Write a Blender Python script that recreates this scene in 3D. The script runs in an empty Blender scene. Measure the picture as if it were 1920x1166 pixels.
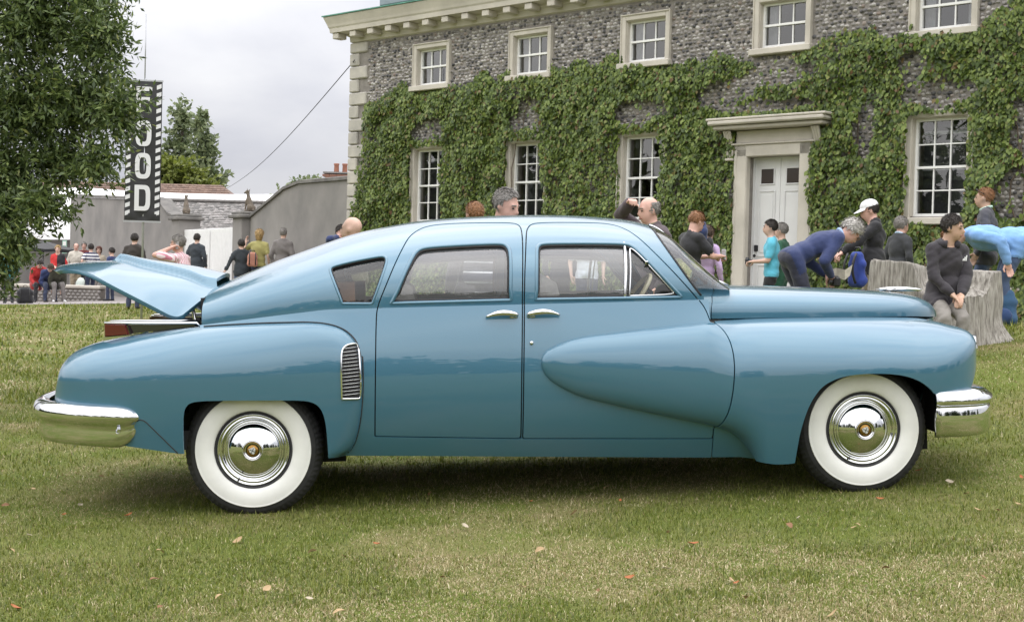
import bpy, bmesh, math, random
import numpy as np
from mathutils import Vector, Matrix
R = math.radians
SC = bpy.context.scene
COL = SC.collection
# ------------------------------------------------------------------ camera
CAMZ = 1.2
ROLL, PITCH, FPX = R(1.5), R(-1.5), 2600.0
cam = bpy.data.cameras.new('camera')
cam.sensor_width = 36.0
cam.lens = 36.0 * FPX / 1920.0
cam.clip_start = 0.1
cam.clip_end = 3000.0
camo = bpy.data.objects.new('camera', cam)
COL.objects.link(camo)
_f = Vector((0, math.cos(PITCH), math.sin(PITCH)))
_u0 = Vector((0, -math.sin(PITCH), math.cos(PITCH)))
_r = Vector((1, 0, 0)) * math.cos(ROLL) + _u0 * math.sin(ROLL)
_u = Vector((-1, 0, 0)) * math.sin(ROLL) + _u0 * math.cos(ROLL)
camo.matrix_world = Matrix(((_r.x, _u.x, -_f.x, 0), (_r.y, _u.y, -_f.y, 0), (_r.z, _u.z, -_f.z, CAMZ), (0, 0, 0, 1)))
SC.camera = camo
# ------------------------------------------------------------------ sky: bright overcast
SUN_EL, SUN_AZ = R(68), R(-150)      # azimuth measured from +Y towards +X
SC.world = bpy.data.worlds.new('World')
SC.world.use_nodes = True
wn = SC.world.node_tree
wn.nodes.clear()
def wnode(t, **k):
    n = wn.nodes.new(t)
    for a, b in k.items():
        setattr(n, a, b)
    return n
w_out = wnode('ShaderNodeOutputWorld')
w_bg = wnode('ShaderNodeBackground')
w_bg.inputs[1].default_value = 0.1
w_sky = wnode('ShaderNodeTexSky', sky_type='NISHITA', sun_disc=False, sun_elevation=SUN_EL, sun_rotation=SUN_AZ)
w_sky.air_density = 1.0
w_sky.dust_density = 3.0
w_tc = wnode('ShaderNodeTexCoord')
w_sep = wnode('ShaderNodeSeparateXYZ')
w_map = wnode('ShaderNodeMapping')
w_map.inputs['Scale'].default_value = (1.0, 1.0, 2.2)
w_map.inputs['Location'].default_value = (0.35, 0.0, 0.1)
w_n = wnode('ShaderNodeTexNoise')
w_n.inputs['Scale'].default_value = 2.6
w_n.inputs['Detail'].default_value = 7.0
w_n.inputs['Roughness'].default_value = 0.5
w_n.inputs['Distortion'].default_value = 0.3
w_ramp = wnode('ShaderNodeValToRGB')
w_ramp.color_ramp.elements[0].position = 0.34
w_ramp.color_ramp.elements[0].color = (0.62, 0.63, 0.70, 1)
w_ramp.color_ramp.elements[1].position = 0.62
w_ramp.color_ramp.elements[1].color = (0.98, 0.975, 0.98, 1)
w_el = wnode('ShaderNodeMapRange')          # overcast: the zenith is about three times the horizon
w_el.inputs['From Min'].default_value = 0.0
w_el.inputs['From Max'].default_value = 1.0
w_el.inputs['To Min'].default_value = 6.3
w_el.inputs['To Max'].default_value = 25.0
w_mul = wnode('ShaderNodeVectorMath', operation='SCALE')
w_mix = wnode('ShaderNodeMix', data_type='RGBA')
w_mix.inputs['Factor'].default_value = 0.93
wl = wn.links.new
wl(w_tc.outputs['Generated'], w_sep.inputs[0])
wl(w_tc.outputs['Generated'], w_map.inputs['Vector'])
wl(w_map.outputs[0], w_n.inputs['Vector'])
wl(w_n.outputs['Fac'], w_ramp.inputs['Fac'])
wl(w_sep.outputs['Z'], w_el.inputs['Value'])
wl(w_ramp.outputs['Color'], w_mul.inputs[0])
wl(w_el.outputs[0], w_mul.inputs['Scale'])
wl(w_sky.outputs[0], w_mix.inputs['A'])
wl(w_mul.outputs[0], w_mix.inputs['B'])
wl(w_mix.outputs['Result'], w_bg.inputs[0])
wl(w_bg.outputs[0], w_out.inputs[0])
sun = bpy.data.lights.new('sun', 'SUN')
sun.energy = 1.5
sun.angle = R(150)
sun.color = (1.0, 0.965, 0.91)
suno = bpy.data.objects.new('sun', sun)
_sd = Vector((math.sin(SUN_AZ) * math.cos(SUN_EL), math.cos(SUN_AZ) * math.cos(SUN_EL), math.sin(SUN_EL)))
suno.rotation_euler = _sd.to_track_quat('Z', 'Y').to_euler()
suno.location = (0, 0, 30)
COL.objects.link(suno)
SC.view_settings.view_transform = 'Standard'
SC.view_settings.look = 'None'
SC.view_settings.exposure = 0.40
SC.view_settings.gamma = 1.0
SC.view_settings.use_curve_mapping = False
SC.render.engine = 'CYCLES'
SC.cycles.max_bounces = 8
SC.cycles.transparent_max_bounces = 16
SC.cycles.use_denoising = True

# ------------------------------------------------------------------ helpers
rng = np.random.default_rng(7)
random.seed(7)

def ray(u, v):                       # direction of a photograph pixel, used to find where a thing of known distance stands
    r = _f + _r * ((u - 960) / FPX) - _u * ((v - 583) / FPX)
    return np.array(r)
def at(u, v, Y):
    r = ray(u, v)
    return np.array((0, 0, CAMZ)) + r * (Y / r[1])

def tag(o, label=None, cat=None, group=None, kind=None):
    if label: o['label'] = label
    if cat: o['category'] = cat
    if group: o['group'] = group
    if kind: o['kind'] = kind
    return o
def empty(name, loc=(0, 0, 0), rz=0.0, parent=None):
    o = bpy.data.objects.new(name, None)
    o.location = loc
    o.rotation_euler = (0, 0, rz)
    o.empty_display_size = 0.1
    COL.objects.link(o)
    if parent: o.parent = parent
    return o
def link(name, me, parent=None):
    o = bpy.data.objects.new(name, me)
    COL.objects.link(o)
    if parent: o.parent = parent
    return o
def mesh(name, V, F, mat=None, parent=None, smooth=False, N=None, mi=None):
    """V (n,3) array, F list/array of faces; N optional per-vertex normals; mi optional per-face material index"""
    me = bpy.data.meshes.new(name)
    V = np.asarray(V, dtype=np.float32)
    if isinstance(F, np.ndarray):
        n, k = F.shape
        me.vertices.add(len(V)); me.vertices.foreach_set('co', V.ravel())
        me.loops.add(n * k); me.loops.foreach_set('vertex_index', F.astype(np.int32).ravel())
        me.polygons.add(n)
        me.polygons.foreach_set('loop_start', np.arange(0, n * k, k, dtype=np.int32))
        me.polygons.foreach_set('loop_total', np.full(n, k, dtype=np.int32))
        me.update(calc_edges=True)
    else:
        me.from_pydata([tuple(map(float, v)) for v in V], [], [tuple(map(int, f)) for f in F])
        me.update()
    if mat is not None:
        for m in (mat if isinstance(mat, (list, tuple)) else [mat]):
            me.materials.append(m)
    if mi is not None:
        me.polygons.foreach_set('material_index', np.asarray(mi, dtype=np.int32))
    if smooth or N is not None:
        me.polygons.foreach_set('use_smooth', np.ones(len(me.polygons), dtype=bool))
    if N is not None:
        N = np.asarray(N, dtype=np.float64)
        N = N / (np.linalg.norm(N, axis=1, keepdims=True) + 1e-12)
        me.normals_split_custom_set_from_vertices([tuple(x) for x in N])
    me.update()
    return link(name, me, parent)

class MB:
    """collects simple solids into one mesh"""
    def __init__(s): s.v, s.f, s.m, s.n = [], [], [], 0
    def add(s, V, F, m=0):
        s.v.append(np.asarray(V, float).reshape(-1, 3)); s.f += [tuple(i + s.n for i in f) for f in F]; s.m += [m] * len(F); s.n += len(s.v[-1])
        return s
    def box(s, c, d, m=0, rz=0.0, bev=0.0):
        x, y, z = [k / 2 for k in d]
        if bev:
            b = min(bev, x * .9, y * .9, z * .9)
            P = []
            for sx in (-1, 1):
                for sy in (-1, 1):
                    for sz in (-1, 1):
                        P += [(sx * x, sy * (y - b), sz * (z - b)), (sx * (x - b), sy * y, sz * (z - b)), (sx * (x - b), sy * (y - b), sz * z)]
            idx = lambda sx, sy, sz, k: ((sx > 0) * 4 + (sy > 0) * 2 + (sz > 0)) * 3 + k
            F = []
            for q in (-1, 1):
                F.append([idx(q, a, b_, 0) for a, b_ in ((-1, -1), (1, -1), (1, 1), (-1, 1))][::q])
                F.append([idx(a, q, b_, 1) for a, b_ in ((-1, -1), (-1, 1), (1, 1), (1, -1))][::q])
                F.append([idx(a, b_, q, 2) for a, b_ in ((-1, -1), (1, -1), (1, 1), (-1, 1))][::q])
            for a in (-1, 1):
                for c_ in (-1, 1):
                    F.append([idx(a, c_, -1, 0), idx(a, c_, 1, 0), idx(a, c_, 1, 1), idx(a, c_, -1, 1)][::-a * c_])
                    F.append([idx(a, -1, c_, 0), idx(a, 1, c_, 0), idx(a, 1, c_, 2), idx(a, -1, c_, 2)][::a * c_])
                    F.append([idx(-1, a, c_, 1), idx(1, a, c_, 1), idx(1, a, c_, 2), idx(-1, a, c_, 2)][::-a * c_])
                    for e in (-1, 1):
                        F.append([idx(a, c_, e, 0), idx(a, c_, e, 1), idx(a, c_, e, 2)][::a * c_ * e])
        else:
            P = [(sx * x, sy * y, sz * z) for sx in (-1, 1) for sy in (-1, 1) for sz in (-1, 1)]
            F = [(0, 1, 3, 2), (4, 6, 7, 5), (0, 4, 5, 1), (2, 3, 7, 6), (0, 2, 6, 4), (1, 5, 7, 3)]
        P = np.array(P)
        if rz:
            c_, s_ = math.cos(rz), math.sin(rz)
            P = P @ np.array([[c_, s_, 0], [-s_, c_, 0], [0, 0, 1]])
        return s.add(P + np.array(c), F, m)
    def tube(s, pts, r, n=8, m=0, cap=True, up=None):
        V, F = tube(pts, r, n, cap)
        return s.add(V, F, m)
    def lathe(s, prof, n=24, m=0, org=(0, 0, 0), axis='z'):
        V, F = lathe(prof, n)
        V = np.array(V)
        if axis == 'y': V = V[:, [0, 2, 1]] * np.array([1, -1, 1])
        if axis == 'x': V = V[:, [2, 1, 0]] * np.array([1, 1, -1])
        return s.add(V + np.array(org), F, m)
    def build(s, name, mat, parent=None, smooth=False):
        V = np.vstack(s.v)
        o = mesh(name, V, s.f, mat, parent, smooth, mi=s.m if isinstance(mat, (list, tuple)) else None)
        return o

def tube(pts, r, n=8, cap=True):
    P = np.asarray(pts, float)
    k = len(P)
    r = np.broadcast_to(np.asarray(r, float), (k,))
    T = np.gradient(P, axis=0)
    T /= np.linalg.norm(T, axis=1, keepdims=True) + 1e-12
    ref = np.array([0, 0, 1.]) if abs(T[0, 2]) < .9 else np.array([0, 1., 0])
    V = []
    for i in range(k):
        a = ref - T[i] * (ref @ T[i]); a /= np.linalg.norm(a) + 1e-12
        b = np.cross(T[i], a); ref = a
        th = np.arange(n) * 2 * math.pi / n
        V.append(P[i] + r[i] * (np.cos(th)[:, None] * a + np.sin(th)[:, None] * b))
    F = [(i * n + j, i * n + (j + 1) % n, (i + 1) * n + (j + 1) % n, (i + 1) * n + j) for i in range(k - 1) for j in range(n)]
    if cap:
        F.append(tuple(range(n))[::-1]); F.append(tuple((k - 1) * n + j for j in range(n)))
    return np.vstack(V), F
def lathe(prof, n=24):
    """prof: list of (r, z); revolved about z"""
    V, F = [], []
    for r, z in prof:
        for j in range(n):
            a = 2 * math.pi * j / n
            V.append((r * math.cos(a), r * math.sin(a), z))
    for i in range(len(prof) - 1):
        for j in range(n):
            F.append((i * n + j, i * n + (j + 1) % n, (i + 1) * n + (j + 1) % n, (i + 1) * n + j))
    return V, F

# ------------------------------------------------------------------ materials
def nodes(name):
    m = bpy.data.materials.new(name)
    m.use_nodes = True
    nt = m.node_tree
    b = nt.nodes['Principled BSDF']
    return m, nt, b
def setp(b, **k):
    for a, v in k.items():
        a = {'base': 'Base Color', 'rough': 'Roughness', 'metal': 'Metallic', 'spec': 'Specular IOR Level', 'coat': 'Coat Weight', 'coatr': 'Coat Roughness', 'trans': 'Transmission Weight', 'ior': 'IOR', 'sheen': 'Sheen Weight'}.get(a, a)
        if a == 'Base Color' and len(v) == 3: v = (*v, 1)
        b.inputs[a].default_value = v
def M(name, base, rough=.6, metal=0., var=0., scale=8., bump=0., bscale=40., c2=None, **k):
    """plain material with a little noise in its colour and an optional fine bump"""
    m, nt, b = nodes(name)
    setp(b, base=base, rough=rough, metal=metal, **k)
    if var or c2 is not None:
        tc = nt.nodes.new('ShaderNodeTexCoord')
        n = nt.nodes.new('ShaderNodeTexNoise')
        n.inputs['Scale'].default_value = scale; n.inputs['Detail'].default_value = 5.0; n.inputs['Roughness'].default_value = .6
        r = nt.nodes.new('ShaderNodeValToRGB')
        r.color_ramp.elements[0].position = .32; r.color_ramp.elements[1].position = .68
        lo = [c * (1 - var) for c in base] if c2 is None else base
        hi = [min(1, c * (1 + var)) for c in base] if c2 is None else c2
        r.color_ramp.elements[0].color = (*lo, 1); r.color_ramp.elements[1].color = (*hi, 1)
        nt.links.new(tc.outputs['Object'], n.inputs['Vector'])
        nt.links.new(n.outputs['Fac'], r.inputs['Fac'])
        nt.links.new(r.outputs['Color'], b.inputs['Base Color'])
    if bump:
        tc = nt.nodes.new('ShaderNodeTexCoord')
        n = nt.nodes.new('ShaderNodeTexNoise')
        n.inputs['Scale'].default_value = bscale; n.inputs['Detail'].default_value = 4.0
        bp = nt.nodes.new('ShaderNodeBump')
        bp.inputs['Strength'].default_value = min(1, bump); bp.inputs['Distance'].default_value = .02
        nt.links.new(tc.outputs['Object'], n.inputs['Vector'])
        nt.links.new(n.outputs['Fac'], bp.inputs['Height'])
        nt.links.new(bp.outputs['Normal'], b.inputs['Normal'])
    return m
def glass_mat(name, tint=(.9, .93, .92), k=1.0, haze=0.0):
    """thin pane: transparent, with a mirror reflection by Fresnel"""
    m = bpy.data.materials.new(name); m.use_nodes = True
    nt = m.node_tree; nt.nodes.clear()
    o = nt.nodes.new('ShaderNodeOutputMaterial')
    t = nt.nodes.new('ShaderNodeBsdfTransparent'); t.inputs[0].default_value = (*tint, 1)
    g = nt.nodes.new('ShaderNodeBsdfGlossy'); g.inputs['Roughness'].default_value = .01; g.inputs[0].default_value = (1, 1, 1, 1)
    fr = nt.nodes.new('ShaderNodeFresnel'); fr.inputs[0].default_value = 1.5
    mm = nt.nodes.new('ShaderNodeMath'); mm.operation = 'MULTIPLY'; mm.inputs[1].default_value = k
    mx = nt.nodes.new('ShaderNodeMixShader')
    nt.links.new(fr.outputs[0], mm.inputs[0]); nt.links.new(mm.outputs[0], mx.inputs[0])
    src = t.outputs[0]
    if haze:
        df = nt.nodes.new('ShaderNodeBsdfDiffuse'); df.inputs[0].default_value = (.6, .6, .62, 1)
        mh = nt.nodes.new('ShaderNodeMixShader'); mh.inputs[0].default_value = haze
        nt.links.new(t.outputs[0], mh.inputs[1]); nt.links.new(df.outputs[0], mh.inputs[2]); src = mh.outputs[0]
    nt.links.new(src, mx.inputs[1]); nt.links.new(g.outputs[0], mx.inputs[2])
    nt.links.new(mx.outputs[0], o.inputs[0])
    return m

MT = {}
MT['chrome'] = M('chrome', (.66, .67, .685), .035, 1.0)
MT['black_rubber'] = M('black_rubber', (.018, .018, .02), .62, var=.3, scale=30)
MT['dark'] = M('dark_void', (.012, .012, .014), .8)
MT['window_glass'] = glass_mat('window_glass', (.84, .86, .86), 2.6)
# ================================================================== the blue saloon car
# car frame: x forward, t half-width outwards, z up from the tyre contact; every curve below is in metres
def cubic(xs, ys):
    xs, ys = np.asarray(xs, float), np.asarray(ys, float)
    n = len(xs); h = np.diff(xs)
    A = np.zeros((n, n)); b = np.zeros(n); A[0, 0] = A[-1, -1] = 1
    for i in range(1, n - 1):
        A[i, i - 1], A[i, i], A[i, i + 1] = h[i - 1], 2 * (h[i - 1] + h[i]), h[i]
        b[i] = 6 * ((ys[i + 1] - ys[i]) / h[i] - (ys[i] - ys[i - 1]) / h[i - 1])
    m = np.linalg.solve(A, b)
    def f(x):
        x = np.asarray(x, float); i = np.clip(np.searchsorted(xs, x) - 1, 0, n - 2)
        a, c = xs[i + 1] - x, x - xs[i]
        r = (m[i] * a ** 3 + m[i + 1] * c ** 3) / (6 * h[i]) + (ys[i] / h[i] - m[i] * h[i] / 6) * a + (ys[i + 1] / h[i] - m[i + 1] * h[i] / 6) * c
        return np.where(x < xs[0], ys[0] + (x - xs[0]) * ((ys[1] - ys[0]) / h[0] - h[0] * m[1] / 6), np.where(x > xs[-1], ys[-1] + (x - xs[-1]) * ((ys[-1] - ys[-2]) / h[-1] + h[-1] * m[-2] / 6), r))
    return f
def pchip(xs, ys):
    xs, ys = np.asarray(xs, float), np.asarray(ys, float)
    h = np.diff(xs); dl = np.diff(ys) / h; n = len(xs); m = np.zeros(n)
    for i in range(1, n - 1):
        if dl[i - 1] * dl[i] > 0:
            w1, w2 = 2 * h[i] + h[i - 1], h[i] + 2 * h[i - 1]
            m[i] = (w1 + w2) / (w1 / dl[i - 1] + w2 / dl[i])
    m[0], m[-1] = dl[0], dl[-1]
    def f(x):
        x = np.clip(np.asarray(x, float), xs[0], xs[-1]); i = np.clip(np.searchsorted(xs, x) - 1, 0, n - 2)
        s = (x - xs[i]) / h[i]
        return ys[i] * (1 + 2 * s) * (1 - s) ** 2 + m[i] * h[i] * s * (1 - s) ** 2 + ys[i + 1] * s * s * (3 - 2 * s) + m[i + 1] * h[i] * s * s * (s - 1)
    return f
def sstep(a, b, x):
    t = np.clip((np.asarray(x, float) - a) / (b - a), 0, 1)
    return t * t * (3 - 2 * t)
roof_z = cubic([-2.30, -2.05, -1.811, -1.6, -1.343, -1.141, -.917, -.771, -.581, -.357, -.1, .169, .395, .552, .65], [1.02, 1.13, 1.221, 1.305, 1.393, 1.458, 1.507, 1.529, 1.546, 1.555, 1.557, 1.549, 1.529, 1.505, 1.478])
def zr(x):
    x = np.asarray(x, float)
    a = roof_z(x); b = 1.452 - (x - .72) * 1.135
    k = 60.0
    return -np.log(np.exp(-k * a) + np.exp(-k * b)) / k       # the roof runs into the raked windscreen
zb = pchip([-2.3, -1.87, -1.62, -1.386, -1.16, -.95, 1.3], [.955, .985, 1.01, 1.033, 1.05, 1.05, 1.045])
tb = pchip([-2.3, -2.0, -1.7, -1.3, -.9, -.3, .4, .8, 1.05, 1.3], [.58, .68, .77, .845, .873, .88, .872, .845, .80, .76])
tlow = pchip([-2.3, -1.6, -1.2, .5, .9, 1.3], [.78, .86, .876, .878, .872, .86])
bulge = cubic([.05, .15, .25, .4, .6, .8, .95, 1.06], [-.10, -.055, -.005, .05, .078, .070, .040, .010])
PG, QG = 2.8, 1.9
def T_green(x, z):
    v = np.clip((z - zb(x)) / (zr(x) - zb(x)), 0, 1)
    return tb(x) * (1 - v ** PG) ** (1 / QG)
def T_low(x, z):
    w = sstep(.80, 1.06, np.asarray(z, float))
    return (tlow(x) * (1 - w) + (tb(x)) * w) + bulge(z) * (1 - w * .0)
def T_body(x, z):
    x, z = np.asarray(x, float), np.asarray(z, float)
    return np.where(z > zb(x), T_green(x, z), T_low(x, z))
# ---- rear fender
rf_top = pchip([-2.690, -2.683, -2.668, -2.652, -2.625, -2.578, -2.506, -2.416, -2.136, -1.865, -1.671, -1.517, -1.35, -1.26, -1.19, -1.13, -1.08, -1.05, -1.034, -1.024], [.56, .62, .70, .755, .815, .858, .889, .912, .950, .976, .984, .987, .987, .982, .970, .948, .910, .865, .80, .70])
rf_lead = pchip([.1, .20, .27, .298, .374, .548, .70, .861, 1.0], [-1.22, -1.19, -1.153, -1.109, -1.068, -1.034, -1.024, -1.026, -1.03])
rf_out0 = pchip([-2.690, -2.68, -2.65, -2.58, -2.45, -2.25, -2.0, -1.6, -1.0], [.62, .72, .80, .875, .935, .975, .995, 1.003, .995])
rf_in = pchip([-2.690, -2.6, -2.4, -1.87, -1.6, -1.3, -1.0], [.60, .60, .615, .74, .80, .86, .90])
# ---- front fender and the teardrop that runs back into the door
ff_top = pchip([-.086, -.083, -.07, -.045, .018, .141, .327, .584, .823, 1.1, 1.5, 1.9, 2.07, 2.148, 2.234, 2.299, 2.335, 2.348, 2.354], [.735, .755, .785, .808, .838, .868, .887, .910, .926, .934, .928, .916, .905, .893, .868, .844, .818, .790, .765])
ff_bot = pchip([-.086, -.083, -.07, -.045, .0, .112, .265, .469, .70, .84, .92, .98, 1.04, 1.10], [.735, .715, .683, .650, .616, .558, .512, .459, .402, .366, .335, .29, .21, .10])
ff_nosebot = pchip([1.0, 2.10, 2.20, 2.237, 2.266, 2.294, 2.328, 2.348, 2.354], [.30, .30, .42, .49, .525, .575, .65, .722, .765])
ff_H = pchip([-.086, -.08, -.06, -.02, .06, .2, .45, .8, 1.1], [0, .012, .022, .034, .048, .062, .076, .088, .095])
ff_out = pchip([1.1, 1.5, 1.9, 2.1, 2.2, 2.27, 2.32, 2.345, 2.354], [1.032, 1.035, 1.012, .975, .935, .885, .825, .765, .71])
hood_s = pchip([.80, 1.0, 1.4, 1.8, 2.05, 2.2, 2.30, 2.345, 2.362], [.77, .745, .70, .62, .53, .42, .28, .16, .03])
hood_zs = pchip([.80, 1.505, 2.0, 2.175, 2.37], [.938, .925, .912, .902, .885])
hood_zc = pchip([.80, 1.03, 1.6, 1.914, 2.1, 2.215, 2.295, 2.346, 2.362], [1.128, 1.118, 1.085, 1.061, 1.039, 1.014, .972, .918, .888])
# ================================================================== the flint house
def attr_color_mat(name, stops, rough=.7, bump=0., bscale=60., spec=.5, extra=None):
    """colour picked per separate piece (random per island)"""
    m, nt, b = nodes(name)
    setp(b, rough=rough, spec=spec)
    g = nt.nodes.new('ShaderNodeNewGeometry'); r = nt.nodes.new('ShaderNodeValToRGB')
    cr = r.color_ramp
    while len(cr.elements) < len(stops): cr.elements.new(.5)
    for e, (p, c) in zip(cr.elements, stops): e.position = p; e.color = (*c, 1)
    nt.links.new(g.outputs['Random Per Island'], r.inputs['Fac'])
    nt.links.new(r.outputs['Color'], b.inputs['Base Color'])
    if bump:
        tc = nt.nodes.new('ShaderNodeTexCoord'); n = nt.nodes.new('ShaderNodeTexNoise'); n.inputs['Scale'].default_value = bscale
        bp = nt.nodes.new('ShaderNodeBump'); bp.inputs['Strength'].default_value = bump; bp.inputs['Distance'].default_value = .01
        nt.links.new(tc.outputs['Object'], n.inputs['Vector']); nt.links.new(n.outputs['Fac'], bp.inputs['Height']); nt.links.new(bp.outputs['Normal'], b.inputs['Normal'])
    return m
def leaf_mat(name, stops, trans=.25, rough=.45):
    m, nt, b = nodes(name)
    setp(b, rough=rough, spec=.4)
    g = nt.nodes.new('ShaderNodeNewGeometry'); r = nt.nodes.new('ShaderNodeValToRGB'); cr = r.color_ramp
    while len(cr.elements) < len(stops): cr.elements.new(.5)
    for e, (p, c) in zip(cr.elements, stops): e.position = p; e.color = (*c, 1)
    nt.links.new(g.outputs['Random Per Island'], r.inputs['Fac']); nt.links.new(r.outputs['Color'], b.inputs['Base Color'])
    t = nt.nodes.new('ShaderNodeBsdfTranslucent'); mx = nt.nodes.new('ShaderNodeMixShader'); mx.inputs[0].default_value = trans
    hs = nt.nodes.new('ShaderNodeHueSaturation'); hs.inputs['Value'].default_value = 1.5; hs.inputs['Saturation'].default_value = 1.1
    nt.links.new(r.outputs['Color'], hs.inputs['Color']); nt.links.new(hs.outputs[0], t.inputs[0])
    out = nt.nodes['Material Output']
    nt.links.new(b.outputs[0], mx.inputs[1]); nt.links.new(t.outputs[0], mx.inputs[2]); nt.links.new(mx.outputs[0], out.inputs[0])
    return m
MT['stone'] = M('pale_limestone', (.58, .54, .47), .75, c2=(.44, .41, .355), scale=1.6, bump=.12, bscale=25)
MT['stone_quoin'] = M('quoin_limestone', (.52, .49, .43), .8, c2=(.34, .325, .295), scale=2.2, bump=.25, bscale=18)
MT['mortar'] = M('lime_mortar', (.24, .22, .20), .95, var=.2, scale=6, bump=.5, bscale=50)
MT['flint'] = attr_color_mat('knapped_flint', [(0, (.05, .05, .055)), (.22, (.12, .115, .115)), (.45, (.24, .225, .215)), (.7, (.36, .34, .32)), (.9, (.50, .48, .455)), (1, (.22, .17, .14))], .55, .4, 60)
MT['white_paint'] = M('white_gloss_paint', (.80, .80, .78), .35, var=.03, scale=5)
MT['door_paint'] = M('off_white_door_paint', (.66, .66, .655), .45, var=.04, scale=3)
MT['lead'] = M('lead_roof', (.22, .25, .28), .6, var=.2, scale=3)
MT['copper_edge'] = M('green_weathered_edge', (.10, .27, .21), .7, var=.3, scale=4)
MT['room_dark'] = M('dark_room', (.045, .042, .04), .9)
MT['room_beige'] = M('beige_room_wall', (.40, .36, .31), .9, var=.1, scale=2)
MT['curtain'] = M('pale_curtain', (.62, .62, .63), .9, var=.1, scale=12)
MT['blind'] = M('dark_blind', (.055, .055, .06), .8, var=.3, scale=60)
HX = np.array((4.09, 21.7)) - 10.33 * np.array((.72779, -.68580))
HRZ = math.atan2(-.68580, .72779)
house = empty('flint_house', (HX[0], HX[1], 0), HRZ)
tag(house, 'two storey grey flint house with pale stone quoins, sash windows and white double door', 'house')
HL = 20.5                     # facade length
WC = [2.42, 5.03, 7.67, 10.35, 13.02, 15.66, 18.3]
OPW = .84
openings = []                 # (x0, x1, z0, z1) of stone surrounds
for i, c in enumerate(WC):
    openings.append((c - .525, c + .525, 4.74, 5.68))
    if i != 3: openings.append((c - .525, c + .525, 2.05, 3.67))
DC = 10.30
openings.append((DC - .76, DC + .76, .1, 3.78))
# wall slabs around the openings of the windows and the door
def wall_slab():
    mb = MB(); xs = [0.0]; cells = []
    holes = [(c - OPW / 2, c + OPW / 2, 4.86, 5.565) for c in WC] + [(c - OPW / 2, c + OPW / 2, 2.19, 3.605) for i, c in enumerate(WC) if i != 3] + [(DC - .48, DC + .48, -.2, 3.15)]
    xs = sorted({0.0, HL} | {h[0] for h in holes} | {h[1] for h in holes})
    for a, b in zip(xs, xs[1:]):
        m = (a + b) / 2; hs = sorted([h for h in holes if h[0] < m < h[1]], key=lambda h: h[2]); z = -.2
        for h in hs:
            if h[2] > z + .01: mb.box(((a + b) / 2, .2, (z + h[2]) / 2), (b - a, .4, h[2] - z))
            z = h[3]
        mb.box(((a + b) / 2, .2, (z + 6.3) / 2), (b - a, .4, 6.3 - z))
    mb.build('wall', MT['mortar'], house)
wall_slab()
mb = MB(); mb.box((.2, 3.4, 3.0), (.4, 6, 6.4)); mb.box((HL - .2, 3.4, 3.0), (.4, 6, 6.4)); mb.box((HL / 2, 6.6, 3.0), (HL, .4, 6.4)); mb.build('outer_wall', MT['mortar'], house)
# flints
def flints():
    pts = []
    sp = .078
    z = 1.26; row = 0
    while z < 5.86:
        x = .15 + (row % 2) * sp * .5
        while x < 17.5:
            pts.append((x + rng.normal(0, .012), z + rng.normal(0, .010))); x += sp * rng.uniform(.85, 1.25)
        z += sp * .80; row += 1
    P = np.array(pts)
    keep = np.ones(len(P), bool)
    for a, b, c, d in openings: keep &= ~((P[:, 0] > a - .02) & (P[:, 0] < b + .02) & (P[:, 1] > c - .02) & (P[:, 1] < d + .02))
    keep &= ~((P[:, 0] < .52) & (P[:, 0] < .30 + .26))
    P = P[keep]; n = len(P)
    k = 7
    w = rng.uniform(.030, .046, n); h = rng.uniform(.025, .036, n); d = rng.uniform(.012, .034, n)
    ang = np.arange(k) * 2 * math.pi / k
    rr = rng.uniform(.78, 1.12, (n, k)); ro = rng.uniform(0, 6.28, n)
    A = ang[None] + ro[:, None]
    outer = np.stack([P[:, None, 0] + np.cos(A) * w[:, None] * rr, np.full((n, k), -.001), P[:, None, 1] + np.sin(A) * h[:, None] * rr], -1)
    inner = np.stack([P[:, None, 0] + np.cos(A) * w[:, None] * rr * .62, np.repeat(-d[:, None], k, 1) * rng.uniform(.8, 1.15, (n, k)), P[:, None, 1] + np.sin(A) * h[:, None] * rr * .62], -1)
    ctr = np.stack([P[:, 0], -d * rng.uniform(.9, 1.25, n), P[:, 1]], -1)[:, None]
    V = np.concatenate([outer, inner, ctr], 1)
    f = []
    for j in range(k):
        j2 = (j + 1) % k
        f += [(j, j2, k + j2), (j, k + j2, k + j), (k + j, k + j2, 2 * k)]
    f = np.array(f); F = (f[None] + (np.arange(n) * (2 * k + 1))[:, None, None]).reshape(-1, 3)
    o = mesh('flint_facing', V.reshape(-1, 3), F, MT['flint'], house); o['kind'] = 'stuff'
flints()
# quoins at the left corner
z = .30; i = 0
qh = .268
while z < 5.86:
    h = min(qh, 5.88 - z); L = .54 if i % 2 == 0 else .29
    mb = MB(); mb.box((L / 2 - .045, .16, z + h / 2), (L, .42, h - .014), bev=.022); mb.build('quoin', MT['stone_quoin'], house); z += qh; i += 1
mb = MB(); mb.box(((DC - .76) / 2 - .025, -.03, .60), (DC - .71, .10, 1.24), bev=.02); mb.build('plinth', MT['stone'], house)
mb = MB(); mb.box(((DC + .76 + HL) / 2, -.03, .60), (HL - DC - .76, .10, 1.24), bev=.02); mb.build('plinth', MT['stone'], house)
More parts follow.
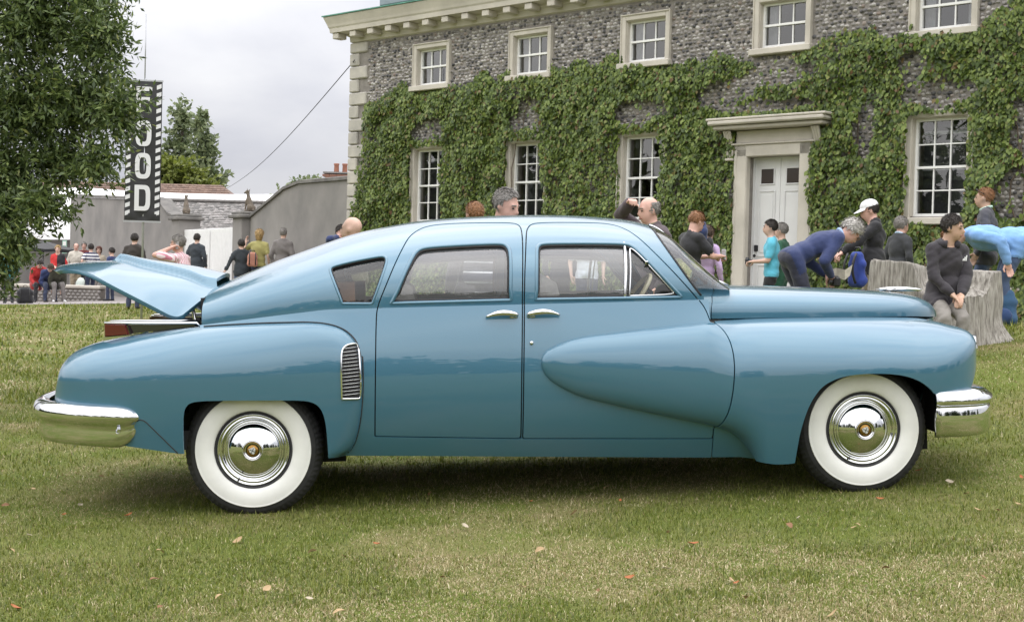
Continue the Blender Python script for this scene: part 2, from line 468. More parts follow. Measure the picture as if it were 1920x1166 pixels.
# cornice: stepped moulding swept along the facade with returned left end
prof = [(0, 5.88), (-.04, 5.90), (-.05, 6.00), (-.09, 6.02), (-.09, 6.06), (-.34, 6.075), (-.35, 6.16), (-.37, 6.19), (-.385, 6.24), (-.41, 6.30), (-.44, 6.37), (-.44, 6.395), (0, 6.42)]
V = []
for y, z in prof:
    V += [(y, y, z), (HL, y, z)]
for y, z in prof: V.append((y, 4.0, z))
n = len(prof)
F = [(2 * i, 2 * i + 1, 2 * i + 3, 2 * i + 2) for i in range(n - 1)] + [(2 * n + i, 2 * i, 2 * i + 2, 2 * n + i + 1) for i in range(n - 1)]
mesh('cornice', np.array(V), F, MT['stone'], house)
mb = MB(); mb.box((HL / 2 - .23, -.22, 6.41), (HL + .48, .50, .022)); mb.box((-.23, 2.0, 6.411), (.50, 4.0, .022)); mb.build('cornice_flashing', MT['copper_edge'], house)
for i in range(16):
    x = -.20 + i * .54
    mb = MB(); mb.box((x, -.195, 6.01), (.18, .24, .115), bev=.012); mb.build('cornice_block', MT['stone'], house)
# low lead roof behind the cornice
V = [(.35, .1, 6.42), (HL - .3, .1, 6.42), (HL - 2.5, 3.2, 7.1), (2.5, 3.2, 7.1), (.35, 6.3, 6.42), (HL - .3, 6.3, 6.42)]
mesh('roof', np.array(V), [(0, 1, 2, 3), (3, 2, 5, 4), (0, 3, 4), (1, 5, 2)], MT['lead'], house)
mb = MB(); mb.box((4.2, .30, 6.66), (7.0, .50, .24), bev=.05); mb.build('lead_gutter', MT['lead'], house)
# ---- windows
def window(c, z0, z1, rows, room, curtain=False, sill=True):
    """opening c±OPW/2, z0..z1"""
    w = empty('window', (0, 0, 0), 0, house)
    a, b = c - OPW / 2, c + OPW / 2
    fw, pr = .105, .055
    mb = MB()
    mb.box((a - fw / 2, -pr / 2 + .01, (z0 + z1) / 2 + .02), (fw, pr + .02, z1 - z0 + .17), bev=.010)
    mb.box((b + fw / 2, -pr / 2 + .01, (z0 + z1) / 2 + .02), (fw, pr + .02, z1 - z0 + .17), bev=.010)
    mb.box((c, -pr / 2 + .008, z1 + .052), (OPW + .004, pr + .016, .10), bev=.008)
    for xx in (a - fw + .012, b + fw - .012): mb.box((xx, -pr - .006, (z0 + z1) / 2 + .03), (.022, .028, z1 - z0 + .168), bev=.006)
    mb.box((c, -pr - .006, z1 + .093), (OPW + 2 * fw, .03, .026), bev=.006)
    mb.build('stone_surround', MT['stone'], w)
    mb = MB()
    for xx in (a + .004, b - .004): mb.box((xx, .09, (z0 + z1) / 2), (.012, .22, z1 - z0))
    mb.box((c, .09, z1 - .004), (OPW, .22, .012)); mb.build('reveal', MT['stone'], w)
    mb = MB(); mb.box((c, -.045, z0 - .07), (OPW + 2 * fw + .06, .17, .10), bev=.012); mb.build('sill', MT['stone'], w)
    fr = MB(); t = .036; y = .095
    for xx in (a + t / 2 + .01, b - t / 2 - .01): fr.box((xx, y, (z0 + z1) / 2), (t, .07, z1 - z0))
    fr.box((c, y, z1 - t / 2 - .008), (OPW - .03, .068, t)); fr.box((c, y, z0 + t / 2 + .004), (OPW - .03, .068, t + .008))
    zm = (z0 + z1) / 2; fr.box((c, y - .012, zm), (OPW - .05, .05, .035)); fr.build('sash_frame', MT['white_paint'], w)
    ia, ib, ja, jb = a + t + .01, b - t - .01, z0 + t + .008, z1 - t - .008
    bars = MB(); n = 3
    for q in (1, 2): bars.box((ia + (ib - ia) * q / n, y, zm), (.018, .035, jb - ja))
    for q in range(1, rows):
        zz = ja + (jb - ja) * q / rows
        if abs(zz - zm) > .03: bars.box((c, y, zz), (ib - ia, .032, .018))
    bars.build('glazing_bar', MT['white_paint'], w)
    for q in range(n):
        for p in range(rows):
            x0, x1 = ia + (ib - ia) * q / n + .006, ia + (ib - ia) * (q + 1) / n - .006
            y0, y1 = ja + (jb - ja) * p / rows + .006, ja + (jb - ja) * (p + 1) / rows - .006
            tx, tz = rng.normal(0, .0022), rng.normal(0, .0022)
            V = [(x0, y + .006 - tx, y0), (x1, y + .006 + tx, y0), (x1, y + .006 + tx + tz, y1), (x0, y + .006 - tx + tz, y1)]
            mesh('pane', np.array(V), [(0, 1, 2, 3)], MT['window_glass'], w)
    # room behind
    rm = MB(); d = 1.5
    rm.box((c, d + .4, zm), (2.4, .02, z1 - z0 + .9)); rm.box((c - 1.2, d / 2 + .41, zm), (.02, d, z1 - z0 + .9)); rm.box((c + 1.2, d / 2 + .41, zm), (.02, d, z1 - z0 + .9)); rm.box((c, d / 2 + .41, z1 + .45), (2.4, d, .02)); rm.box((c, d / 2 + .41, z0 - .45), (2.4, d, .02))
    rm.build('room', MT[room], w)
    if curtain:
        cu = MB(); k = 26
        for sgn in (-1, 1):
            xx = np.linspace(0, .17, k); V = []
            for zz in (z0 + .02, z1):
                for q in range(k): V.append(((a + xx[q]) if sgn < 0 else (b - xx[q]), .24 + .018 * math.sin(q * 1.5), zz))
            cu.add(V, [(q, q + 1, k + q + 1, k + q) for q in range(k - 1)])
        cu.build('curtain', MT['curtain'], w)
    return w
for i, c in enumerate(WC[:6]):
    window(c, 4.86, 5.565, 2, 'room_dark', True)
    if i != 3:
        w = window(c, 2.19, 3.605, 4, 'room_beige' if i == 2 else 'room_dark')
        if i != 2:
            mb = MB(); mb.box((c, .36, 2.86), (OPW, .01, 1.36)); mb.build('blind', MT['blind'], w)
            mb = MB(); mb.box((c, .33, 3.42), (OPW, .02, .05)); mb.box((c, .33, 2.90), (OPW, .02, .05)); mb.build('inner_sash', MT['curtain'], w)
        else:
            mb = MB(); mb.tube([(c - .9, 1.2, 2.9), (c + 1.0, 1.2, 1.9)], .07, 6); mb.build('stair_rail', MT['room_dark'], w)
# ---- door case
dc = empty('door_case', (0, 0, 0), 0, house)
mb = MB()
for sgn in (-1, 1):
    mb.box((DC + sgn * .60, -.05, 1.72), (.24, .14, 3.30), bev=.012)
    mb.box((DC + sgn * .50, -.085, 1.62), (.05, .05, 3.10), bev=.01)
    mb.box((DC + sgn * .675, -.105, 1.66), (.035, .05, 3.2), bev=.008)
mb.box((DC, -.05, 3.25), (1.44, .14, .19), bev=.012); mb.box((DC, -.10, 3.355), (1.52, .10, .03), bev=.008)
mb.box((DC, -.04, 3.47), (1.40, .12, .20), bev=.01)
mb.build('architrave', MT['stone'], dc)
mb = MB(); mb.box((DC, -.16, 3.61), (1.98, .36, .06), bev=.015); mb.box((DC, -.20, 3.68), (2.10, .44, .07), bev=.02); mb.box((DC, -.18, 3.735), (2.16, .48, .04), bev=.012); mb.build('door_hood', MT['stone'], dc)
for sgn in (-1, 1):
    mb = MB(); kk = np.linspace(0, 1, 14)
    pts = np.stack([np.full(14, DC + sgn * .80), -.07 - .15 * (1 - kk) ** 1.5 - .03 * np.sin(kk * 9) * (kk > .6), 3.57 - .42 * kk], 1)
    for ox in (-.045, 0, .045): mb.tube(pts + np.array([ox, 0, 0]), .028 - .008 * kk, 8)
    mb.box((DC + sgn * .80, -.08, 3.12), (.15, .13, .04), bev=.01); mb.build('corbel', MT['stone'], dc, True)
for sgn in (-1, 1):
    lf = empty('door_leaf', (0, 0, 0), 0, house)
    c = DC + sgn * .235
    mb = MB(); mb.box((c, .16, 1.70), (.464, .05, 2.90)); mb.build('leaf_board', MT['door_paint'], lf)
    mb = MB()
    for z0, z1 in ((1.60, 2.62), (.45, 1.45)):
        for q in (-1, 1): mb.box((c + q * .145, .128, (z0 + z1) / 2), (.022, .016, z1 - z0 + .02), bev=.006)
        for zz in (z0, z1): mb.box((c, .1285, zz), (.27, .015, .022), bev=.006)
        mb.box((c, .131, (z0 + z1) / 2), (.22, .010, z1 - z0 - .10), bev=.004)
    mb.build('panel_mould', MT['door_paint'], lf)
    mb = MB(); mb.box((c, .1325, 2.855), (.235, .008, .23)); mb.build('light_pane', M('door_light', (.05, .04, .035), .1), lf)
    mb = MB()
    for q in (-1, 1): mb.box((c + q * .125, .126, 2.855), (.02, .02, .27), bev=.005)
    for zz in (2.73, 2.98): mb.box((c, .1265, zz), (.25, .019, .02), bev=.005)
    mb.build('light_frame', MT['door_paint'], lf)
    if sgn < 0:
        mb = MB(); mb.box((c - .17, .12, 1.72), (.07, .03, .10), bev=.008); mb.lathe([(.001, .04), (.02, .04), (.026, .025), (.02, .01), (.012, 0)], 12, axis='y', org=(c - .17, .10, 1.60)); mb.build('lock', MT['dark'], lf)
mb = MB()
for sgn in (-1, 1): mb.box((DC + sgn * .475, .15, 1.7), (.02, .12, 3.0))
mb.box((DC, .15, 3.145), (.95, .12, .02)); mb.build('door_frame', MT['door_paint'], house)
mb = MB(); mb.box((DC, -.5, .30), (2.2, 1.0, .30), bev=.02); mb.build('door_step', MT['stone'], house)
def hpt(x, y, z):              # house frame to world
    c, s = math.cos(HRZ), math.sin(HRZ)
    return np.array((HX[0] + x * c - y * s, HX[1] + x * s + y * c, z))
# ================================================================== creeper on the facade
def vnoise(x, y, seed=0):
    x, y = np.asarray(x, float), np.asarray(y, float)
    xi, yi = np.floor(x).astype(int), np.floor(y).astype(int); xf, yf = x - xi, y - yi
    def h(a, b):
        n = (a * 374761393 + b * 668265263 + seed * 974711) & 0x7fffffff
        n = (n ^ (n >> 13)) * 1274126177 & 0x7fffffff
        return ((n ^ (n >> 16)) & 0xffff) / 65535.0
    u, v = xf * xf * (3 - 2 * xf), yf * yf * (3 - 2 * yf)
    return (h(xi, yi) * (1 - u) + h(xi + 1, yi) * u) * (1 - v) + (h(xi, yi + 1) * (1 - u) + h(xi + 1, yi + 1) * u) * v
def fbm(x, y, seed=0, o=4):
    s, a, t = 0, .5, 0
    for k in range(o):
        s = s + a * vnoise(np.asarray(x) * 2 ** k, np.asarray(y) * 2 ** k, seed + k); t += a; a *= .5
    return s / t
ivy_top = pchip([.3, .55, 1.0, 2.4, 3.6, 5.0, 6.3, 7.0, 8.6, 9.3, 9.7, 10.5, 11.3, 12.2, 13.2, 14.2, 15.2, 17], [4.4, 4.70, 4.86, 4.78, 4.92, 4.92, 5.02, 4.90, 4.92, 4.78, 4.62, 4.70, 4.96, 4.95, 4.82, 5.05, 5.20, 5.2])
bare = [(2.45, 3.95, .42, .26), (5.05, 4.0, .50, .22), (5.1, 4.30, .35, .12), (7.65, 4.02, .62, .24), (9.35, 4.18, .62, .22), (10.3, 4.42, .75, .22), (10.1, 3.95, .9, .12), (12.6, 4.3, .24, .26), (13.0, 3.93, .62, .22), (14.4, 3.3, .35, .55), (14.2, 2.5, .3, .4), (11.9, 3.5, .14, .5)]
def leaf_mesh(P, N, U, size, droop=.25, asp=.8):
    """five-pointed folded leaves: P centre, N facing, U pointing direction of the tip"""
    n = len(P)
    N = N / np.linalg.norm(N, axis=1, keepdims=True); U = U - N * (U * N).sum(1, keepdims=True); U /= np.linalg.norm(U, axis=1, keepdims=True) + 1e-9
    S = np.cross(U, N)
    s = size[:, None]
    tmpl = [(-.45, 0, 0), (-.12, .42 * asp, -.10), (.18, .34 * asp, -.08), (.55, 0, -droop), (.18, -.34 * asp, -.08), (-.12, -.42 * asp, -.10)]
    V = np.stack([P + s * (a * U + b * S + c * N) for a, b, c in tmpl], 1)
    F = np.array([(0, 1, 2), (0, 2, 3), (0, 3, 4), (0, 4, 5)])
    return V.reshape(-1, 3), (F[None] + (np.arange(n) * 6)[:, None, None]).reshape(-1, 3)
def creeper():
    n = 152000
    x = rng.uniform(.25, 17.2, n); z = rng.uniform(.35, 5.35, n)
    nt = fbm(x * 1.7, z * 1.7, 3)
    top = ivy_top(x) + (fbm(x * 2.6, z * 1.2, 9) - .5) * .55
    dens = np.clip((top - z) / .10, 0, 1)
    dens *= np.clip((x - .38 - .10 * np.sin(z * 2.1) - (z < 2.6) * -.12) / .08, 0, 1)
    hole = np.ones(n)
    for bx, bz, rx, rz in bare:
        q = ((x - bx) / rx) ** 2 + ((z - bz) / rz) ** 2
        hole *= np.clip((q - .75 + (fbm(x * 4, z * 4, 21) - .5) * 1.6) / .25, .0, 1)
    dens *= np.maximum(hole, .04)
    dens *= np.clip((fbm(x * 1.5, z * 1.5, 33) - .24) / .12, .55, 1)
    ov = .03 + .07 * fbm(x * 3, z * 3, 5)
    for a, b, c, d in openings:
        top_ = d if c > 1 else 3.76
        aa, bb = (a, b) if c > 1 else (DC - .76, DC + .76)
        ins = (x > aa + ov * 1.0) & (x < bb - ov * 1.1) & (z > c + ov * .8) & (z < top_ - ov * .3)
        dens *= np.where(ins, 0, 1)
    dens *= np.where((np.abs(x - DC) < 1.06) & (z > 3.56) & (z < 3.78), .05, 1)
    keep = rng.uniform(0, 1, n) < dens
    x, z, nt = x[keep], z[keep], nt[keep]; n = len(x)
    lump = fbm(x * 2.3, z * 2.3, 14)
    depth = .04 + .46 * np.clip(lump - .25, 0, 1) * rng.uniform(.25, 1, n) ** .6 + .05 * rng.uniform(0, 1, n)
    depth *= np.clip((ivy_top(x) + .2 - z) / .5, .35, 1)
    P = np.stack([x, -depth, z], 1)
    N = np.stack([rng.normal(0, .38, n), -np.ones(n), .45 + rng.normal(0, .35, n)], 1)
    U = np.stack([rng.normal(0, .55, n), np.full(n, -.35), -np.ones(n) + rng.normal(0, .3, n)], 1)
    size = rng.uniform(.045, .098, n) * (.85 + .3 * nt)
    V, F = leaf_mesh(P, N, U, size)
    c, s = math.cos(HRZ), math.sin(HRZ)
    W = np.stack([HX[0] + V[:, 0] * c - V[:, 1] * s, HX[1] + V[:, 0] * s + V[:, 1] * c, V[:, 2]], 1)
    m = leaf_mat('creeper_leaf', [(0, (.036, .060, .014)), (.3, (.080, .125, .026)), (.6, (.145, .200, .042)), (.90, (.225, .285, .070)), (.975, (.18, .15, .055)), (1, (.14, .07, .035))])
    o = mesh('creeper', W, F, m)
    tag(o, 'leafy green creeper covering the front of the flint house between its windows', 'creeper', kind='stuff')
    mb = MB()
    for k in range(26):
        xx = rng.uniform(.6, 15); 
        if any(a - .05 < xx < b + .05 for a, b, c_, d in openings): continue
        p = [(xx, -.03, .4)]
        while p[-1][2] < rng.uniform(3.2, 4.4): p.append((p[-1][0] + rng.normal(0, .06), -.035, p[-1][2] + .25))
        if len(p) > 2: mb.tube([hpt(*q) for q in p], np.linspace(.018, .007, len(p)), 5)
    mb.build('creeper_stem', M('vine_bark', (.13, .10, .075), .9, var=.3), o)
creeper()
class Patch:
    """a triangulated surface in car coordinates that can be trimmed along smooth outlines"""
    def __init__(s, X, T, Z):
        P = np.stack([X, T, Z], -1)
        du = np.gradient(P, axis=0); dv = np.gradient(P, axis=1)
        N = np.cross(du, dv)
        ln = np.linalg.norm(N, axis=-1, keepdims=True); N = N / np.maximum(ln, 1e-12)
        n, m = X.shape
        s.P = P.reshape(-1, 3); s.N = N.reshape(-1, 3)
        if np.nansum(s.N[:, 1] + s.N[:, 2] * .3) < 0: s.N = -s.N
        I = np.arange(n * m).reshape(n, m)
        a, b, c, d = I[:-1, :-1].ravel(), I[1:, :-1].ravel(), I[1:, 1:].ravel(), I[:-1, 1:].ravel()
        s.F = np.vstack([np.stack([a, b, c], 1), np.stack([a, c, d], 1)])
    def copy(s):
        q = object.__new__(Patch); q.P, q.N, q.F = s.P.copy(), s.N.copy(), s.F.copy(); return q
    def clip(s, f):
        """keep where f > 0; f is a function of the points"""
        v = f(s.P); v = np.where(np.abs(v) < 1e-7, 1e-7, v)
        F = s.F; pos = (v > 0)[F]; cnt = pos.sum(1)
        out = [F[cnt == 3]]
        E = []
        one = F[cnt == 1]; pk = pos[cnt == 1].argmax(1)
        two = F[cnt == 2]; nk = (~pos[cnt == 2]).argmax(1)
        r = lambda A, k: np.stack([A[np.arange(len(A)), (k + i) % 3] for i in range(3)], 1)
        one, two = r(one, pk), r(two, nk)
        ed = np.vstack([one[:, [0, 1]], one[:, [0, 2]], two[:, [0, 1]], two[:, [0, 2]]]) if len(one) + len(two) else np.zeros((0, 2), int)
        if len(ed):
            key = np.sort(ed, 1); uq, inv = np.unique(key, axis=0, return_inverse=True); inv = inv.ravel()
            a, b = uq[:, 0], uq[:, 1]; w = (v[a] / (v[a] - v[b]))[:, None]
            base = len(s.P)
            s.P = np.vstack([s.P, s.P[a] * (1 - w) + s.P[b] * w])
            s.N = np.vstack([s.N, s.N[a] * (1 - w) + s.N[b] * w])
            k1, k2 = len(one), len(two); inv = inv + base
            e1, e2, e3, e4 = inv[:k1], inv[k1:2 * k1], inv[2 * k1:2 * k1 + k2], inv[2 * k1 + k2:]
            out.append(np.stack([one[:, 0], e1, e2], 1))
            out.append(np.stack([e3, two[:, 1], two[:, 2]], 1)); out.append(np.stack([e3, two[:, 2], e4], 1))
        s.F = np.vstack(out)
        used, inv = np.unique(s.F, return_inverse=True)
        s.P, s.N, s.F = s.P[used], s.N[used], inv.reshape(-1, 3)
        return s
    def inside(s, poly, off=0.0): return s.clip(lambda P: sdpoly(P[:, 0], P[:, 2], poly) - off)
    def outside(s, poly, off=0.0): return s.clip(lambda P: -sdpoly(P[:, 0], P[:, 2], poly) - off)
    def shift(s, d): s.P = s.P + s.N * d; return s
    def obj(s, name, mat, parent, side=-1, edge=0.0, back=None):
        """side -1 is the near side; edge > 0 folds the rim inwards by that much"""
        P, N, F = s.P, s.N / (np.linalg.norm(s.N, axis=1, keepdims=True) + 1e-12), s.F
        fn = np.cross(P[F[:, 1]] - P[F[:, 0]], P[F[:, 2]] - P[F[:, 0]])
        fl = (fn * N[F].mean(1)).sum(1) < 0
        F = np.where(fl[:, None], F[:, ::-1], F)
        if edge:
            e = np.vstack([F[:, [0, 1]], F[:, [1, 2]], F[:, [2, 0]]])
            k = np.sort(e, 1); uq, ix, ct = np.unique(k, axis=0, return_index=True, return_counts=True)
            be = e[ix[ct == 1]]
            be = be[np.abs(P[be].mean(1)[:, 1]) > .004]
            bv, inv = np.unique(be, return_inverse=True); inv = inv.reshape(-1, 2)
            # outward direction of the rim
            n = len(P); m = len(bv)
            inw = -N[bv]
            P1 = P[bv] + inw * edge
            D = P[be[:, 1]] - P[be[:, 0]]
            so = np.cross(D, N[be].mean(1)); so /= np.linalg.norm(so, axis=1, keepdims=True) + 1e-12
            SN = np.zeros((m, 3)); np.add.at(SN, inv[:, 0], so); np.add.at(SN, inv[:, 1], so)
            P = np.vstack([P, P[bv], P1]); N = np.vstack([N, SN * .75 + N[bv] * .6, SN])
            q = np.stack([be[:, 0] * 0 + n + inv[:, 1], n + inv[:, 0], n + m + inv[:, 0], n + m + inv[:, 1]], 1)
            F = np.vstack([F, q[:, [0, 1, 2]], q[:, [0, 2, 3]]])
        V = P * np.array([1, side, 1]); NN = N * np.array([1, side, 1])
        if side < 0: F = F[:, ::-1]
        return mesh(name, V, F, mat, parent, N=NN)

def _sph(c, r, n=14, m=9):
    V = [(math.cos(math.pi * (i / m - .5)) * math.cos(2 * math.pi * j / n) * r[0] + c[0], math.cos(math.pi * (i / m - .5)) * math.sin(2 * math.pi * j / n) * r[1] + c[1], math.sin(math.pi * (i / m - .5)) * r[2] + c[2]) for i in range(m + 1) for j in range(n)]
    return V, [(i * n + j, i * n + (j + 1) % n, (i + 1) * n + (j + 1) % n, (i + 1) * n + j) for i in range(m) for j in range(n)]
def sdpoly(x, z, poly):
    p = np.asarray(poly, float); q = np.roll(p, -1, 0)
    lo, hi = p.min(0) - .02, p.max(0) + .02
    near = (x > lo[0]) & (x < hi[0]) & (z > lo[1]) & (z < hi[1])
    if not near.all():
        out = np.full(len(x), -.05)
        if near.any(): out[near] = sdpoly(x[near], z[near], poly)
        return out
    out = np.empty(len(x))
    for i0 in range(0, len(x), 20000):
        X, Z = x[i0:i0 + 20000, None], z[i0:i0 + 20000, None]
        dx, dz = q[:, 0] - p[:, 0], q[:, 1] - p[:, 1]
        w = np.clip(((X - p[:, 0]) * dx + (Z - p[:, 1]) * dz) / (dx * dx + dz * dz + 1e-15), 0, 1)
        d2 = (X - p[:, 0] - w * dx) ** 2 + (Z - p[:, 1] - w * dz) ** 2
        c = ((p[:, 1] > Z) != (q[:, 1] > Z)) & (X < (q[:, 0] - p[:, 0]) * (Z - p[:, 1]) / (q[:, 1] - p[:, 1] + 1e-15) + p[:, 0])
        out[i0:i0 + 20000] = np.sqrt(d2.min(1)) * np.where(c.sum(1) % 2 == 1, 1, -1)
    return out
def chaikin(p, it=3, closed=True, keep=()):
    """corner cutting; points listed twice stay sharp"""
    p = [np.array(a, float) for a in p]
    for _ in range(it):
        o = []; n = len(p)
        for i in range(n if closed else n - 1):
            a, b = p[i], p[(i + 1) % n]
            if np.allclose(a, b): o += [a, b]; continue
            la = i > 0 and np.allclose(a, p[i - 1]) or (i == 0 and closed and np.allclose(a, p[-1]))
            lb = np.allclose(b, p[(i + 2) % n]) if (closed or i + 2 < n) else True
            if not closed and i == 0: la = True
            o.append(a if la else .75 * a + .25 * b)
            o.append(b if lb else .25 * a + .75 * b)
        p = o
    r = [p[0]]
    for a in p[1:]:
        if np.linalg.norm(a - r[-1]) > 1e-5: r.append(a)
    if closed and np.linalg.norm(r[0] - r[-1]) < 1e-5: r.pop()
    return np.array(r)
def resample(p, step, closed=False):
    p = np.asarray(p, float)
    if closed: p = np.vstack([p, p[:1]])
    s = np.concatenate([[0], np.cumsum(np.linalg.norm(np.diff(p, axis=0), axis=1))])
    k = max(2, int(s[-1] / step)); u = np.linspace(0, s[-1], k + 1)
    q = np.stack([np.interp(u, s, p[:, i]) for i in range(p.shape[1])], 1)
    return q[:-1] if closed else q
def offset_poly(p, d):
    p = np.asarray(p, float); t = np.roll(p, -1, 0) - np.roll(p, 1, 0); t /= np.linalg.norm(t, axis=1, keepdims=True) + 1e-12
    n = np.stack([-t[:, 1], t[:, 0]], 1)
    a = .5 * np.sum(p[:, 0] * np.roll(p[:, 1], -1) - np.roll(p[:, 0], -1) * p[:, 1])
    return p + n * d * (1 if a > 0 else -1)          # d > 0 shrinks
def swept(poly, r, Tf, off, name, mat, parent, side, closed=True, n=6, flat=1.0):
    """a moulding that follows an outline on the surface"""
    q = resample(poly, .012, closed)
    T = Tf(q[:, 0], q[:, 1]) + off
    P = np.stack([q[:, 0], side * T, q[:, 1]], 1)
    k = len(P)
    if closed: P = np.vstack([P, P[:1], P[1:2]])
    V, F = tube(P, r, n, cap=not closed)
    return mesh(name, V, F, mat, parent, smooth=True)

# ---- paint and other car materials
def paint_mat():
    m, nt, b = nodes('blue_paint')
    setp(b, base=(.043, .143, .218), rough=.36, metal=.28, coat=1.0, coatr=.015)
    b.inputs['Coat IOR'].default_value = 1.65
    tc = nt.nodes.new('ShaderNodeTexCoord'); n = nt.nodes.new('ShaderNodeTexNoise')
    n.inputs['Scale'].default_value = 900; n.inputs['Detail'].default_value = 1
    r = nt.nodes.new('ShaderNodeValToRGB')
    r.color_ramp.elements[0].color = (.037, .128, .198, 1); r.color_ramp.elements[1].color = (.050, .160, .240, 1)
    nt.links.new(tc.outputs['Object'], n.inputs['Vector']); nt.links.new(n.outputs['Fac'], r.inputs['Fac']); nt.links.new(r.outputs['Color'], b.inputs['Base Color'])
    n2 = nt.nodes.new('ShaderNodeTexNoise'); n2.inputs['Scale'].default_value = 5.0; n2.inputs['Detail'].default_value = 2
    bp = nt.nodes.new('ShaderNodeBump'); bp.inputs['Strength'].default_value = .05; bp.inputs['Distance'].default_value = .01
    nt.links.new(tc.outputs['Object'], n2.inputs['Vector']); nt.links.new(n2.outputs['Fac'], bp.inputs['Height'])
    nt.links.new(bp.outputs['Normal'], b.inputs['Normal']); nt.links.new(bp.outputs['Normal'], b.inputs['Coat Normal'])
    return m
PAINT = MT['paint'] = paint_mat()
MT['whitewall'] = M('whitewall', (.78, .78, .745), .5, var=.07, scale=5)
MT['tyre'] = M('tyre_rubber', (.022, .022, .023), .7, var=.35, scale=18)
MT['car_glass'] = glass_mat('car_glass', (.92, .94, .94), 2.2, .12)  # grey haze mixed into the pane stands in for reflected sky
MT['clear_glass'] = glass_mat('clear_glass', (.86, .89, .88), 1.2, .02)
MT['seat_cloth'] = M('seat_cloth', (.30, .285, .27), .85, var=.15, scale=20, bump=.2, bscale=200)
MT['brown_trim'] = M('brown_trim', (.20, .085, .035), .5, var=.2)
MT['ivory'] = M('ivory_plastic', (.62, .54, .36), .3)
MT['tail_red'] = M('tail_lamp_red', (.085, .006, .008), .12, coat=1.0)
MT['lens'] = glass_mat('lens', (.95, .95, .95), 2.0)
MT['engine_grey'] = M('engine_grey', (.16, .16, .16), .45, metal=.6, var=.4)
MT['chrome_dark_reflection'] = M('chrome_dark_reflection', (.10, .10, .11), .06, .9)  # dark base colour stands in for dark reflections on the spear side
MT['gold'] = M('gold_enamel', (.30, .17, .04), .25, metal=.8, var=.4, scale=120)
MT['silver'] = M('silver_enamel', (.75, .76, .78), .25, metal=.5)

CARP = R(3.0)
CARA = R(3.5)
car = empty('vintage_car')
_d = Vector((math.cos(CARA) * math.cos(CARP), math.sin(CARA) * math.cos(CARP), math.sin(CARP)))
_y = Vector((-math.sin(CARA), math.cos(CARA), 0))
_z = _d.cross(_y)
CAR_O = np.array((0.22627, 8.28935, 0.00466))
car.matrix_world = Matrix(((_d.x, _y.x, _z.x, CAR_O[0]), (_d.y, _y.y, _z.y, CAR_O[1]), (_d.z, _y.z, _z.z, CAR_O[2]), (0, 0, 0, 1)))
tag(car, 'glossy metallic blue vintage saloon with whitewall tyres, teardrop fenders and open rear engine lid', 'car')
def car_pt(x, y, z): return CAR_O + np.array(_d) * x + np.array(_y) * y + np.array(_z) * z

# outlines in side view (x, z)
O_front = chaikin([(-.19, .335), (-.19, .335), (-.179, .686), (-.161, 1.059), (-.151, 1.249), (-.127, 1.425), (-.11, 1.466), (-.081, 1.488), (-.034, 1.494), (.081, 1.494), (.302, 1.487), (.384, 1.474), (.43, 1.453), (.483, 1.411), (.571, 1.298), (.692, 1.155), (.794, 1.035), (.819, .989), (.835, .93), (.835, .93),
                   (.864, .922), (.903, .878), (.926, .816), (.934, .714), (.924, .581), (.900, .458), (.871, .395), (.838, .355), (.838, .355), (.837, .298), (.837, .298)], 3)
O_rear = chaikin([(-.973, .374), (-.973, .374), (-.959, .709), (-.95, .988), (-.942, 1.059), (-.894, 1.169), (-.841, 1.291), (-.788, 1.396), (-.768, 1.428), (-.744, 1.452), (-.693, 1.484), (-.617, 1.5), (-.476, 1.505), (-.261, 1.501), (-.178, 1.496), (-.152, 1.48), (-.145, 1.451), (-.163, 1.25), (-.171, 1.059), (-.19, .686), (-.2, .335), (-.2, .335)], 3)
W_rear = chaikin([(-.871, 1.066), (-.871, 1.066), (-.804, 1.224), (-.76, 1.311), (-.736, 1.348), (-.701, 1.368), (-.629, 1.375), (-.47, 1.381), (-.296, 1.384), (-.244, 1.378), (-.221, 1.352), (-.217, 1.309), (-.222, 1.194), (-.229, 1.066), (-.229, 1.066)], 3)
W_front = chaikin([(-.101, 1.066), (-.101, 1.066), (-.097, 1.191), (-.086, 1.334), (-.074, 1.366), (-.04, 1.377), (.082, 1.376), (.258, 1.372), (.412, 1.365), (.453, 1.351), (.497, 1.305), (.551, 1.234), (.646, 1.122), (.694, 1.072), (.70, 1.060), (.676, 1.056)], 3)
W_quart = chaikin([(-1.13, 1.074), (-1.13, 1.074), (-1.154, 1.139), (-1.176, 1.199), (-1.196, 1.248), (-1.199, 1.268), (-1.179, 1.282), (-1.076, 1.305), (-.961, 1.324), (-.909, 1.33), (-.886, 1.32), (-.883, 1.291), (-.915, 1.198), (-.945, 1.12), (-.967, 1.069), (-.967, 1.069)], 3)
DECK = chaikin([(-3, .5), (-3, .5), (-1.90, .5), (-1.90, .5), (-1.89, .99), (-1.893, 1.12), (-1.883, 1.168), (-1.822, 1.221), (-1.70, 1.30), (-1.70, 1.8), (-3, 1.8)], 3)
WSCR = np.array([(.60, 1.47), (.607, 1.418), (.64, 1.317), (.703, 1.204), (.775, 1.095), (.83, 1.06), (1.3, 1.06), (1.3, 1.7), (.80, 1.7), (.66, 1.485)])
WSCR = chaikin(WSCR, 2)
R_ARCH = chaikin([(-1.969, .1), (-1.969, .1), (-1.965, .34), (-1.961, .492), (-1.953, .552), (-1.927, .587), (-1.867, .597), (-1.7, .594), (-1.5, .588), (-1.324, .583), (-1.264, .56), (-1.232, .509), (-1.219, .408), (-1.215, .1), (-1.215, .1)], 2)
F_ARCH = chaikin([(2.4, .1), (2.4, .1), (2.4, .497), (2.08, .500), (2.028, .505), (2.008, .533), (1.948, .580), (1.864, .614), (1.76, .630), (1.635, .634), (1.519, .625), (1.436, .596), (1.383, .557), (1.329, .476), (1.291, .366), (1.274, .283), (1.25, .1), (1.25, .1)], 2)
GAP = .0032

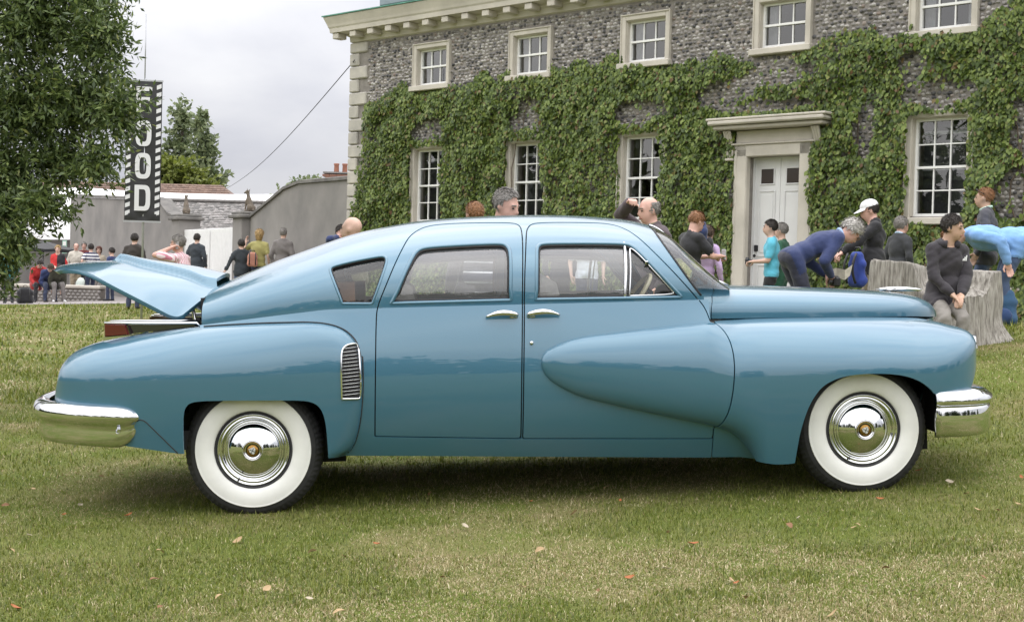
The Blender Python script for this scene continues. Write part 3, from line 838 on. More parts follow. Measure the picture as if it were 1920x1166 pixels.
# ---- master surfaces
def grid_green(q=1):
    xs = np.concatenate([np.linspace(-2.05, .5, 200 // q), np.linspace(.51, 1.075, 90 // q)])
    th = np.linspace(0, math.pi / 2, 110 // q)
    X = np.repeat(xs[:, None], len(th), 1)
    v = np.sin(th) ** (2 / PG); c = np.cos(th) ** (2 / QG); c[-1] = 0
    zt = np.maximum(zr(xs), zb(xs) + .004)
    Z = zb(xs)[:, None] + (zt - zb(xs))[:, None] * v[None]
    T = tb(xs)[:, None] * c[None]
    return Patch(X, T, Z)
def grid_low(x0, x1, nx=240, z0=.1, nz=80):
    xs = np.linspace(x0, x1, nx); w = np.linspace(0, 1, nz)
    Z = z0 + (zb(xs)[:, None] - z0) * w[None]
    X = np.repeat(xs[:, None], len(w), 1)
    return Patch(X, T_low(X, Z), Z)
SILL = lambda x: .274 - (x + 1.15) * .0425           # lower edge of the sills
def superq(th, p): return np.abs(np.cos(th)) ** (2 / p) * np.sign(np.cos(th) + 1e-12)
def grid_rfender():
    xs = -1.024 - (1.666) * (1 - np.cos(np.linspace(0, math.pi, 170))) / 2
    xs = xs[::-1]
    th = np.linspace(0, math.pi / 2, 50); low = np.linspace(0, 1, 40)[1:]
    rows = []
    for x in xs:
        zt, ti = float(rf_top(x)), float(rf_in(x))
        zm = .70 if zt > .80 else zt - .10
        zm = min(zm, zt - .10) if zt > .66 else zt - .02
        bz = lambda z: float(T_body(x, min(z, 1.0))) if x > -1.5 else 0
        row = []
        to = float(rf_out0(x))
        for a in th:
            z = zm + (zt - zm) * math.cos(a) ** (2 / 2.1); t = ti + (to - ti) * math.sin(a) ** (2 / 2.3)
            row.append((t, z))
        for l in low:
            z = zm + (.20 - zm) * l; row.append((to - .035 * ((zm - z) / .45) ** 2, z))
        row = np.array(row)
        d = np.clip((rf_lead(row[:, 1]) - x) / .115, 0, 1)      # rolls down on to the body at its leading edge
        h = (1 - (1 - d) ** 2.3) ** (1 / 2.3)
        base = T_body(np.full(len(row), max(x, -1.6)), np.minimum(row[:, 1], 1.04)) - .006
        row[:, 0] = np.where(d < 1, base + (np.maximum(row[:, 0], base) - base) * h, row[:, 0])
        rows.append(np.column_stack([np.full(len(row), x), row]))
    A = np.array(rows)
    return Patch(A[..., 0], A[..., 1], A[..., 2])
def grid_ffender():
    xs = np.concatenate([-.086 + .35 * (1 - np.cos(np.linspace(0, math.pi / 2, 60))), np.linspace(.27, 1.95, 150), 1.955 + .399 * np.sin(np.linspace(0, math.pi / 2, 70))])
    th = np.linspace(0, math.pi / 2, 46)
    rows = []
    for x in xs:
        zt = float(ff_top(x))
        if x < 1.1: zbo = float(ff_bot(x))
        else: zbo = .10
        if x > 1.0: zbo = max(zbo, float(ff_nosebot(x))) if x > 1.95 else zbo
        zm = zbo + (zt - zbo) * .50
        if 1.0 < x <= 2.0: zm = .62
        if x > 2.0: zm = .62 + (.765 - .62) * ((x - 2.0) / .354) ** 2
        if .84 < x <= 1.0:
            w = (x - .84) / .16; w = w * w * (3 - 2 * w); zm = (zbo + (zt - zbo) * .5) * (1 - w) + .62 * w
        base_t = lambda z: T_body(np.full(np.shape(z), min(x, 1.25)), np.minimum(z, 1.0))
        if x < 1.1:
            to = float(base_t(np.array(zm))) + float(ff_H(x))
            w = float(sstep(.95, 1.1, x)); to = to * (1 - w) + float(ff_out(1.1)) * w
        else: to = float(ff_out(x))
        # inner top edge
        ti = float(base_t(np.array(zt))) - .004 if x < .80 else None
        w = float(sstep(.80, 1.0, x))
        tin = float(base_t(np.array(zt))) - .004
        hin = float(hood_s(min(x, 2.3))) - .06
        hin = max(hin, .50)
        if x > 2.05: hin = hin + (to - hin) * ((x - 2.05) / .304) ** 3 * .6
        ti = tin * (1 - w) + hin * w
        row = []
        pu = 2.0 + .25 * w
        for a in th:
            row.append((ti + (to - ti) * math.sin(a) ** (2 / (2.0 + .3 * w)), zm + (zt - zm) * math.cos(a) ** (2 / pu)))
        ww = float(sstep(.94, 1.13, x))
        for a in th[1:]:
            c, s_ = math.cos(a), math.sin(a)
            z = zm + (zbo - zm) * s_ ** (2 / 2.3)
            bt = float(base_t(np.array(z))) - .004
            if x > 2.0: bt = to - .16 * min(1, (x - 2.0) / .25)
            # teardrop: full round to its lower edge; behind the wheel it fades into the lower lip
            t1 = bt + (to - bt) * c ** (2 / 2.6)
            zz = zm + (zbo - zm) * (a / (math.pi / 2))
            t2 = to - .05 * ((zm - zz) / .45) ** 2
            row.append((t1 * (1 - ww) + t2 * ww, z * (1 - ww) + zz * ww))
        rows.append(np.column_stack([np.full(len(row), x), row]))
    A = np.array(rows)
    # soften the join of the two constructions along x
    for _ in range(6):
        B = A.copy(); B[1:-1, :, 1] = .25 * A[:-2, :, 1] + .5 * A[1:-1, :, 1] + .25 * A[2:, :, 1]
        m = (A[:, 0, 0] > .78) & (A[:, 0, 0] < 1.4); A[m] = B[m]
    return Patch(A[..., 0], A[..., 1], A[..., 2])
def grid_hood(x0=.80):
    xs = x0 + (2.362 - x0) * np.sin(np.linspace(0, math.pi / 2, 130))
    th = np.linspace(0, math.pi / 2, 60)
    p, q = 3.2, 3.8
    v = np.sin(th) ** (2 / p); c = np.cos(th) ** (2 / q); c[-1] = 0
    X = np.repeat(xs[:, None], len(th), 1)
    Z = hood_zs(xs)[:, None] + (hood_zc(xs) - hood_zs(xs))[:, None] * v
    T = hood_s(xs)[:, None] * c
    T = T - .03 * (1 - np.abs(2 * v - 1))[None] * 0
    return Patch(X, T, Z)

green, rfen, ffen, hoodp = grid_green(), grid_rfender(), grid_ffender(), grid_hood()
low = grid_low(-1.95, 1.262, 280)
green_in, low_in = grid_green(3), grid_low(-1.95, 1.262, 90, .1, 26)        # coarser copies for the inner skins
sill_f = lambda P: P[:, 2] - SILL(P[:, 0])
body_shell = None
for side in (-1, 1):
    s = side
    # fixed shell: roof, pillars, rear quarter, sills
    g = green.copy().outside(O_front, GAP).outside(O_rear, GAP).outside(W_quart).outside(DECK).outside(WSCR)
    g = g.clip(lambda P: .815 - P[:, 0])
    g.obj('roof_panel' if s < 0 else 'roof_panel', PAINT, car, s, .014)
    l = low.copy().clip(sill_f).outside(O_front, GAP).outside(O_rear, GAP).clip(lambda P: np.where(P[:, 0] < -1.215, (P[:, 2] - rf_top(P[:, 0]) + .07), .01)).clip(lambda P: .836 - P[:, 0]).outside(DECK)
    l.obj('side_panel', PAINT, car, s, .014)
    # inner skin that closes the gaps between the panels
    mesh_in = green_in.copy().clip(lambda P: P[:, 2] - 1.40).outside(WSCR).outside(DECK).shift(-.02)
    mesh_in.obj('headliner', MT['seat_cloth'], car, s)
    jam = low_in.copy().clip(lambda P: P[:, 2] - SILL(P[:, 0]) - .03).shift(-.022).clip(lambda P: P[:, 0] + 1.02).clip(lambda P: np.where(P[:, 2] > .45, .825, .865) - P[:, 0])
    jam.obj('door_jamb', MT['dark'], car, s)
    pil = green_in.copy().clip(lambda P: 1.45 - P[:, 2]).outside(offset_poly(W_front, -.05)).outside(offset_poly(W_rear, -.05)).outside(offset_poly(W_quart, -.02)).outside(WSCR).outside(DECK).shift(-.02).clip(lambda P: .76 - P[:, 0])
    pil.obj('pillar_trim', MT['dark'], car, s)
    # ---- doors
    for nm, O, W in (('rear_door', O_rear, W_rear), ('front_door', O_front, W_front)):
        dr = empty(nm, (0, 0, 0), 0, car)
        up = green.copy().inside(O, GAP).outside(W)
        up.obj('door_frame', PAINT, dr, s, .022)
        dn = low.copy().inside(O, GAP)
        if nm == 'front_door':
            dn = dn.clip(lambda P: .90 - P[:, 0])
        dn.obj('door_skin', PAINT, dr, s, .016)
        rim = offset_poly(W, .006)
        swept(rim, .0105, T_body, -.004, 'window_frame', PAINT, dr, s)
        swept(offset_poly(W, .018), .0075, T_body, -.016, 'window_seal', MT['black_rubber'], dr, s)
        gl = green.copy().inside(W, .004).shift(-.018)
        if nm == 'front_door':
            a, b = (.411, 1.40), (.380, 1.04)
            line = lambda P: (P[:, 0] - b[0]) - (P[:, 2] - b[1]) * (a[0] - b[0]) / (a[1] - b[1])
            gl.copy().clip(lambda P: line(P)).obj('vent_pane', MT['clear_glass'], dr, s)
            gl.copy().clip(lambda P: -line(P)).obj('window_pane', MT['car_glass'], dr, s)
            zz = np.linspace(1.058, 1.366, 12); xx = b[0] + (zz - b[1]) * (a[0] - b[0]) / (a[1] - b[1])
            mb = MB()
            T = T_body(xx, zz) - .012
            mb.tube(np.stack([xx, s * T, zz], 1), .0085, 8); mb.build('window_divider', MT['chrome'], dr, True)
            vent = chaikin([(.408, 1.078), (.408, 1.078), (.432, 1.335), (.432, 1.335), (.45, 1.330), (.49, 1.285), (.545, 1.212), (.655, 1.085), (.655, 1.085), (.60, 1.078)], 2)
            swept(vent, .0048, T_body, -.012, 'vent_frame', MT['chrome'], dr, s)
            mb = MB(); p = np.array([.513, 0, 1.255]); tt = float(T_body(p[0], p[2]))
            mb.box((.513, s * (tt - .004), 1.252), (.018, .02, .022), bev=.004).build('vent_catch', MT['chrome'], dr)
        else:
            gl.obj('window_pane', MT['car_glass'], dr, s)
        # belt moulding, handle
        hx = (-.368, -.201) if nm == 'rear_door' else (-.148, .022)
        hz = .993
        mb = MB()
        base = hx[1] if nm == 'rear_door' else hx[0]; tip = hx[0] if nm == 'rear_door' else hx[1]
        dirn = 1 if tip > base else -1
        tt = float(T_low(base, hz))
        L = abs(tip - base)
        kk = np.linspace(0, 1, 14)
        pts = np.stack([base + dirn * L * kk, s * (tt + .022 + .016 * np.sin(kk * math.pi)), hz + .002 - .006 * kk ** 2.2 + .014 * np.sin(kk * math.pi)], 1)
        mb.tube(pts, .008 + .009 * np.sin(np.clip(kk * 1.05 + .08, 0, 1) * math.pi) ** .6, 10)
        mb.tube([(base + dirn * .012, s * (tt - .01), hz), (base + dirn * .014, s * (tt + .03), hz + .004)], [.017, .013], 10)
        mb.box((base + dirn * .02, s * (tt + .003), hz - .002), (.046, .014, .03), bev=.005)
        mb.build('door_handle', MT['chrome'], dr, True)
        if nm == 'front_door':
            t0 = float(T_low(-.132, .845)); V, F = _sph((-.132, s * (t0 + .004), .845), (.0115, .011, .0115)); mesh('lock_cap', V, F, MT['chrome'], dr, True)
            pn = ffen.copy().inside(O_front, GAP)
            pn.obj('teardrop_panel', PAINT, dr, s, .012)
        # inner door card with a sill rail
        card = low_in.copy().inside(O, .05).clip(lambda P: 1.035 - P[:, 2]).shift(-.085)
        card.obj('door_card', MT['seat_cloth'], dr, s)
        zc = 1.045
        xs_ = np.linspace(W[:, 0].min() - .01, W[:, 0].max() - .02, 12)
        V = []
        for q in xs_:
            t = float(T_low(q, zc)); V += [(q, s * (t - .03), zc + .012), (q, s * (t - .095), zc + .004)]
        mesh('door_sill', np.array(V), [(2 * i, 2 * i + 2, 2 * i + 3, 2 * i + 1) for i in range(len(xs_) - 1)], MT['seat_cloth'], dr)
    # ---- quarter window
    qw = empty('quarter_window', (0, 0, 0), 0, car)
    green.copy().inside(W_quart, .004).shift(-.016).obj('window_pane', MT['clear_glass'], qw, s)
    swept(offset_poly(W_quart, .004), .008, T_body, -.004, 'window_frame', PAINT, qw, s)
    swept(offset_poly(W_quart, .012), .005, T_body, -.014, 'window_seal', MT['black_rubber'], qw, s)
    # ---- rear fender
    rf = empty('rear_fender', (0, 0, 0), 0, car)
    lowcut = lambda P: P[:, 2] - np.where(P[:, 0] < -1.6, np.interp(P[:, 0], [-2.7, -2.437, -1.98], [.50, .402, .322]), .272)
    rb_cut = chaikin([(-2.9, .30), (-2.9, .30), (-2.9, .618), (-2.9, .618), (-2.66, .618), (-2.5, .600), (-2.32, .590), (-2.235, .572), (-2.205, .530), (-2.205, .485), (-2.24, .455), (-2.30, .435), (-2.42, .405), (-2.42, .30), (-2.42, .30)], 2)
    f_ = rfen.copy().clip(lowcut).outside(R_ARCH)
    f_.obj('fender_skin', PAINT, rf, s, .02)
    vz = np.array([(-2.20, .50), (-2.17, .515), (-2.10, .44), (-2.03, .365), (-1.995, .325)]); vz = resample(chaikin(vz, 2, False), .02)
    V, F = tube(np.stack([vz[:, 0], s * (rf_out0(vz[:, 0]) - .035 * ((.70 - vz[:, 1]) / .45) ** 2 + .0005), vz[:, 1]], 1), .003, 6); mesh('valance_seam', V, F, MT['black_rubber'], rf, True)
    # fender seam against the body
    q = np.array([(x, rf_top(x)) for x in np.linspace(-1.87, -1.034, 90)] + [(rf_lead(z), z) for z in np.linspace(.80, .29, 40)])
    Tq = np.array([float(T_body(a, min(b, 1.04))) for a, b in q]) + .0005
    k0 = q[:, 0] > -1.88
    V, F = tube(np.stack([q[k0, 0], s * Tq[k0], q[k0, 1]], 1), .0040, 6)
    mesh('fender_seam', V, F, MT['black_rubber'], rf, True)
    # inner wheel housing
    xs_ = np.linspace(-2.0, -1.19, 24); mb = MB()
    V = []; F = []
    for i, x in enumerate(xs_):
        zz = .64 - 1.2 * max(0, abs(x + 1.594) - .33) ** 1.0
        V += [(x, s * .97, zz), (x, s * .55, zz)]
    F = [(2 * i, 2 * i + 1, 2 * i + 3, 2 * i + 2) for i in range(len(xs_) - 1)]
    mesh('wheel_housing', np.array(V), F, MT['dark'], rf)
    mesh('splash_shield', np.array([(-2.0, s * .56, .2), (-1.15, s * .56, .2), (-1.15, s * .56, .8), (-2.0, s * .56, .8)]), [(0, 1, 2, 3)], MT['dark'], rf)
    mesh('splash_shield', np.array([(-1.19, s * .92, .29), (-1.19, s * .5, .29), (-1.19, s * .5, .7), (-1.19, s * .92, .7)]), [(0, 1, 2, 3)], MT['dark'], rf)
    # ---- air intake grille of the rear fender
    gr = empty('air_grille', (0, 0, 0), 0, car)
    Tr = lambda x, z: np.interp(np.asarray(x, float), [-1.15, -1.10, -1.07, -1.05, -1.038, -1.028], [1.0, .990, .979, .964, .952, .938]) + 0 * np.asarray(z)
    GO = chaikin([(-1.136, .585), (-1.136, .585), (-1.134, .80), (-1.126, .845), (-1.105, .864), (-1.065, .870), (-1.055, .868), (-1.046, .850), (-1.040, .80), (-1.036, .70), (-1.038, .61), (-1.044, .582), (-1.044, .582)], 2)
    RT = _rfT = None
    # measure the fender surface under the grille
    def Trf(x, z, P=rfen.P):
        x, z = np.atleast_1d(np.asarray(x, float)), np.atleast_1d(np.asarray(z, float))
        sel = P[(P[:, 0] > -1.25) & (P[:, 2] > .45) & (P[:, 2] < .95)]
        out = []
        for a, b in zip(x, z):
            d2 = ((sel[:, 0] - a) ** 2 + (sel[:, 2] - b) ** 2); k = np.argsort(d2)[:4]; w = 1 / (d2[k] + 1e-6); out.append((sel[k, 1] * w).sum() / w.sum())
        return np.array(out)
    rfen.copy().inside(GO, .0).shift(.002).obj('grille_back', MT['dark'], gr, s)
    q = resample(GO, .01, True); Tq = Trf(q[:, 0], q[:, 1]) + .004
    P3 = np.stack([q[:, 0], s * Tq, q[:, 1]], 1); P3 = np.vstack([P3, P3[:2]])
    V, F = tube(P3, .0058, 7, False); mesh('grille_surround', V, F, MT['chrome'], gr, True)
    for i in range(14):
        z = .604 + i * .0186
        xl = GO[np.abs(GO[:, 1] - z) < .05]
        # horizontal span of the outline at this height
        cr = []
        for a, b in zip(GO, np.roll(GO, -1, 0)):
            if (a[1] - z) * (b[1] - z) < 0: cr.append(a[0] + (b[0] - a[0]) * (z - a[1]) / (b[1] - a[1]))
        if len(cr) < 2: continue
        x0, x1 = min(cr) + .003, max(cr) - .003
        xx = np.linspace(x0, x1, 6); Tq = Trf(xx, np.full(6, z)) + .005
        V, F = tube(np.stack([xx, s * Tq, z + .006 * (xx - x0) / (x1 - x0)], 1), .0017, 6); mesh('slat', V, F, MT['chrome'], gr, True)
    # ---- front fender
    fr = empty('front_fender', (0, 0, 0), 0, car)
    frontlow = lambda P: P[:, 2] - np.interp(P[:, 0], [.8, 1.0, 1.08, 1.16, 1.22, 1.30], [.192, .186, .172, .160, .160, .168])
    f_ = ffen.copy().outside(O_front, GAP).clip(lambda P: P[:, 0] - .80).outside(F_ARCH).clip(frontlow)
    f_ = f_.clip(lambda P: P[:, 0] - np.where(P[:, 2] < .36, .8405, .5)).clip(lambda P: P[:, 0] - np.where(P[:, 2] > .915, .866, .5))
    f_.obj('fender_skin', PAINT, fr, s, .018)
    low.copy().clip(frontlow).clip(lambda P: P[:, 0] - .8405).clip(lambda P: .62 - P[:, 2]).outside(O_front, GAP).outside(F_ARCH).obj('lower_skin', PAINT, fr, s, .014)
    xs_ = np.linspace(1.22, 2.10, 24); V = []
    for x in xs_:
        V += [(x, s * .94, .68 - 1.1 * max(0, abs(x - 1.65) - .30)), (x, s * .5, .68 - 1.1 * max(0, abs(x - 1.65) - .30))]
    mesh('wheel_housing', np.array(V), [(2 * i, 2 * i + 1, 2 * i + 3, 2 * i + 2) for i in range(len(xs_) - 1)], MT['dark'], fr)
    mesh('splash_shield', np.array([(1.2, s * .52, .15), (2.15, s * .52, .15), (2.15, s * .52, .85), (1.2, s * .52, .85)]), [(0, 1, 2, 3)], MT['dark'], fr)
    mesh('splash_shield', np.array([(1.215, s * .90, .20), (1.215, s * .5, .20), (1.215, s * .5, .75), (1.215, s * .90, .75)]), [(0, 1, 2, 3)], MT['dark'], fr)
    mesh('splash_shield', np.array([(2.10, s * .86, .28), (2.10, s * .4, .28), (2.10, s * .4, .75), (2.10, s * .86, .55)]), [(0, 1, 2, 3)], MT['dark'], fr)
    # headlamp at the nose of the fender
    hl = empty('headlamp', (0, 0, 0), 0, car)
    mb = MB(); mb.lathe([(.070, -.05), (.080, -.02), (.083, .0), (.078, .010), (.072, .013), (.070, .006)], 32, axis='x')
    V = np.vstack(mb.v); V = V * np.array([-1, 1, 1])
    V[:, 0] *= 1; V = V + np.array([2.308, s * .735, .732])
    V[:, 0] -= (V[:, 2] - .745) * .10 * -1 * 0 + (np.abs(V[:, 1]) - .735) * .40
    mesh('rim', V, mb.f, MT['chrome'], hl, True)
    mb = MB(); mb.lathe([(.071, .005), (.06, .012), (.04, .018), (.02, .020), (.001, .021)], 28, axis='x')
    V = np.vstack(mb.v) * np.array([-1, 1, 1]) + np.array([2.308, s * .735, .732]); V[:, 0] -= (np.abs(V[:, 1]) - .735) * .40
    mesh('lens', V, mb.f, MT['lens'], hl, True)
    mb = MB(); mb.lathe([(.070, .0), (.05, -.04), (.03, -.06), (.001, -.065)], 24, axis='x')
    V = np.vstack(mb.v) * np.array([-1, 1, 1]) + np.array([2.303, s * .735, .732]); V[:, 0] -= (np.abs(V[:, 1]) - .735) * .40
    mesh('reflector', V, mb.f, MT['chrome'], hl, True)
# ---- bonnet and cowl (full width)
def both(p, name, mat, parent, edge=0.0):
    for s in (-1, 1): p.copy().obj(name, mat, parent, s, edge)
hd = empty('bonnet', (0, 0, 0), 0, car)
HCUT = lambda P: P[:, 0] - np.interp(P[:, 2], [.9, .94, 1.0, 1.06, 1.12], [.868, .868, .872, .888, .945])
both(hoodp.copy().shift(-.012).clip(lambda P: 1.1 - P[:, 0]).clip(lambda P: P[:, 0] - .84), 'bonnet_inner', PAINT, hd)
both(ffen.copy().shift(-.010).clip(lambda P: P[:, 0] - .95).clip(lambda P: 1.5 - P[:, 0]).clip(lambda P: P[:, 2] - .80), 'fender_inner', PAINT, car)
both(hoodp.copy().clip(lambda P: HCUT(P) - GAP).clip(lambda P: P[:, 2] - hood_zs(P[:, 0]) - .002), 'bonnet_skin', PAINT, hd, .016)
both(hoodp.copy().clip(lambda P: -HCUT(P) - GAP).clip(lambda P: P[:, 0] - .80 - (1.05 - P[:, 2]) * .4), 'cowl', PAINT, car, .012)
# ---- windscreen
ws = empty('windscreen', (0, 0, 0), 0, car)
for s in (-1, 1):
    green.copy().inside(WSCR, .010).clip(lambda P: P[:, 2] - hood_zc(P[:, 0]) + .02).clip(lambda P: P[:, 1] - .012).shift(-.008).obj('windscreen_pane', MT['clear_glass'], ws, s)
    e = np.array([(.615, 1.440), (.612, 1.405), (.645, 1.312), (.707, 1.20), (.775, 1.10), (.80, 1.07)]); e = resample(chaikin(e, 2, False), .02)
    T = T_green(e[:, 0], e[:, 1]) + .001
    V, F = tube(np.stack([e[:, 0], s * T, e[:, 1]], 1), .006, 6); mesh('windscreen_seal', V, F, MT['black_rubber'], ws, True)
xx = np.linspace(.655, 1.02, 24); zc_ = zr(xx)
for o_, r_ in ((.022, .0065), (-.022, .0065)):
    V, F = tube(np.stack([xx + .004, np.full(24, o_), zc_ + .004], 1), r_, 7); mesh('centre_bar', V, F, MT['chrome'], ws, True)
V, F = tube(np.stack([xx, np.zeros(24), zc_ - .002], 1), .018, 8); mesh('centre_post', V, F, MT['black_rubber'], ws, True)
for s in (-1, 1):
    wp = MB(); p0 = np.array([.985, s * .30, 1.13])
    wp.tube([p0, p0 + (-.01, s * .02, .03)], .014, 8)
    wp.tube([p0 + (-.01, 0, .025), (.955, s * .12, 1.165), (.945, s * .05, 1.185)], .005, 6)
    wp.tube([(.965, s * .28, 1.150), (.93, s * .02, 1.20)], .004, 6)
    wp.build('wiper', MT['black_rubber'], car, True)
# cowl vent scoop
for s in (-1, 1):
    mb = MB(); mb.tube([(.965, s * .34, 1.112), (.985, s * .34, 1.128), (1.01, s * .335, 1.128), (1.06, s * .33, 1.116)], [.006, .018, .015, .003], 10)
    mb.build('cowl_trim', MT['chrome'], car, True)
# ---- bonnet ornament
mb = MB()
kk = np.linspace(0, 1, 12)
mb.tube(np.stack([2.06 + .26 * kk, 0 * kk, 1.058 + .004 * np.sin(kk * 3.1) - .010 * kk], 1), .004 + .011 * np.sin(np.clip(kk * .9 + .1, 0, 1) * 3.1) ** .7, 10)
mb.tube([(2.12, 0, 1.02), (2.13, 0, 1.055)], [.012, .008], 8)
for sg in (-1, 1):
    mb.add([(2.26, sg * .01, 1.055), (2.08, sg * .10, 1.054), (2.06, sg * .10, 1.058), (2.10, sg * .01, 1.066), (2.20, sg * .01, 1.046)], [(0, 1, 2, 3), (0, 4, 1), (4, 3, 2, 1)])
mb.build('bonnet_ornament', MT['chrome'], hd, True)
# ---- nose closing panel and grille between the front fenders
ys = np.linspace(-.70, .70, 25); zs = np.linspace(.30, .90, 10); V = []
for z in zs:
    for y in ys:
        V.append((2.33 - .22 * (y / .7) ** 2 - .12 * ((z - .75) / .4) ** 2, y, z))
mesh('nose_panel', np.array(V), [(j * 25 + i, j * 25 + i + 1, (j + 1) * 25 + i + 1, (j + 1) * 25 + i) for j in range(9) for i in range(24)], PAINT, car, True)
mb = MB()
for k in range(6):
    z = .52 + .045 * k; yy = np.linspace(-.5, .5, 14)
    mb.tube(np.stack([2.345 - .22 * (yy / .7) ** 2 - .12 * ((z - .75) / .4) ** 2, yy, np.full(14, z)], 1), .010, 6)
mb.build('front_grille', MT['chrome'], car, True)
# ---- tail panel, engine bay
V = []
for z in zs:
    for y in ys:
        V.append((-2.665 + .05 * (y / .7) ** 2 + .10 * ((z - .60) / .35) ** 2 * (1 if z > .6 else .3), y, .34 + (z - .3) * .82))
mesh('tail_panel', np.array(V), [(j * 25 + i, (j + 1) * 25 + i, (j + 1) * 25 + i + 1, j * 25 + i + 1) for j in range(9) for i in range(24)], PAINT, car, True)
eb = empty('engine_bay', (0, 0, 0), 0, car)
mb = MB(); mb.box((-2.26, 0, .60), (.74, 1.24, .02)); mb.box((-1.90, 0, .85), (.02, 1.22, .55)); mb.box((-2.22, .585, .74), (.66, .02, .26)); mb.box((-2.22, -.585, .74), (.66, .02, .26))
mb.build('bay_wall', MT['dark'], eb)
mb = MB(); mb.box((-2.2, 0, .70), (.5, .5, .16), bev=.03); mb.box((-2.18, .30, .78), (.34, .22, .12), bev=.03, rz=.1); mb.box((-2.18, -.30, .78), (.34, .22, .12), bev=.03, rz=-.1)
mb.lathe([(.001, .24), (.13, .24), (.14, .20), (.14, .14), (.05, .10), (.05, 0)], 24, org=(-2.15, 0, .76)); mb.build('engine', MT['engine_grey'], eb, True)
for s in (-1, 1):
    mb = MB(); mb.tube([(-1.93, s * .50, .86), (-1.98, s * .46, 1.06), (-2.0, s * .42, 1.12)], .011, 6); mb.build('lid_stay', MT['chrome'], eb, True)
# deck sides between the bay and the fenders
for s in (-1, 1):
    xs_ = np.linspace(-2.66, -1.86, 20); V = []
    for x in xs_:
        V += [(x, s * (float(rf_in(x)) + .03), float(rf_top(x)) - .004), (x, s * .60, float(rf_top(x)) - .006), (x, s * .59, float(rf_top(x)) - .06)]
    F = []
    for i in range(19):
        F += [(3 * i, 3 * i + 3, 3 * i + 4, 3 * i + 1), (3 * i + 1, 3 * i + 4, 3 * i + 5, 3 * i + 2)]
    mesh('deck_rail', np.array(V), F, PAINT, car, True)
    # tail lamp: red lens at the end of a chrome spear
    tl = empty('tail_lamp', (0, 0, 0), 0, car)
    def prism(poly, t0, t1, name, mat, bev=.0):
        P = np.array(poly); n = len(P)
        V = [(p[0], s * t0, p[1]) for p in P] + [(p[0], s * t1, p[1]) for p in P]
        c = P.mean(0); q = (P - c) * .9 + c
        V += [(p[0], s * (t0 + .010), p[1]) for p in q]
        F = [tuple(range(2 * n, 3 * n)), tuple(range(n, 2 * n))[::-1]] + [(i, (i + 1) % n, n + (i + 1) % n, n + i) for i in range(n)] + [(i, (i + 1) % n, 2 * n + (i + 1) % n, 2 * n + i) for i in range(n)]
        return mesh(name, np.array(V), F, mat, tl)
    prism([(-2.425, .930), (-2.425, .998), (-2.312, .993), (-2.292, .938)], .645, .575, 'red_lens', MT['tail_red'])
    prism([(-2.436, .872), (-2.430, .930), (-2.292, .937), (-1.90, .968), (-1.89, .945), (-2.29, .880)], .650, .575, 'spear_base', MT['chrome'])
    prism([(-2.305, .990), (-1.93, .985), (-1.915, .974), (-2.285, .942)], .636, .575, 'spear_side', MT['chrome_dark_reflection'])
    V, F = tube([(-2.425, s * .640, 1.004), (-2.30, s * .642, 1.001), (-1.93, s * .648, .990), (-1.893, s * .655, .965)], .0075, 7); mesh('spear_moulding', V, F, MT['chrome'], tl, True)
    V, F = tube([(-2.40, s * .600, 1.012), (-2.30, s * .600, 1.012), (-1.93, s * .610, 1.001)], .007, 7); mesh('spear_moulding', V, F, MT['chrome'], tl, True)
# ---- open engine lid
ctr = np.array([(-1.835, 1.216), (-1.93, 1.240), (-2.055, 1.270), (-2.292, 1.312), (-2.411, 1.340), (-2.489, 1.348), (-2.60, 1.347), (-2.688, 1.342), (-2.78, 1.328), (-2.815, 1.305)])
edg = np.array([(-2.012, 1.036), (-2.040, 1.028), (-2.085, 1.040), (-2.19, 1.098), (-2.373, 1.197), (-2.46, 1.247), (-2.53, 1.280), (-2.60, 1.297), (-2.68, 1.300), (-2.73, 1.290)])
ted = np.array([.60, .61, .61, .60, .575, .56, .53, .50, .45, .40])
ks = np.linspace(0, 1, len(ctr)); kf = np.linspace(0, 1, 70)
cx, cz, ex, ez, te_ = [cubic(ks, a)(kf) for a in (ctr[:, 0], ctr[:, 1], edg[:, 0], edg[:, 1], ted)]
tau = np.linspace(0, 1, 48)
X = cx[:, None] + (ex - cx)[:, None] * (tau ** 2.3)[None]
Z = cz[:, None] + (ez - cz)[:, None] * (tau ** 2.1)[None]
T = te_[:, None] * tau[None] + 0 * X
wid = .44 * (1 - sstep(.05, .56, kf)) + .02
ridge = .042 * (1 - sstep(.0, 1.0, np.clip((tau[None] - wid[:, None] + .03) / .06, 0, 1))) * (1 - sstep(.50, .60, kf))[:, None]
Z = Z + ridge; X = X - ridge * .3
lid = empty('engine_lid', (0, 0, 0), 0, car)
lp = Patch(X, T, Z)
for s in (-1, 1):
    lp.copy().obj('lid_skin', PAINT, lid, s, .022)
    lp.copy().shift(-.024).obj('lid_inner', PAINT, lid, s)
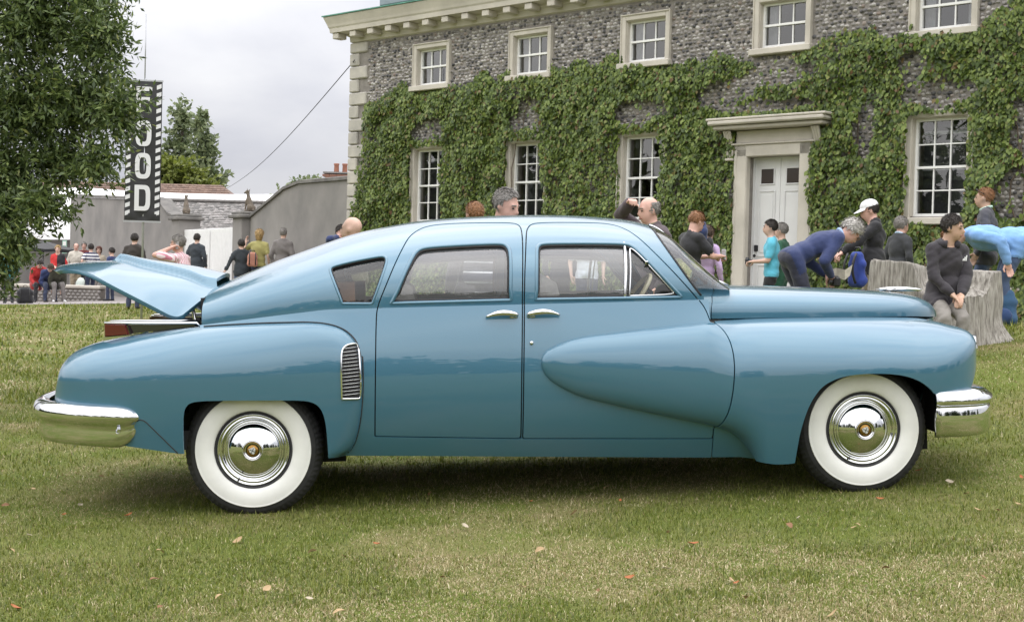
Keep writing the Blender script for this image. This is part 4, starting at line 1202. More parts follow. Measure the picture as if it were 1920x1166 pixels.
# ---- bumpers
def bumper_rear():
    rb = empty('rear_bumper', (0, 0, 0), 0, car)
    # plan path of the bar: along the near side, round the tail, along the far side
    path = [(-2.19, .955), (-2.26, .99), (-2.40, .985), (-2.55, .945), (-2.68, .87), (-2.76, .74), (-2.81, .52), (-2.83, .25), (-2.835, 0)]
    path = chaikin(path, 3, False); path = np.vstack([path, path[-2::-1] * np.array([1, -1])])
    n = len(path); tan = np.gradient(path, axis=0); tan /= np.linalg.norm(tan, axis=1, keepdims=True); nor = np.stack([tan[:, 1], -tan[:, 0]], 1)
    if nor[0, 1] < 0: nor = -nor
    arc = np.concatenate([[0], np.cumsum(np.linalg.norm(np.diff(path, axis=0), axis=1))]); ends = np.minimum(arc, arc[-1] - arc)
    full = np.clip(ends / .14, 0, 1); full = np.sqrt(1 - (1 - full) ** 2)
    prof = [(-.05, .052), (-.025, .060), (.0, .060), (.022, .048), (.036, .024), (.040, .0), (.034, -.022), (.016, -.040), (.004, -.055), (.004, -.075), (.008, -.12), (.0, -.148), (-.03, -.158), (-.06, -.15)]
    V = []
    for i in range(n):
        zc = .548 + (0.0 if True else 0)
        zc = np.interp(-path[i][0], [2.19, 2.5, 2.75], [.515, .535, .552])
        for o_, h in prof:
            h2 = h * (.25 + .75 * full[i]) - .0 ; o2 = o_ * (.4 + .6 * full[i])
            V.append((path[i][0] + nor[i][0] * o2, path[i][1] + nor[i][1] * o2, zc + h2))
    k = len(prof)
    F = [(i * k + j, i * k + j + 1, (i + 1) * k + j + 1, (i + 1) * k + j) for i in range(n - 1) for j in range(k - 1)]
    F += [tuple(range(k)), tuple((n - 1) * k + j for j in range(k))[::-1]]
    mesh('bumper_bar', np.array(V), F, MT['chrome'], rb, True)
    for s in (-1, 1):
        mb = MB(); mb.lathe([(.001, .012), (.008, .010), (.012, .002), (.012, -.01)], 12, axis='y'); V = np.vstack(mb.v); V[:, 1] *= -s
        mesh('bolt', V * np.array([1, -1, 1]) + np.array([-2.29, s * 1.0, .455]), mb.f, MT['chrome'], rb, True)
        mb = MB(); mb.box((-2.35, s * .60, .50), (.36, .05, .08)); mb.build('bumper_iron', MT['dark'], rb)
    mb = MB(); mb.lathe([(.022, -.05), (.022, .03), (.018, .03), (.018, -.05)], 14, axis='x', org=(-2.77, -.45, .43)); mb.build('exhaust_tip', MT['chrome'], car, True)
bumper_rear()
def bumper_front():
    fb = empty('front_bumper', (0, 0, 0), 0, car)
    path = [(2.03, 1.00), (2.10, 1.005), (2.22, .995), (2.33, .945), (2.41, .83), (2.46, .60), (2.50, .3), (2.51, 0)]
    path = chaikin(path, 3, False); path = np.vstack([path, path[-2::-1] * np.array([1, -1])])
    n = len(path); tan = np.gradient(path, axis=0); tan /= np.linalg.norm(tan, axis=1, keepdims=True); nor = np.stack([-tan[:, 1], tan[:, 0]], 1)
    if nor[0, 1] < 0: nor = -nor
    prof = [(-.16, .058), (-.09, .058), (-.03, .045), (.004, .020), (.012, -.004), (.008, -.018), (-.012, -.028), (-.04, -.03)]
    V = []
    for i in range(n):
        zc = np.interp(path[i][0], [2.03, 2.25, 2.4], [.472, .470, .470])
        cl = 1 if abs(path[i][1]) < .95 else .6
        for o_, h in prof: V.append((path[i][0] + nor[i][0] * o_ * cl, path[i][1] + nor[i][1] * o_ * cl, zc + h))
    k = len(prof)
    F = [(i * k + j, i * k + j + 1, (i + 1) * k + j + 1, (i + 1) * k + j) for i in range(n - 1) for j in range(k - 1)]
    F += [tuple(range(k)), tuple((n - 1) * k + j for j in range(k))[::-1]]
    mesh('bumper_bar', np.array(V), F, MT['chrome'], fb, True)
    # deep wrap-around corner guards below the bar
    sel = [i for i in range(n) if path[i][1] > .52]
    for s in (-1, 1):
        V = []
        prof2 = [(-.035, -.028), (-.010, -.030), (-.004, -.05), (-.004, -.10), (-.008, -.160), (-.020, -.188), (-.045, -.198)]
        for i in sel:
            for o_, h in prof2: V.append((path[i][0] + nor[i][0] * o_ - (h + .03) * .12 * 0, s * (path[i][1] + nor[i][1] * o_), .47 + h ))
        k2 = len(prof2)
        F = [(a * k2 + j, a * k2 + j + 1, (a + 1) * k2 + j + 1, (a + 1) * k2 + j)[::(1 if s > 0 else -1)] for a in range(len(sel) - 1) for j in range(k2 - 1)]
        F += [tuple(range(k2)), tuple((len(sel) - 1) * k2 + j for j in range(k2))]
        mesh('corner_guard', np.array(V), F, MT['chrome'], fb, True)
        mb = MB(); mb.box((2.15, s * .60, .40), (.40, .06, .16)); mb.build('bumper_iron', MT['dark'], fb)
bumper_front()
# ---- wheels
def make_wheel(cx, s, zc):
    w = empty('wheel', (0, 0, 0), 0, car)
    Rt, nseg = .366, 144
    face = .90
    # tyre: profile (radius, t)
    prof = [(.205, .70), (.27, .70), (.325, .712), (.352, .735), (.3655, .765), (.366, .80), (.3655, .835), (.357, .862), (.343, .880), (.326, .892), (.308, .898), (.304, .8995)]
    V = []
    for pi_, (r, t) in enumerate(prof):
        for j in range(nseg):
            a = 2 * math.pi * j / nseg
            rr = r - (.0042 if (j % 2 and 3 <= pi_ <= 8) else 0)
            V.append((cx + rr * math.cos(a), s * t, zc + rr * math.sin(a)))
    F = [(i * nseg + j, i * nseg + (j + 1) % nseg, (i + 1) * nseg + (j + 1) % nseg, (i + 1) * nseg + j)[::(1 if s > 0 else -1)] for i in range(len(prof) - 1) for j in range(nseg)]
    ty = mesh('tyre', np.array(V), F, MT['tyre'], w); 
    def ring(name, prof, mat, n=72, parent=w, smooth=True):
        V = [(cx + r * math.cos(2 * math.pi * j / n), s * t, zc + r * math.sin(2 * math.pi * j / n)) for r, t in prof for j in range(n)]
        F = [(i * n + j, i * n + (j + 1) % n, (i + 1) * n + (j + 1) % n, (i + 1) * n + j)[::(1 if s > 0 else -1)] for i in range(len(prof) - 1) for j in range(n)]
        return mesh(name, np.array(V), F, mat, parent, smooth)
    ring('whitewall', [(.3045, .8985), (.303, .9025), (.3005, .9035), (.299, .9025), (.29, .9045), (.26, .9075), (.23, .904), (.212, .896), (.205, .890), (.2045, .885)], MT['whitewall'])
    ring('tyre_bead', [(.2055, .888), (.2035, .893), (.199, .893), (.190, .884), (.186, .872)], MT['black_rubber'])
    ring('wheel_rim', [(.192, .868), (.1905, .886), (.188, .8925), (.184, .8925), (.180, .886), (.176, .8845), (.172, .888), (.168, .8895), (.164, .886), (.158, .878), (.150, .874), (.147, .878)], MT['chrome'])
    ring('hubcap', [(.148, .872), (.1475, .881), (.1450, .885), (.1425, .884), (.141, .882), (.136, .887), (.12, .899), (.10, .910), (.08, .918), (.060, .9235), (.0535, .925), (.0525, .929), (.050, .931), (.047, .9305), (.045, .927), (.042, .9235), (.036, .9225)], MT['chrome'])
    em = empty('emblem', (0, 0, 0), 0, w)
    n = 28
    V = [(cx + r * math.cos(2 * math.pi * j / n), s * t, zc + r * math.sin(2 * math.pi * j / n)) for r, t in ((.032, .922), (.030, .929), (.025, .9325), (.0005, .9335)) for j in range(n)]
    F = [(i * n + j, i * n + (j + 1) % n, (i + 1) * n + (j + 1) % n, (i + 1) * n + j)[::(1 if s > 0 else -1)] for i in range(3) for j in range(n)]
    mesh('badge_disc', np.array(V), F, MT['gold'], em, True)
    sh = np.array([(-.016, .016), (.016, .016), (.017, .0), (.010, -.013), (0, -.020), (-.010, -.013), (-.017, .0)])
    a = .35; sh = sh @ np.array([[math.cos(a), math.sin(a)], [-math.sin(a), math.cos(a)]])
    V = [(cx + p[0], s * .9345, zc + p[1]) for p in sh] + [(cx + p[0] * .86, s * .937, zc + p[1] * .86) for p in sh]
    F = [tuple(range(7, 14))] + [(i, (i + 1) % 7, 7 + (i + 1) % 7, 7 + i) for i in range(7)]
    mesh('shield', np.array(V), F, MT['silver'], em)
    mb = MB()
    for q in (-1, 1):
        p = np.array([(-.011 * q, .011), (.011 * q, -.011)]) @ np.array([[math.cos(a), math.sin(a)], [-math.sin(a), math.cos(a)]])
        mb.tube([(cx + p[0][0], s * .937, zc + p[0][1]), (cx + p[1][0], s * .937, zc + p[1][1])], .0018, 5)
    mb.build('crossed_bars', MT['dark'], em)
    mb = MB(); ang = R(242) if s < 0 else R(-62)
    mb.tube([(cx + .166 * math.cos(ang), s * .880, zc + .166 * math.sin(ang)), (cx + .178 * math.cos(ang), s * .905, zc + .178 * math.sin(ang))], .0045, 8); mb.build('valve', MT['black_rubber'], w)
    mb = MB(); mb.lathe([(.001, .86), (.16, .86), (.18, .80), (.18, .72)], 24, axis='y'); V = np.vstack(mb.v) * np.array([1, -s, 1]) + np.array([cx, 0, zc]); mesh('brake_drum', V, mb.f, MT['dark'], w)
for s in (-1, 1):
    make_wheel(-1.615, s, .321)
    make_wheel(1.662, s, .321)
# ---- underbody, interior
mb = MB(); mb.box((-.2, 0, .33), (2.1, 1.5, .10)); mb.box((1.55, 0, .36), (1.1, .9, .14)); mb.box((-1.75, 0, .42), (.85, 1.0, .14)); mb.tube([(-1.615, -.75, .32), (-1.615, .75, .32)], .045, 10); mb.tube([(1.662, -.75, .32), (1.662, .75, .32)], .04, 10)
mb.box((-.1, .60, .235), (2.1, .56, .13)); mb.box((-2.0, -.72, .38), (.12, .30, .10)); mb.build('underbody', MT['dark'], car)  # low far-side box added to block light reaching under the car
def bench(x, w, name):
    b = empty(name, (0, 0, 0), 0, car)
    mb = MB(); mb.box((x + .28, 0, .62), (.56, w, .22), bev=.06); mb.build('seat_cushion', MT['seat_cloth'], b)
    mb = MB(); P = MB(); P.box((0, 0, 0), (.18, w, .58), bev=.07); V = np.vstack(P.v); a = -.22
    V = np.stack([V[:, 0] * math.cos(a) + V[:, 2] * math.sin(a) * 1 + x - .02, V[:, 1], -V[:, 0] * math.sin(a) + V[:, 2] * math.cos(a) + .92], 1)
    mesh('seat_back', V, P.f, MT['seat_cloth'], b)
bench(-.78, 1.34, 'rear_bench'); bench(.02, 1.36, 'front_bench')
mb = MB(); mb.box((-1.32, 0, 1.02), (.66, 1.2, .04)); mb.box((-1.15, -.63, 1.11), (.16, .03, .16)); mb.box((-1.15, .63, 1.11), (.16, .03, .16)); mb.build('parcel_shelf', MT['brown_trim'], car)
mb = MB(); mb.box((-1.45, 0, 1.0), (.03, 1.3, .40)); mb.build('rear_bulkhead', MT['dark'], car)
dash = MB(); dash.box((.86, 0, .94), (.22, 1.46, .22), bev=.05); dash.build('dashboard', MT['seat_cloth'], car)
sw = empty('steering_wheel', (0, 0, 0), 0, car)
c_ = np.array([.47, -.36, 1.01]); ax = np.array([-.80, 0, .60]); ax /= np.linalg.norm(ax)
e1 = np.array([0, 1., 0]); e2 = np.cross(ax, e1)
th = np.linspace(0, 2 * math.pi, 41)
V, F = tube(c_ + .215 * (np.cos(th)[:, None] * e1 + np.sin(th)[:, None] * e2), .013, 8, False); mesh('rim', V, F, MT['ivory'], sw, True)
mb = MB()
for a in (0.2, 2.94, 4.71): mb.tube([c_ - ax * .05, c_ + .21 * (math.cos(a) * e1 + math.sin(a) * e2)], .007, 6)
mb.tube([c_ - ax * .02, c_ - ax * .5], [.03, .03], 10); mb.build('column', MT['ivory'], sw, True)
# ================================================================== soft bodies: people, statues
def _cap_mesh(p0, p1, r0, r1, n=12):
    p0, p1 = np.asarray(p0, float), np.asarray(p1, float)
    d = p1 - p0; L = np.linalg.norm(d); t = d / L if L > 1e-9 else np.array([0, 0, 1.])
    pts, rad = [], []
    for a in np.linspace(-math.pi / 2, 0, 4)[:-1]: pts.append(p0 + t * r0 * math.sin(a)); rad.append(max(1e-4, r0 * math.cos(a)))
    pts += [p0, p1]; rad += [r0, r1]
    for a in np.linspace(0, math.pi / 2, 4)[1:]: pts.append(p1 + t * r1 * math.sin(a)); rad.append(max(1e-4, r1 * math.cos(a)))
    P = np.array(pts); ref = np.array([0, 0, 1.]) if abs(t[2]) < .9 else np.array([1., 0, 0])
    a = np.cross(t, ref); a /= np.linalg.norm(a); b = np.cross(t, a)
    th = np.arange(n) * 2 * math.pi / n
    V = (P[:, None] + np.array(rad)[:, None, None] * (np.cos(th)[None, :, None] * a + np.sin(th)[None, :, None] * b)).reshape(-1, 3)
    k = len(P)
    F = [(i * n + j, i * n + (j + 1) % n, (i + 1) * n + (j + 1) % n, (i + 1) * n + j) for i in range(k - 1) for j in range(n)]
    F += [tuple(range(n))[::-1], tuple((k - 1) * n + j for j in range(n))]
    return V, F
def _ell_mesh(c, r, Q=None, n=14, m=9):
    V = []; 
    for i in range(m + 1):
        a = math.pi * i / m - math.pi / 2
        for j in range(n):
            b = 2 * math.pi * j / n
            V.append((max(1e-3, math.cos(a)) * math.cos(b), max(1e-3, math.cos(a)) * math.sin(b), math.sin(a)))
    V = np.array(V) * np.asarray(r, float)
    if Q is not None: V = V @ np.asarray(Q).T
    F = [(i * n + j, i * n + (j + 1) % n, (i + 1) * n + (j + 1) % n, (i + 1) * n + j) for i in range(m) for j in range(n)]
    F += [tuple(range(n))[::-1], tuple(m * n + j for j in range(n))]
    return V + np.asarray(c, float), F
def prim_dist(P, pr):
    if pr[0] == 'cap':
        _, a, b, ra, rb, lab = pr
        a, b = np.asarray(a, float), np.asarray(b, float); d = b - a
        w = np.clip(((P - a) @ d) / (d @ d + 1e-12), 0, 1)
        return np.linalg.norm(P - a - w[:, None] * d, axis=1) - (ra + (rb - ra) * w)
    _, c, r, Q, lab = pr
    q = P - np.asarray(c, float)
    if Q is not None: q = q @ np.asarray(Q)
    r = np.asarray(r, float); k = np.linalg.norm(q / r, axis=1)
    return (k - 1) * r.min()
def blob(prims, voxel, smooth=3):
    """one continuous skin over all the given limbs; returns vertices, quads and the limb label of every face"""
    V, F, n = [], [], 0
    for pr in prims:
        v, f = _cap_mesh(*pr[1:5]) if pr[0] == 'cap' else _ell_mesh(pr[1], pr[2], pr[3])
        V.append(v); F += [tuple(i + n for i in q) for q in f]; n += len(v)
    me = bpy.data.meshes.new('tmp'); me.from_pydata([tuple(x) for x in np.vstack(V)], [], F); me.update()
    o = bpy.data.objects.new('tmp', me); COL.objects.link(o)
    md = o.modifiers.new('r', 'REMESH'); md.mode = 'VOXEL'; md.voxel_size = voxel
    dg = bpy.context.evaluated_depsgraph_get(); ev = o.evaluated_get(dg); m2 = ev.to_mesh()
    nv, nf = len(m2.vertices), len(m2.polygons)
    P = np.empty(nv * 3, np.float32); m2.vertices.foreach_get('co', P); P = P.reshape(-1, 3).astype(float)
    li = np.empty(len(m2.loops), np.int32); m2.loops.foreach_get('vertex_index', li)
    lt = np.empty(nf, np.int32); m2.polygons.foreach_get('loop_total', lt)
    ed = np.empty(len(m2.edges) * 2, np.int32); m2.edges.foreach_get('vertices', ed); ed = ed.reshape(-1, 2)
    ev.to_mesh_clear(); bpy.data.objects.remove(o); bpy.data.meshes.remove(me)
    deg = np.bincount(ed.ravel(), minlength=nv)[:, None]
    for _ in range(smooth):
        S = np.zeros_like(P); np.add.at(S, ed[:, 0], P[ed[:, 1]]); np.add.at(S, ed[:, 1], P[ed[:, 0]])
        P = P * .5 + .5 * S / np.maximum(deg, 1)
    if (lt == 4).all(): Fq = li.reshape(-1, 4)
    else:
        s = np.concatenate([[0], np.cumsum(lt)]); Fq = np.array([li[s[i]:s[i] + 4] if lt[i] >= 4 else list(li[s[i]:s[i] + 3]) + [li[s[i]]] for i in range(nf)])
    c = P[Fq].mean(1)
    D = np.stack([prim_dist(c, pr) for pr in prims], 1)
    lab = np.array([pr[-1] for pr in prims], dtype=object)[D.argmin(1)]
    return P, Fq, lab
def rotm(ax, a):
    return np.array(Matrix.Rotation(a, 3, Vector(ax)))
# ================================================================== ground height
def _tps(pts):
    P = np.array(pts, float); n = len(P); X = P[:, :2]
    r = np.linalg.norm(X[:, None] - X[None], axis=2); K = np.where(r > 0, r * r * np.log(r + 1e-12), 0) + np.eye(n) * 2.0
    A = np.zeros((n + 3, n + 3)); A[:n, :n] = K; A[:n, n] = 1; A[:n, n + 1:] = X; A[n, :n] = 1; A[n + 1:, :n] = X.T
    w = np.linalg.solve(A, np.concatenate([P[:, 2], [0, 0, 0]]))
    def f(x, y):
        x, y = np.asarray(x, float), np.asarray(y, float); s = w[n] + w[n + 1] * x + w[n + 2] * y
        for i in range(n):
            rr = np.sqrt((x - X[i, 0]) ** 2 + (y - X[i, 1]) ** 2); s = s + w[i] * np.where(rr > 0, rr * rr * np.log(rr + 1e-12), 0)
        return s
    return f
_cp = [car_pt(a, b, -.016) for a in (-1.615, 1.662) for b in (-.8, .8)] + [car_pt(0, 0, -.016)]
_g0 = _tps([tuple(p) for p in _cp] + [(-2.6, 4.5, -.20), (0, 4.5, -.07), (2.6, 4.5, .08), (0, 1, -.14), (-3, 0, -.25), (3, 0, .0), (3.8, 11.9, .62), (4.4, 12.6, .72), (5.9, 16.8, .76), (6.5, 11, .70), (3.7, 19.7, .42), (7.5, 18, .55), (1, 24.4, .36), (-3.5, 28, .36), (-7.5, 32, .32), (-4, 14, -.06), (-12.6, 42, .12), (-13.3, 36, .08), (-4.5, 19, -.06), (-9, 14, -.12), (0, 15, .14), (12, 14, .8), (-15, 25, .0), (-8, 28, .12), (-20, 48, .1)])
def gz(x, y):
    x, y = np.asarray(x, float), np.asarray(y, float)
    xx, yy = np.clip(x, -22, 13), np.clip(y, -2, 50)
    w = np.clip((np.hypot(x - xx, y - yy)) / 30, 0, 1)
    return np.clip(_g0(xx, yy), -.6, 1.3) * (1 - w) + .1 * w
def G(x, y): return float(gz(x, y))
# ================================================================== yard wall, gates and what stands beyond
MT['render'] = M('grey_cement_render', (.27, .255, .24), .9, c2=(.185, .177, .17), scale=.9, bump=.12, bscale=30)
MT['coping'] = M('dark_coping_stone', (.20, .19, .175), .9, c2=(.11, .105, .10), scale=3, bump=.2, bscale=25)
MT['slate'] = attr_color_mat('old_stone_slate', [(0, (.10, .095, .09)), (.5, (.17, .16, .15)), (1, (.27, .25, .24))], .75, .3, 20)
MT['clay_tile'] = attr_color_mat('clay_roof_tile', [(0, (.11, .07, .055)), (.5, (.15, .095, .072)), (1, (.19, .125, .095))], .8)
MT['brick'] = attr_color_mat('red_brick', [(0, (.20, .095, .065)), (1, (.30, .165, .12))], .85)
MT['clay_pot'] = M('terracotta', (.30, .13, .085), .8, var=.2)
MT['canvas'] = M('white_marquee_canvas', (.82, .82, .83), .6, var=.02)
MT['statue'] = M('weathered_statue_stone', (.17, .135, .10), .8, c2=(.10, .085, .07), scale=9, bump=.2, bscale=60)
wd = np.array((-.5085, .8611)); wn_ = np.array((-.8611, -.5085))     # along the wall, towards the lawn
W0 = np.array((-3.3, 28.7))
def wpt(q, off, z): p = W0 + wd * q + wn_ * off; return np.array((p[0], p[1], z))
def slab(prof, thick=.35):
    """prof: list of (q, z) outline of a wall piece standing on the wall line"""
    n = len(prof)
    V = [wpt(q, 0, z) for q, z in prof] + [wpt(q, -thick, z) for q, z in prof]
    F = [tuple(range(n)), tuple(range(n, 2 * n))[::-1]] + [(i, n + i, n + (i + 1) % n, (i + 1) % n) for i in range(n)]
    return V, F
def wall_piece(prof, top, label):
    w = empty('yard_wall', tuple(wpt(prof[0][0], 0, 0)))
    tag(w, label, 'wall')
    inv = np.array(wpt(prof[0][0], 0, 0))
    V, F = slab(prof); mesh('wall_face', np.array(V) - inv, F, MT['render'], w)
    # coping follows the sloping top
    for a, b in zip(top, top[1:]):
        V = []
        for q, z in (a, b):
            for off, dz in ((.05, .005), (.05, .07), (-.15, .11), (-.40, .07), (-.40, .005)): V.append(wpt(q, off, z + dz) - inv)
        F = [(i, i + 1, 5 + i + 1, 5 + i) for i in range(4)] + [(4, 0, 5, 9), (0, 1, 2, 3, 4), (9, 8, 7, 6, 5)]
        mesh('coping', np.array(V), F, MT['coping'], w)
    return w
wall_piece([(.12, -.2), (.12, 3.08), (3.1, 3.12), (4.0, 3.02), (6.25, 2.42), (6.25, -.2)], [(.12, 3.08), (3.1, 3.12), (4.0, 3.02), (6.2, 2.43)], 'grey rendered yard wall with sloping top between the house corner and gate')
wall_piece([(12.3, -.2), (12.3, 2.55), (13.1, 2.66), (14.2, 3.10), (25.2, 3.60), (25.2, -.2)], [(12.35, 2.55), (13.1, 2.66), (14.2, 3.10), (25.2, 3.60)], 'grey rendered yard wall behind the black and white banner')
def pier(q, z, label):
    o = wpt(q, -.1, 0); p = empty('gate_pier', tuple(o), math.atan2(wd[1], wd[0])); tag(p, label, 'pier', None)
    mb = MB(); mb.box((0, 0, z / 2 - .1), (.66, .62, z + .2), bev=.015); mb.build('shaft', MT['render'], p)
    mb = MB(); mb.box((0, 0, z + .04), (.84, .80, .09), bev=.02); mb.box((0, 0, z + .12), (.72, .68, .08), bev=.02); mb.build('cap', MT['coping'], p)
    return z + .16
zt_r = pier(6.62, 2.42, 'grey gate pier right of the white gates, topped by a hound statue')
zt_l = pier(11.75, 2.48, 'grey gate pier left of the white gates, topped by a hound statue')
def hound(q, z, rz, k, label):
    o = wpt(q, -.1, z)
    pr = [('ell', (0, 0, .03), (.17, .11, .035), None, 'b'), ('cap', (-.07, 0, .10), (.03, 0, .34), .085, .07, 'b'), ('cap', (.03, 0, .34), (.055, 0, .47), .055, .045, 'b'),
          ('ell', (.075, 0, .52), (.065, .05, .055), None, 'b'), ('cap', (.09, 0, .515), (.175, 0, .50), .036, .022, 'b'), ('cap', (.05, .04, .55), (.03, .055, .62), .018, .006, 'b'), ('cap', (.05, -.04, .55), (.03, -.055, .62), .018, .006, 'b'),
          ('cap', (.06, .05, .30), (.10, .05, .05), .032, .022, 'b'), ('cap', (.06, -.05, .30), (.10, -.05, .05), .032, .022, 'b'), ('ell', (-.06, .07, .11), (.09, .045, .085), None, 'b'), ('ell', (-.06, -.07, .11), (.09, .045, .085), None, 'b'), ('cap', (-.14, 0, .05), (-.20, .08, .045), .02, .01, 'b')]
    P, F, l = blob(pr, .014, 2)
    s = mesh('hound_statue', P * k, F, MT['statue'], None, True); s.location = tuple(o); s.rotation_euler = (0, 0, rz); tag(s, label, 'statue')
hound(6.62, zt_r, R(150), .95, 'seated stone hound on the gate pier nearest the house')
hound(11.75, zt_l, R(110), .95, 'seated stone hound on the gate pier nearest the banner')
# white double gates
gate = empty('white_gate', tuple(wpt(9.2, 0, 0)), math.atan2(wd[1], wd[0])); tag(gate, 'white painted boarded double gates set in the grey yard wall', 'gate')
MT['gate_white'] = M('white_gate_paint', (.74, .74, .73), .5, var=.04)
for i in range(24):
    x = -2.21 + (i + .5) * 4.42 / 24
    mb = MB(); mb.box((x, .02, 1.16), (4.42 / 24 - .008, .05, 1.98), bev=.006); mb.build('board', MT['gate_white'], gate)
mb = MB()
for x in (-2.22, -.02, 2.22): mb.box((x, -.0, 1.16), (.10, .09, 2.02), bev=.01)
mb.box((0, -.0, 2.165), (4.54, .085, .07), bev=.01); mb.build('gate_frame', MT['gate_white'], gate)
mb = MB(); mb.box((.42, .055, 1.50), (.5, .02, .03)); mb.box((.18, .055, .95), (.02, .02, 1.1)); mb.box((.66, .055, .95), (.02, .02, 1.1)); mb.box((.3, .06, .88), (.06, .03, .16)); mb.build('wicket_frame', MT['coping'], gate)
# shed with a stone slate roof behind the gates
def tiled_roof(name, A, B, C_, D_, rows, cols, mat, parent, lift=.02):
    """slates laid in courses on the quad A-B (eave) to D-C (ridge)"""
    A, B, C_, D_ = map(np.array, (A, B, C_, D_)); n = np.cross(B - A, D_ - A); n = n / np.linalg.norm(n)
    if n[2] < 0: n = -n
    V, F = [], []
    for r in range(rows):
        for c in range(cols):
            o = .5 * (r % 2); u0, u1 = (c + o) / cols, (c + o + .94) / cols; v0, v1 = r / rows, (r + 1.25) / rows
            u1 = min(u1, 1); v1 = min(v1, 1); 
            if u0 >= 1: continue
            q = lambda u, v: (A * (1 - u) + B * u) * (1 - v) + (D_ * (1 - u) + C_ * u) * v
            k = len(V); h = lift * rng.uniform(.7, 1.4)
            V += [q(u0, v0) + n * h, q(u1, v0) + n * h, q(u1, v1) + n * .004, q(u0, v1) + n * .004, q(u0, v0), q(u1, v0)]
            F += [(k, k + 1, k + 2, k + 3), (k + 4, k + 5, k + 1, k)]
    o = mesh(name, np.array(V), F, mat, parent)
    o['kind'] = 'stuff'
    return o
shed = empty('stone_slate_shed', (-9.5, 43, 0)); tag(shed, 'low shed with an old grey stone slate roof behind the white gates', 'shed')
So = np.array((-9.5, 43, 0))
e0, e1_, r1_, r0_ = np.array((-10.6, 42.0, 2.05)), np.array((-7.0, 38.9, 2.05)), np.array((-8.0, 45.5, 3.30)), np.array((-13.4, 49.5, 3.50))
tiled_roof('slate_roof', e0 - So, e1_ - So, r1_ - So, r0_ - So, 20, 40, MT['slate'], shed, .022)
mb = MB(); mb.add([e0 - So, e1_ - So, e1_ * (1, 1, 0) - So, e0 * (1, 1, 0) - So], [(0, 1, 2, 3)]); mb.add([e0 - So, e1_ - So, r1_ - So, r0_ - So], [(0, 1, 2, 3)]); mb.add([e1_ - So, r1_ - So, r1_ * (1, 1, 0) - So, e1_ * (1, 1, 0) - So], [(0, 1, 2, 3)]); mb.build('shed_wall', MT['render'], shed)
for i in range(26):
    p = r0_ * (1 - (i + .5) / 26) + r1_ * ((i + .5) / 26) - So; mb = MB(); mb.box(tuple(p + (0, 0, .05)), (.30, .26, .10), bev=.03, rz=math.atan2((r1_ - r0_)[1], (r1_ - r0_)[0])); mb.build('ridge_tile', MT['slate'], shed)
# white marquee beyond
mq = empty('marquee', (-11, 54, 0)); tag(mq, 'long white marquee roof showing above the shed and yard wall', 'marquee')
V = []
A_, B_ = np.array((-22., 62., 0)), np.array((-4.5, 48., 0))
nq = 40
for i in range(nq):
    t = i / (nq - 1); p = A_ * (1 - t) + B_ * t - np.array((-11, 54, 0)); sag = -.30 * (1 - (2 * t - 1) ** 2)
    top = 4.55 * (1 - t) + 4.15 * t
    for dy, z in ((0, 2.2), (0, 3.40 - .25 * t * 0), (1.2, top + sag), (4.0, top + sag + .25), (8.0, 2.2)): V.append((p[0] + dy * .4, p[1] + dy, z))
mesh('marquee_canvas', np.array(V), [(i * 5 + j, (i + 1) * 5 + j, (i + 1) * 5 + j + 1, i * 5 + j + 1) for i in range(nq - 1) for j in range(4)], MT['canvas'], mq, True)
# cottage with a clay tile roof
ct = empty('tiled_cottage', (-17, 72, 0)); tag(ct, 'cottage with a brown clay tiled hip roof beyond the marquee', 'house'); Co = np.array((-17, 72, 0))
a_, b_, c_, d_ = np.array((-30., 70, 3.2)), np.array((-12.8, 70, 3.2)), np.array((-15.6, 74, 5.55)), np.array((-28., 74, 5.55))
tiled_roof('tile_roof', a_ - Co, b_ - Co, c_ - Co, d_ - Co, 20, 60, MT['clay_tile'], ct, .03)
mb = MB(); mb.add([b_ - Co, np.array((-12.8, 78, 3.2)) - Co, c_ - Co], [(0, 1, 2)]); mb.add([a_ - Co, b_ - Co, c_ - Co, d_ - Co], [(0, 1, 2, 3)]); mb.build('roof_hip', MT['clay_tile'], ct)
mb = MB(); mb.box((-4.4, 2.0, 1.6), (17, 4, 3.2)); mb.build('cottage_wall', MT['render'], ct)
# chimney stack behind the wall top
ch = empty('chimney', (-5.75, 45, 0)); tag(ch, 'red brick chimney stack with two clay pots beside the house corner', 'chimney')
for r in range(9):
    for c in range(4):
        for dpt in range(2):
            mb = MB(); mb.box((-.36 + c * .235 + (.1 if r % 2 else 0), -.12 + dpt * .24, 3.62 + r * .078), (.225, .23, .068)); mb.build('brick', MT['brick'], ch)
mb = MB(); mb.box((0, 0, 1.7), (.9, .45, 3.76)); mb.build('stack_core', MT['render'], ch)
mb = MB(); mb.box((.05, 0, 4.33), (1.0, .54, .05)); mb.build('stack_cap', MT['render'], ch)
for x in (-.05, .22):
    mb = MB(); mb.lathe([(.085, 0), (.075, .22), (.09, .25), (.09, .29), (.06, .29), (.06, .1)], 14, org=(x, 0, 4.35)); mb.build('chimney_pot', MT['clay_pot'], ch, True)
# overhead cable from the house corner
a, b = np.array((-3.35, 28.5, 5.50)), np.array((-12.6, 60., 4.5)); t = np.linspace(0, 1, 30)
P = a[None] * (1 - t[:, None]) + b[None] * t[:, None]; P[:, 2] -= 1.1 * (1 - (2 * t - 1) ** 2) * 0 + .35 * np.sin(t * math.pi)
V, F = tube(P, .010, 5); o = mesh('overhead_cable', V, F, MT['black_rubber'], None, True); tag(o, 'thin overhead cable slanting down from the house corner across the sky', 'cable')
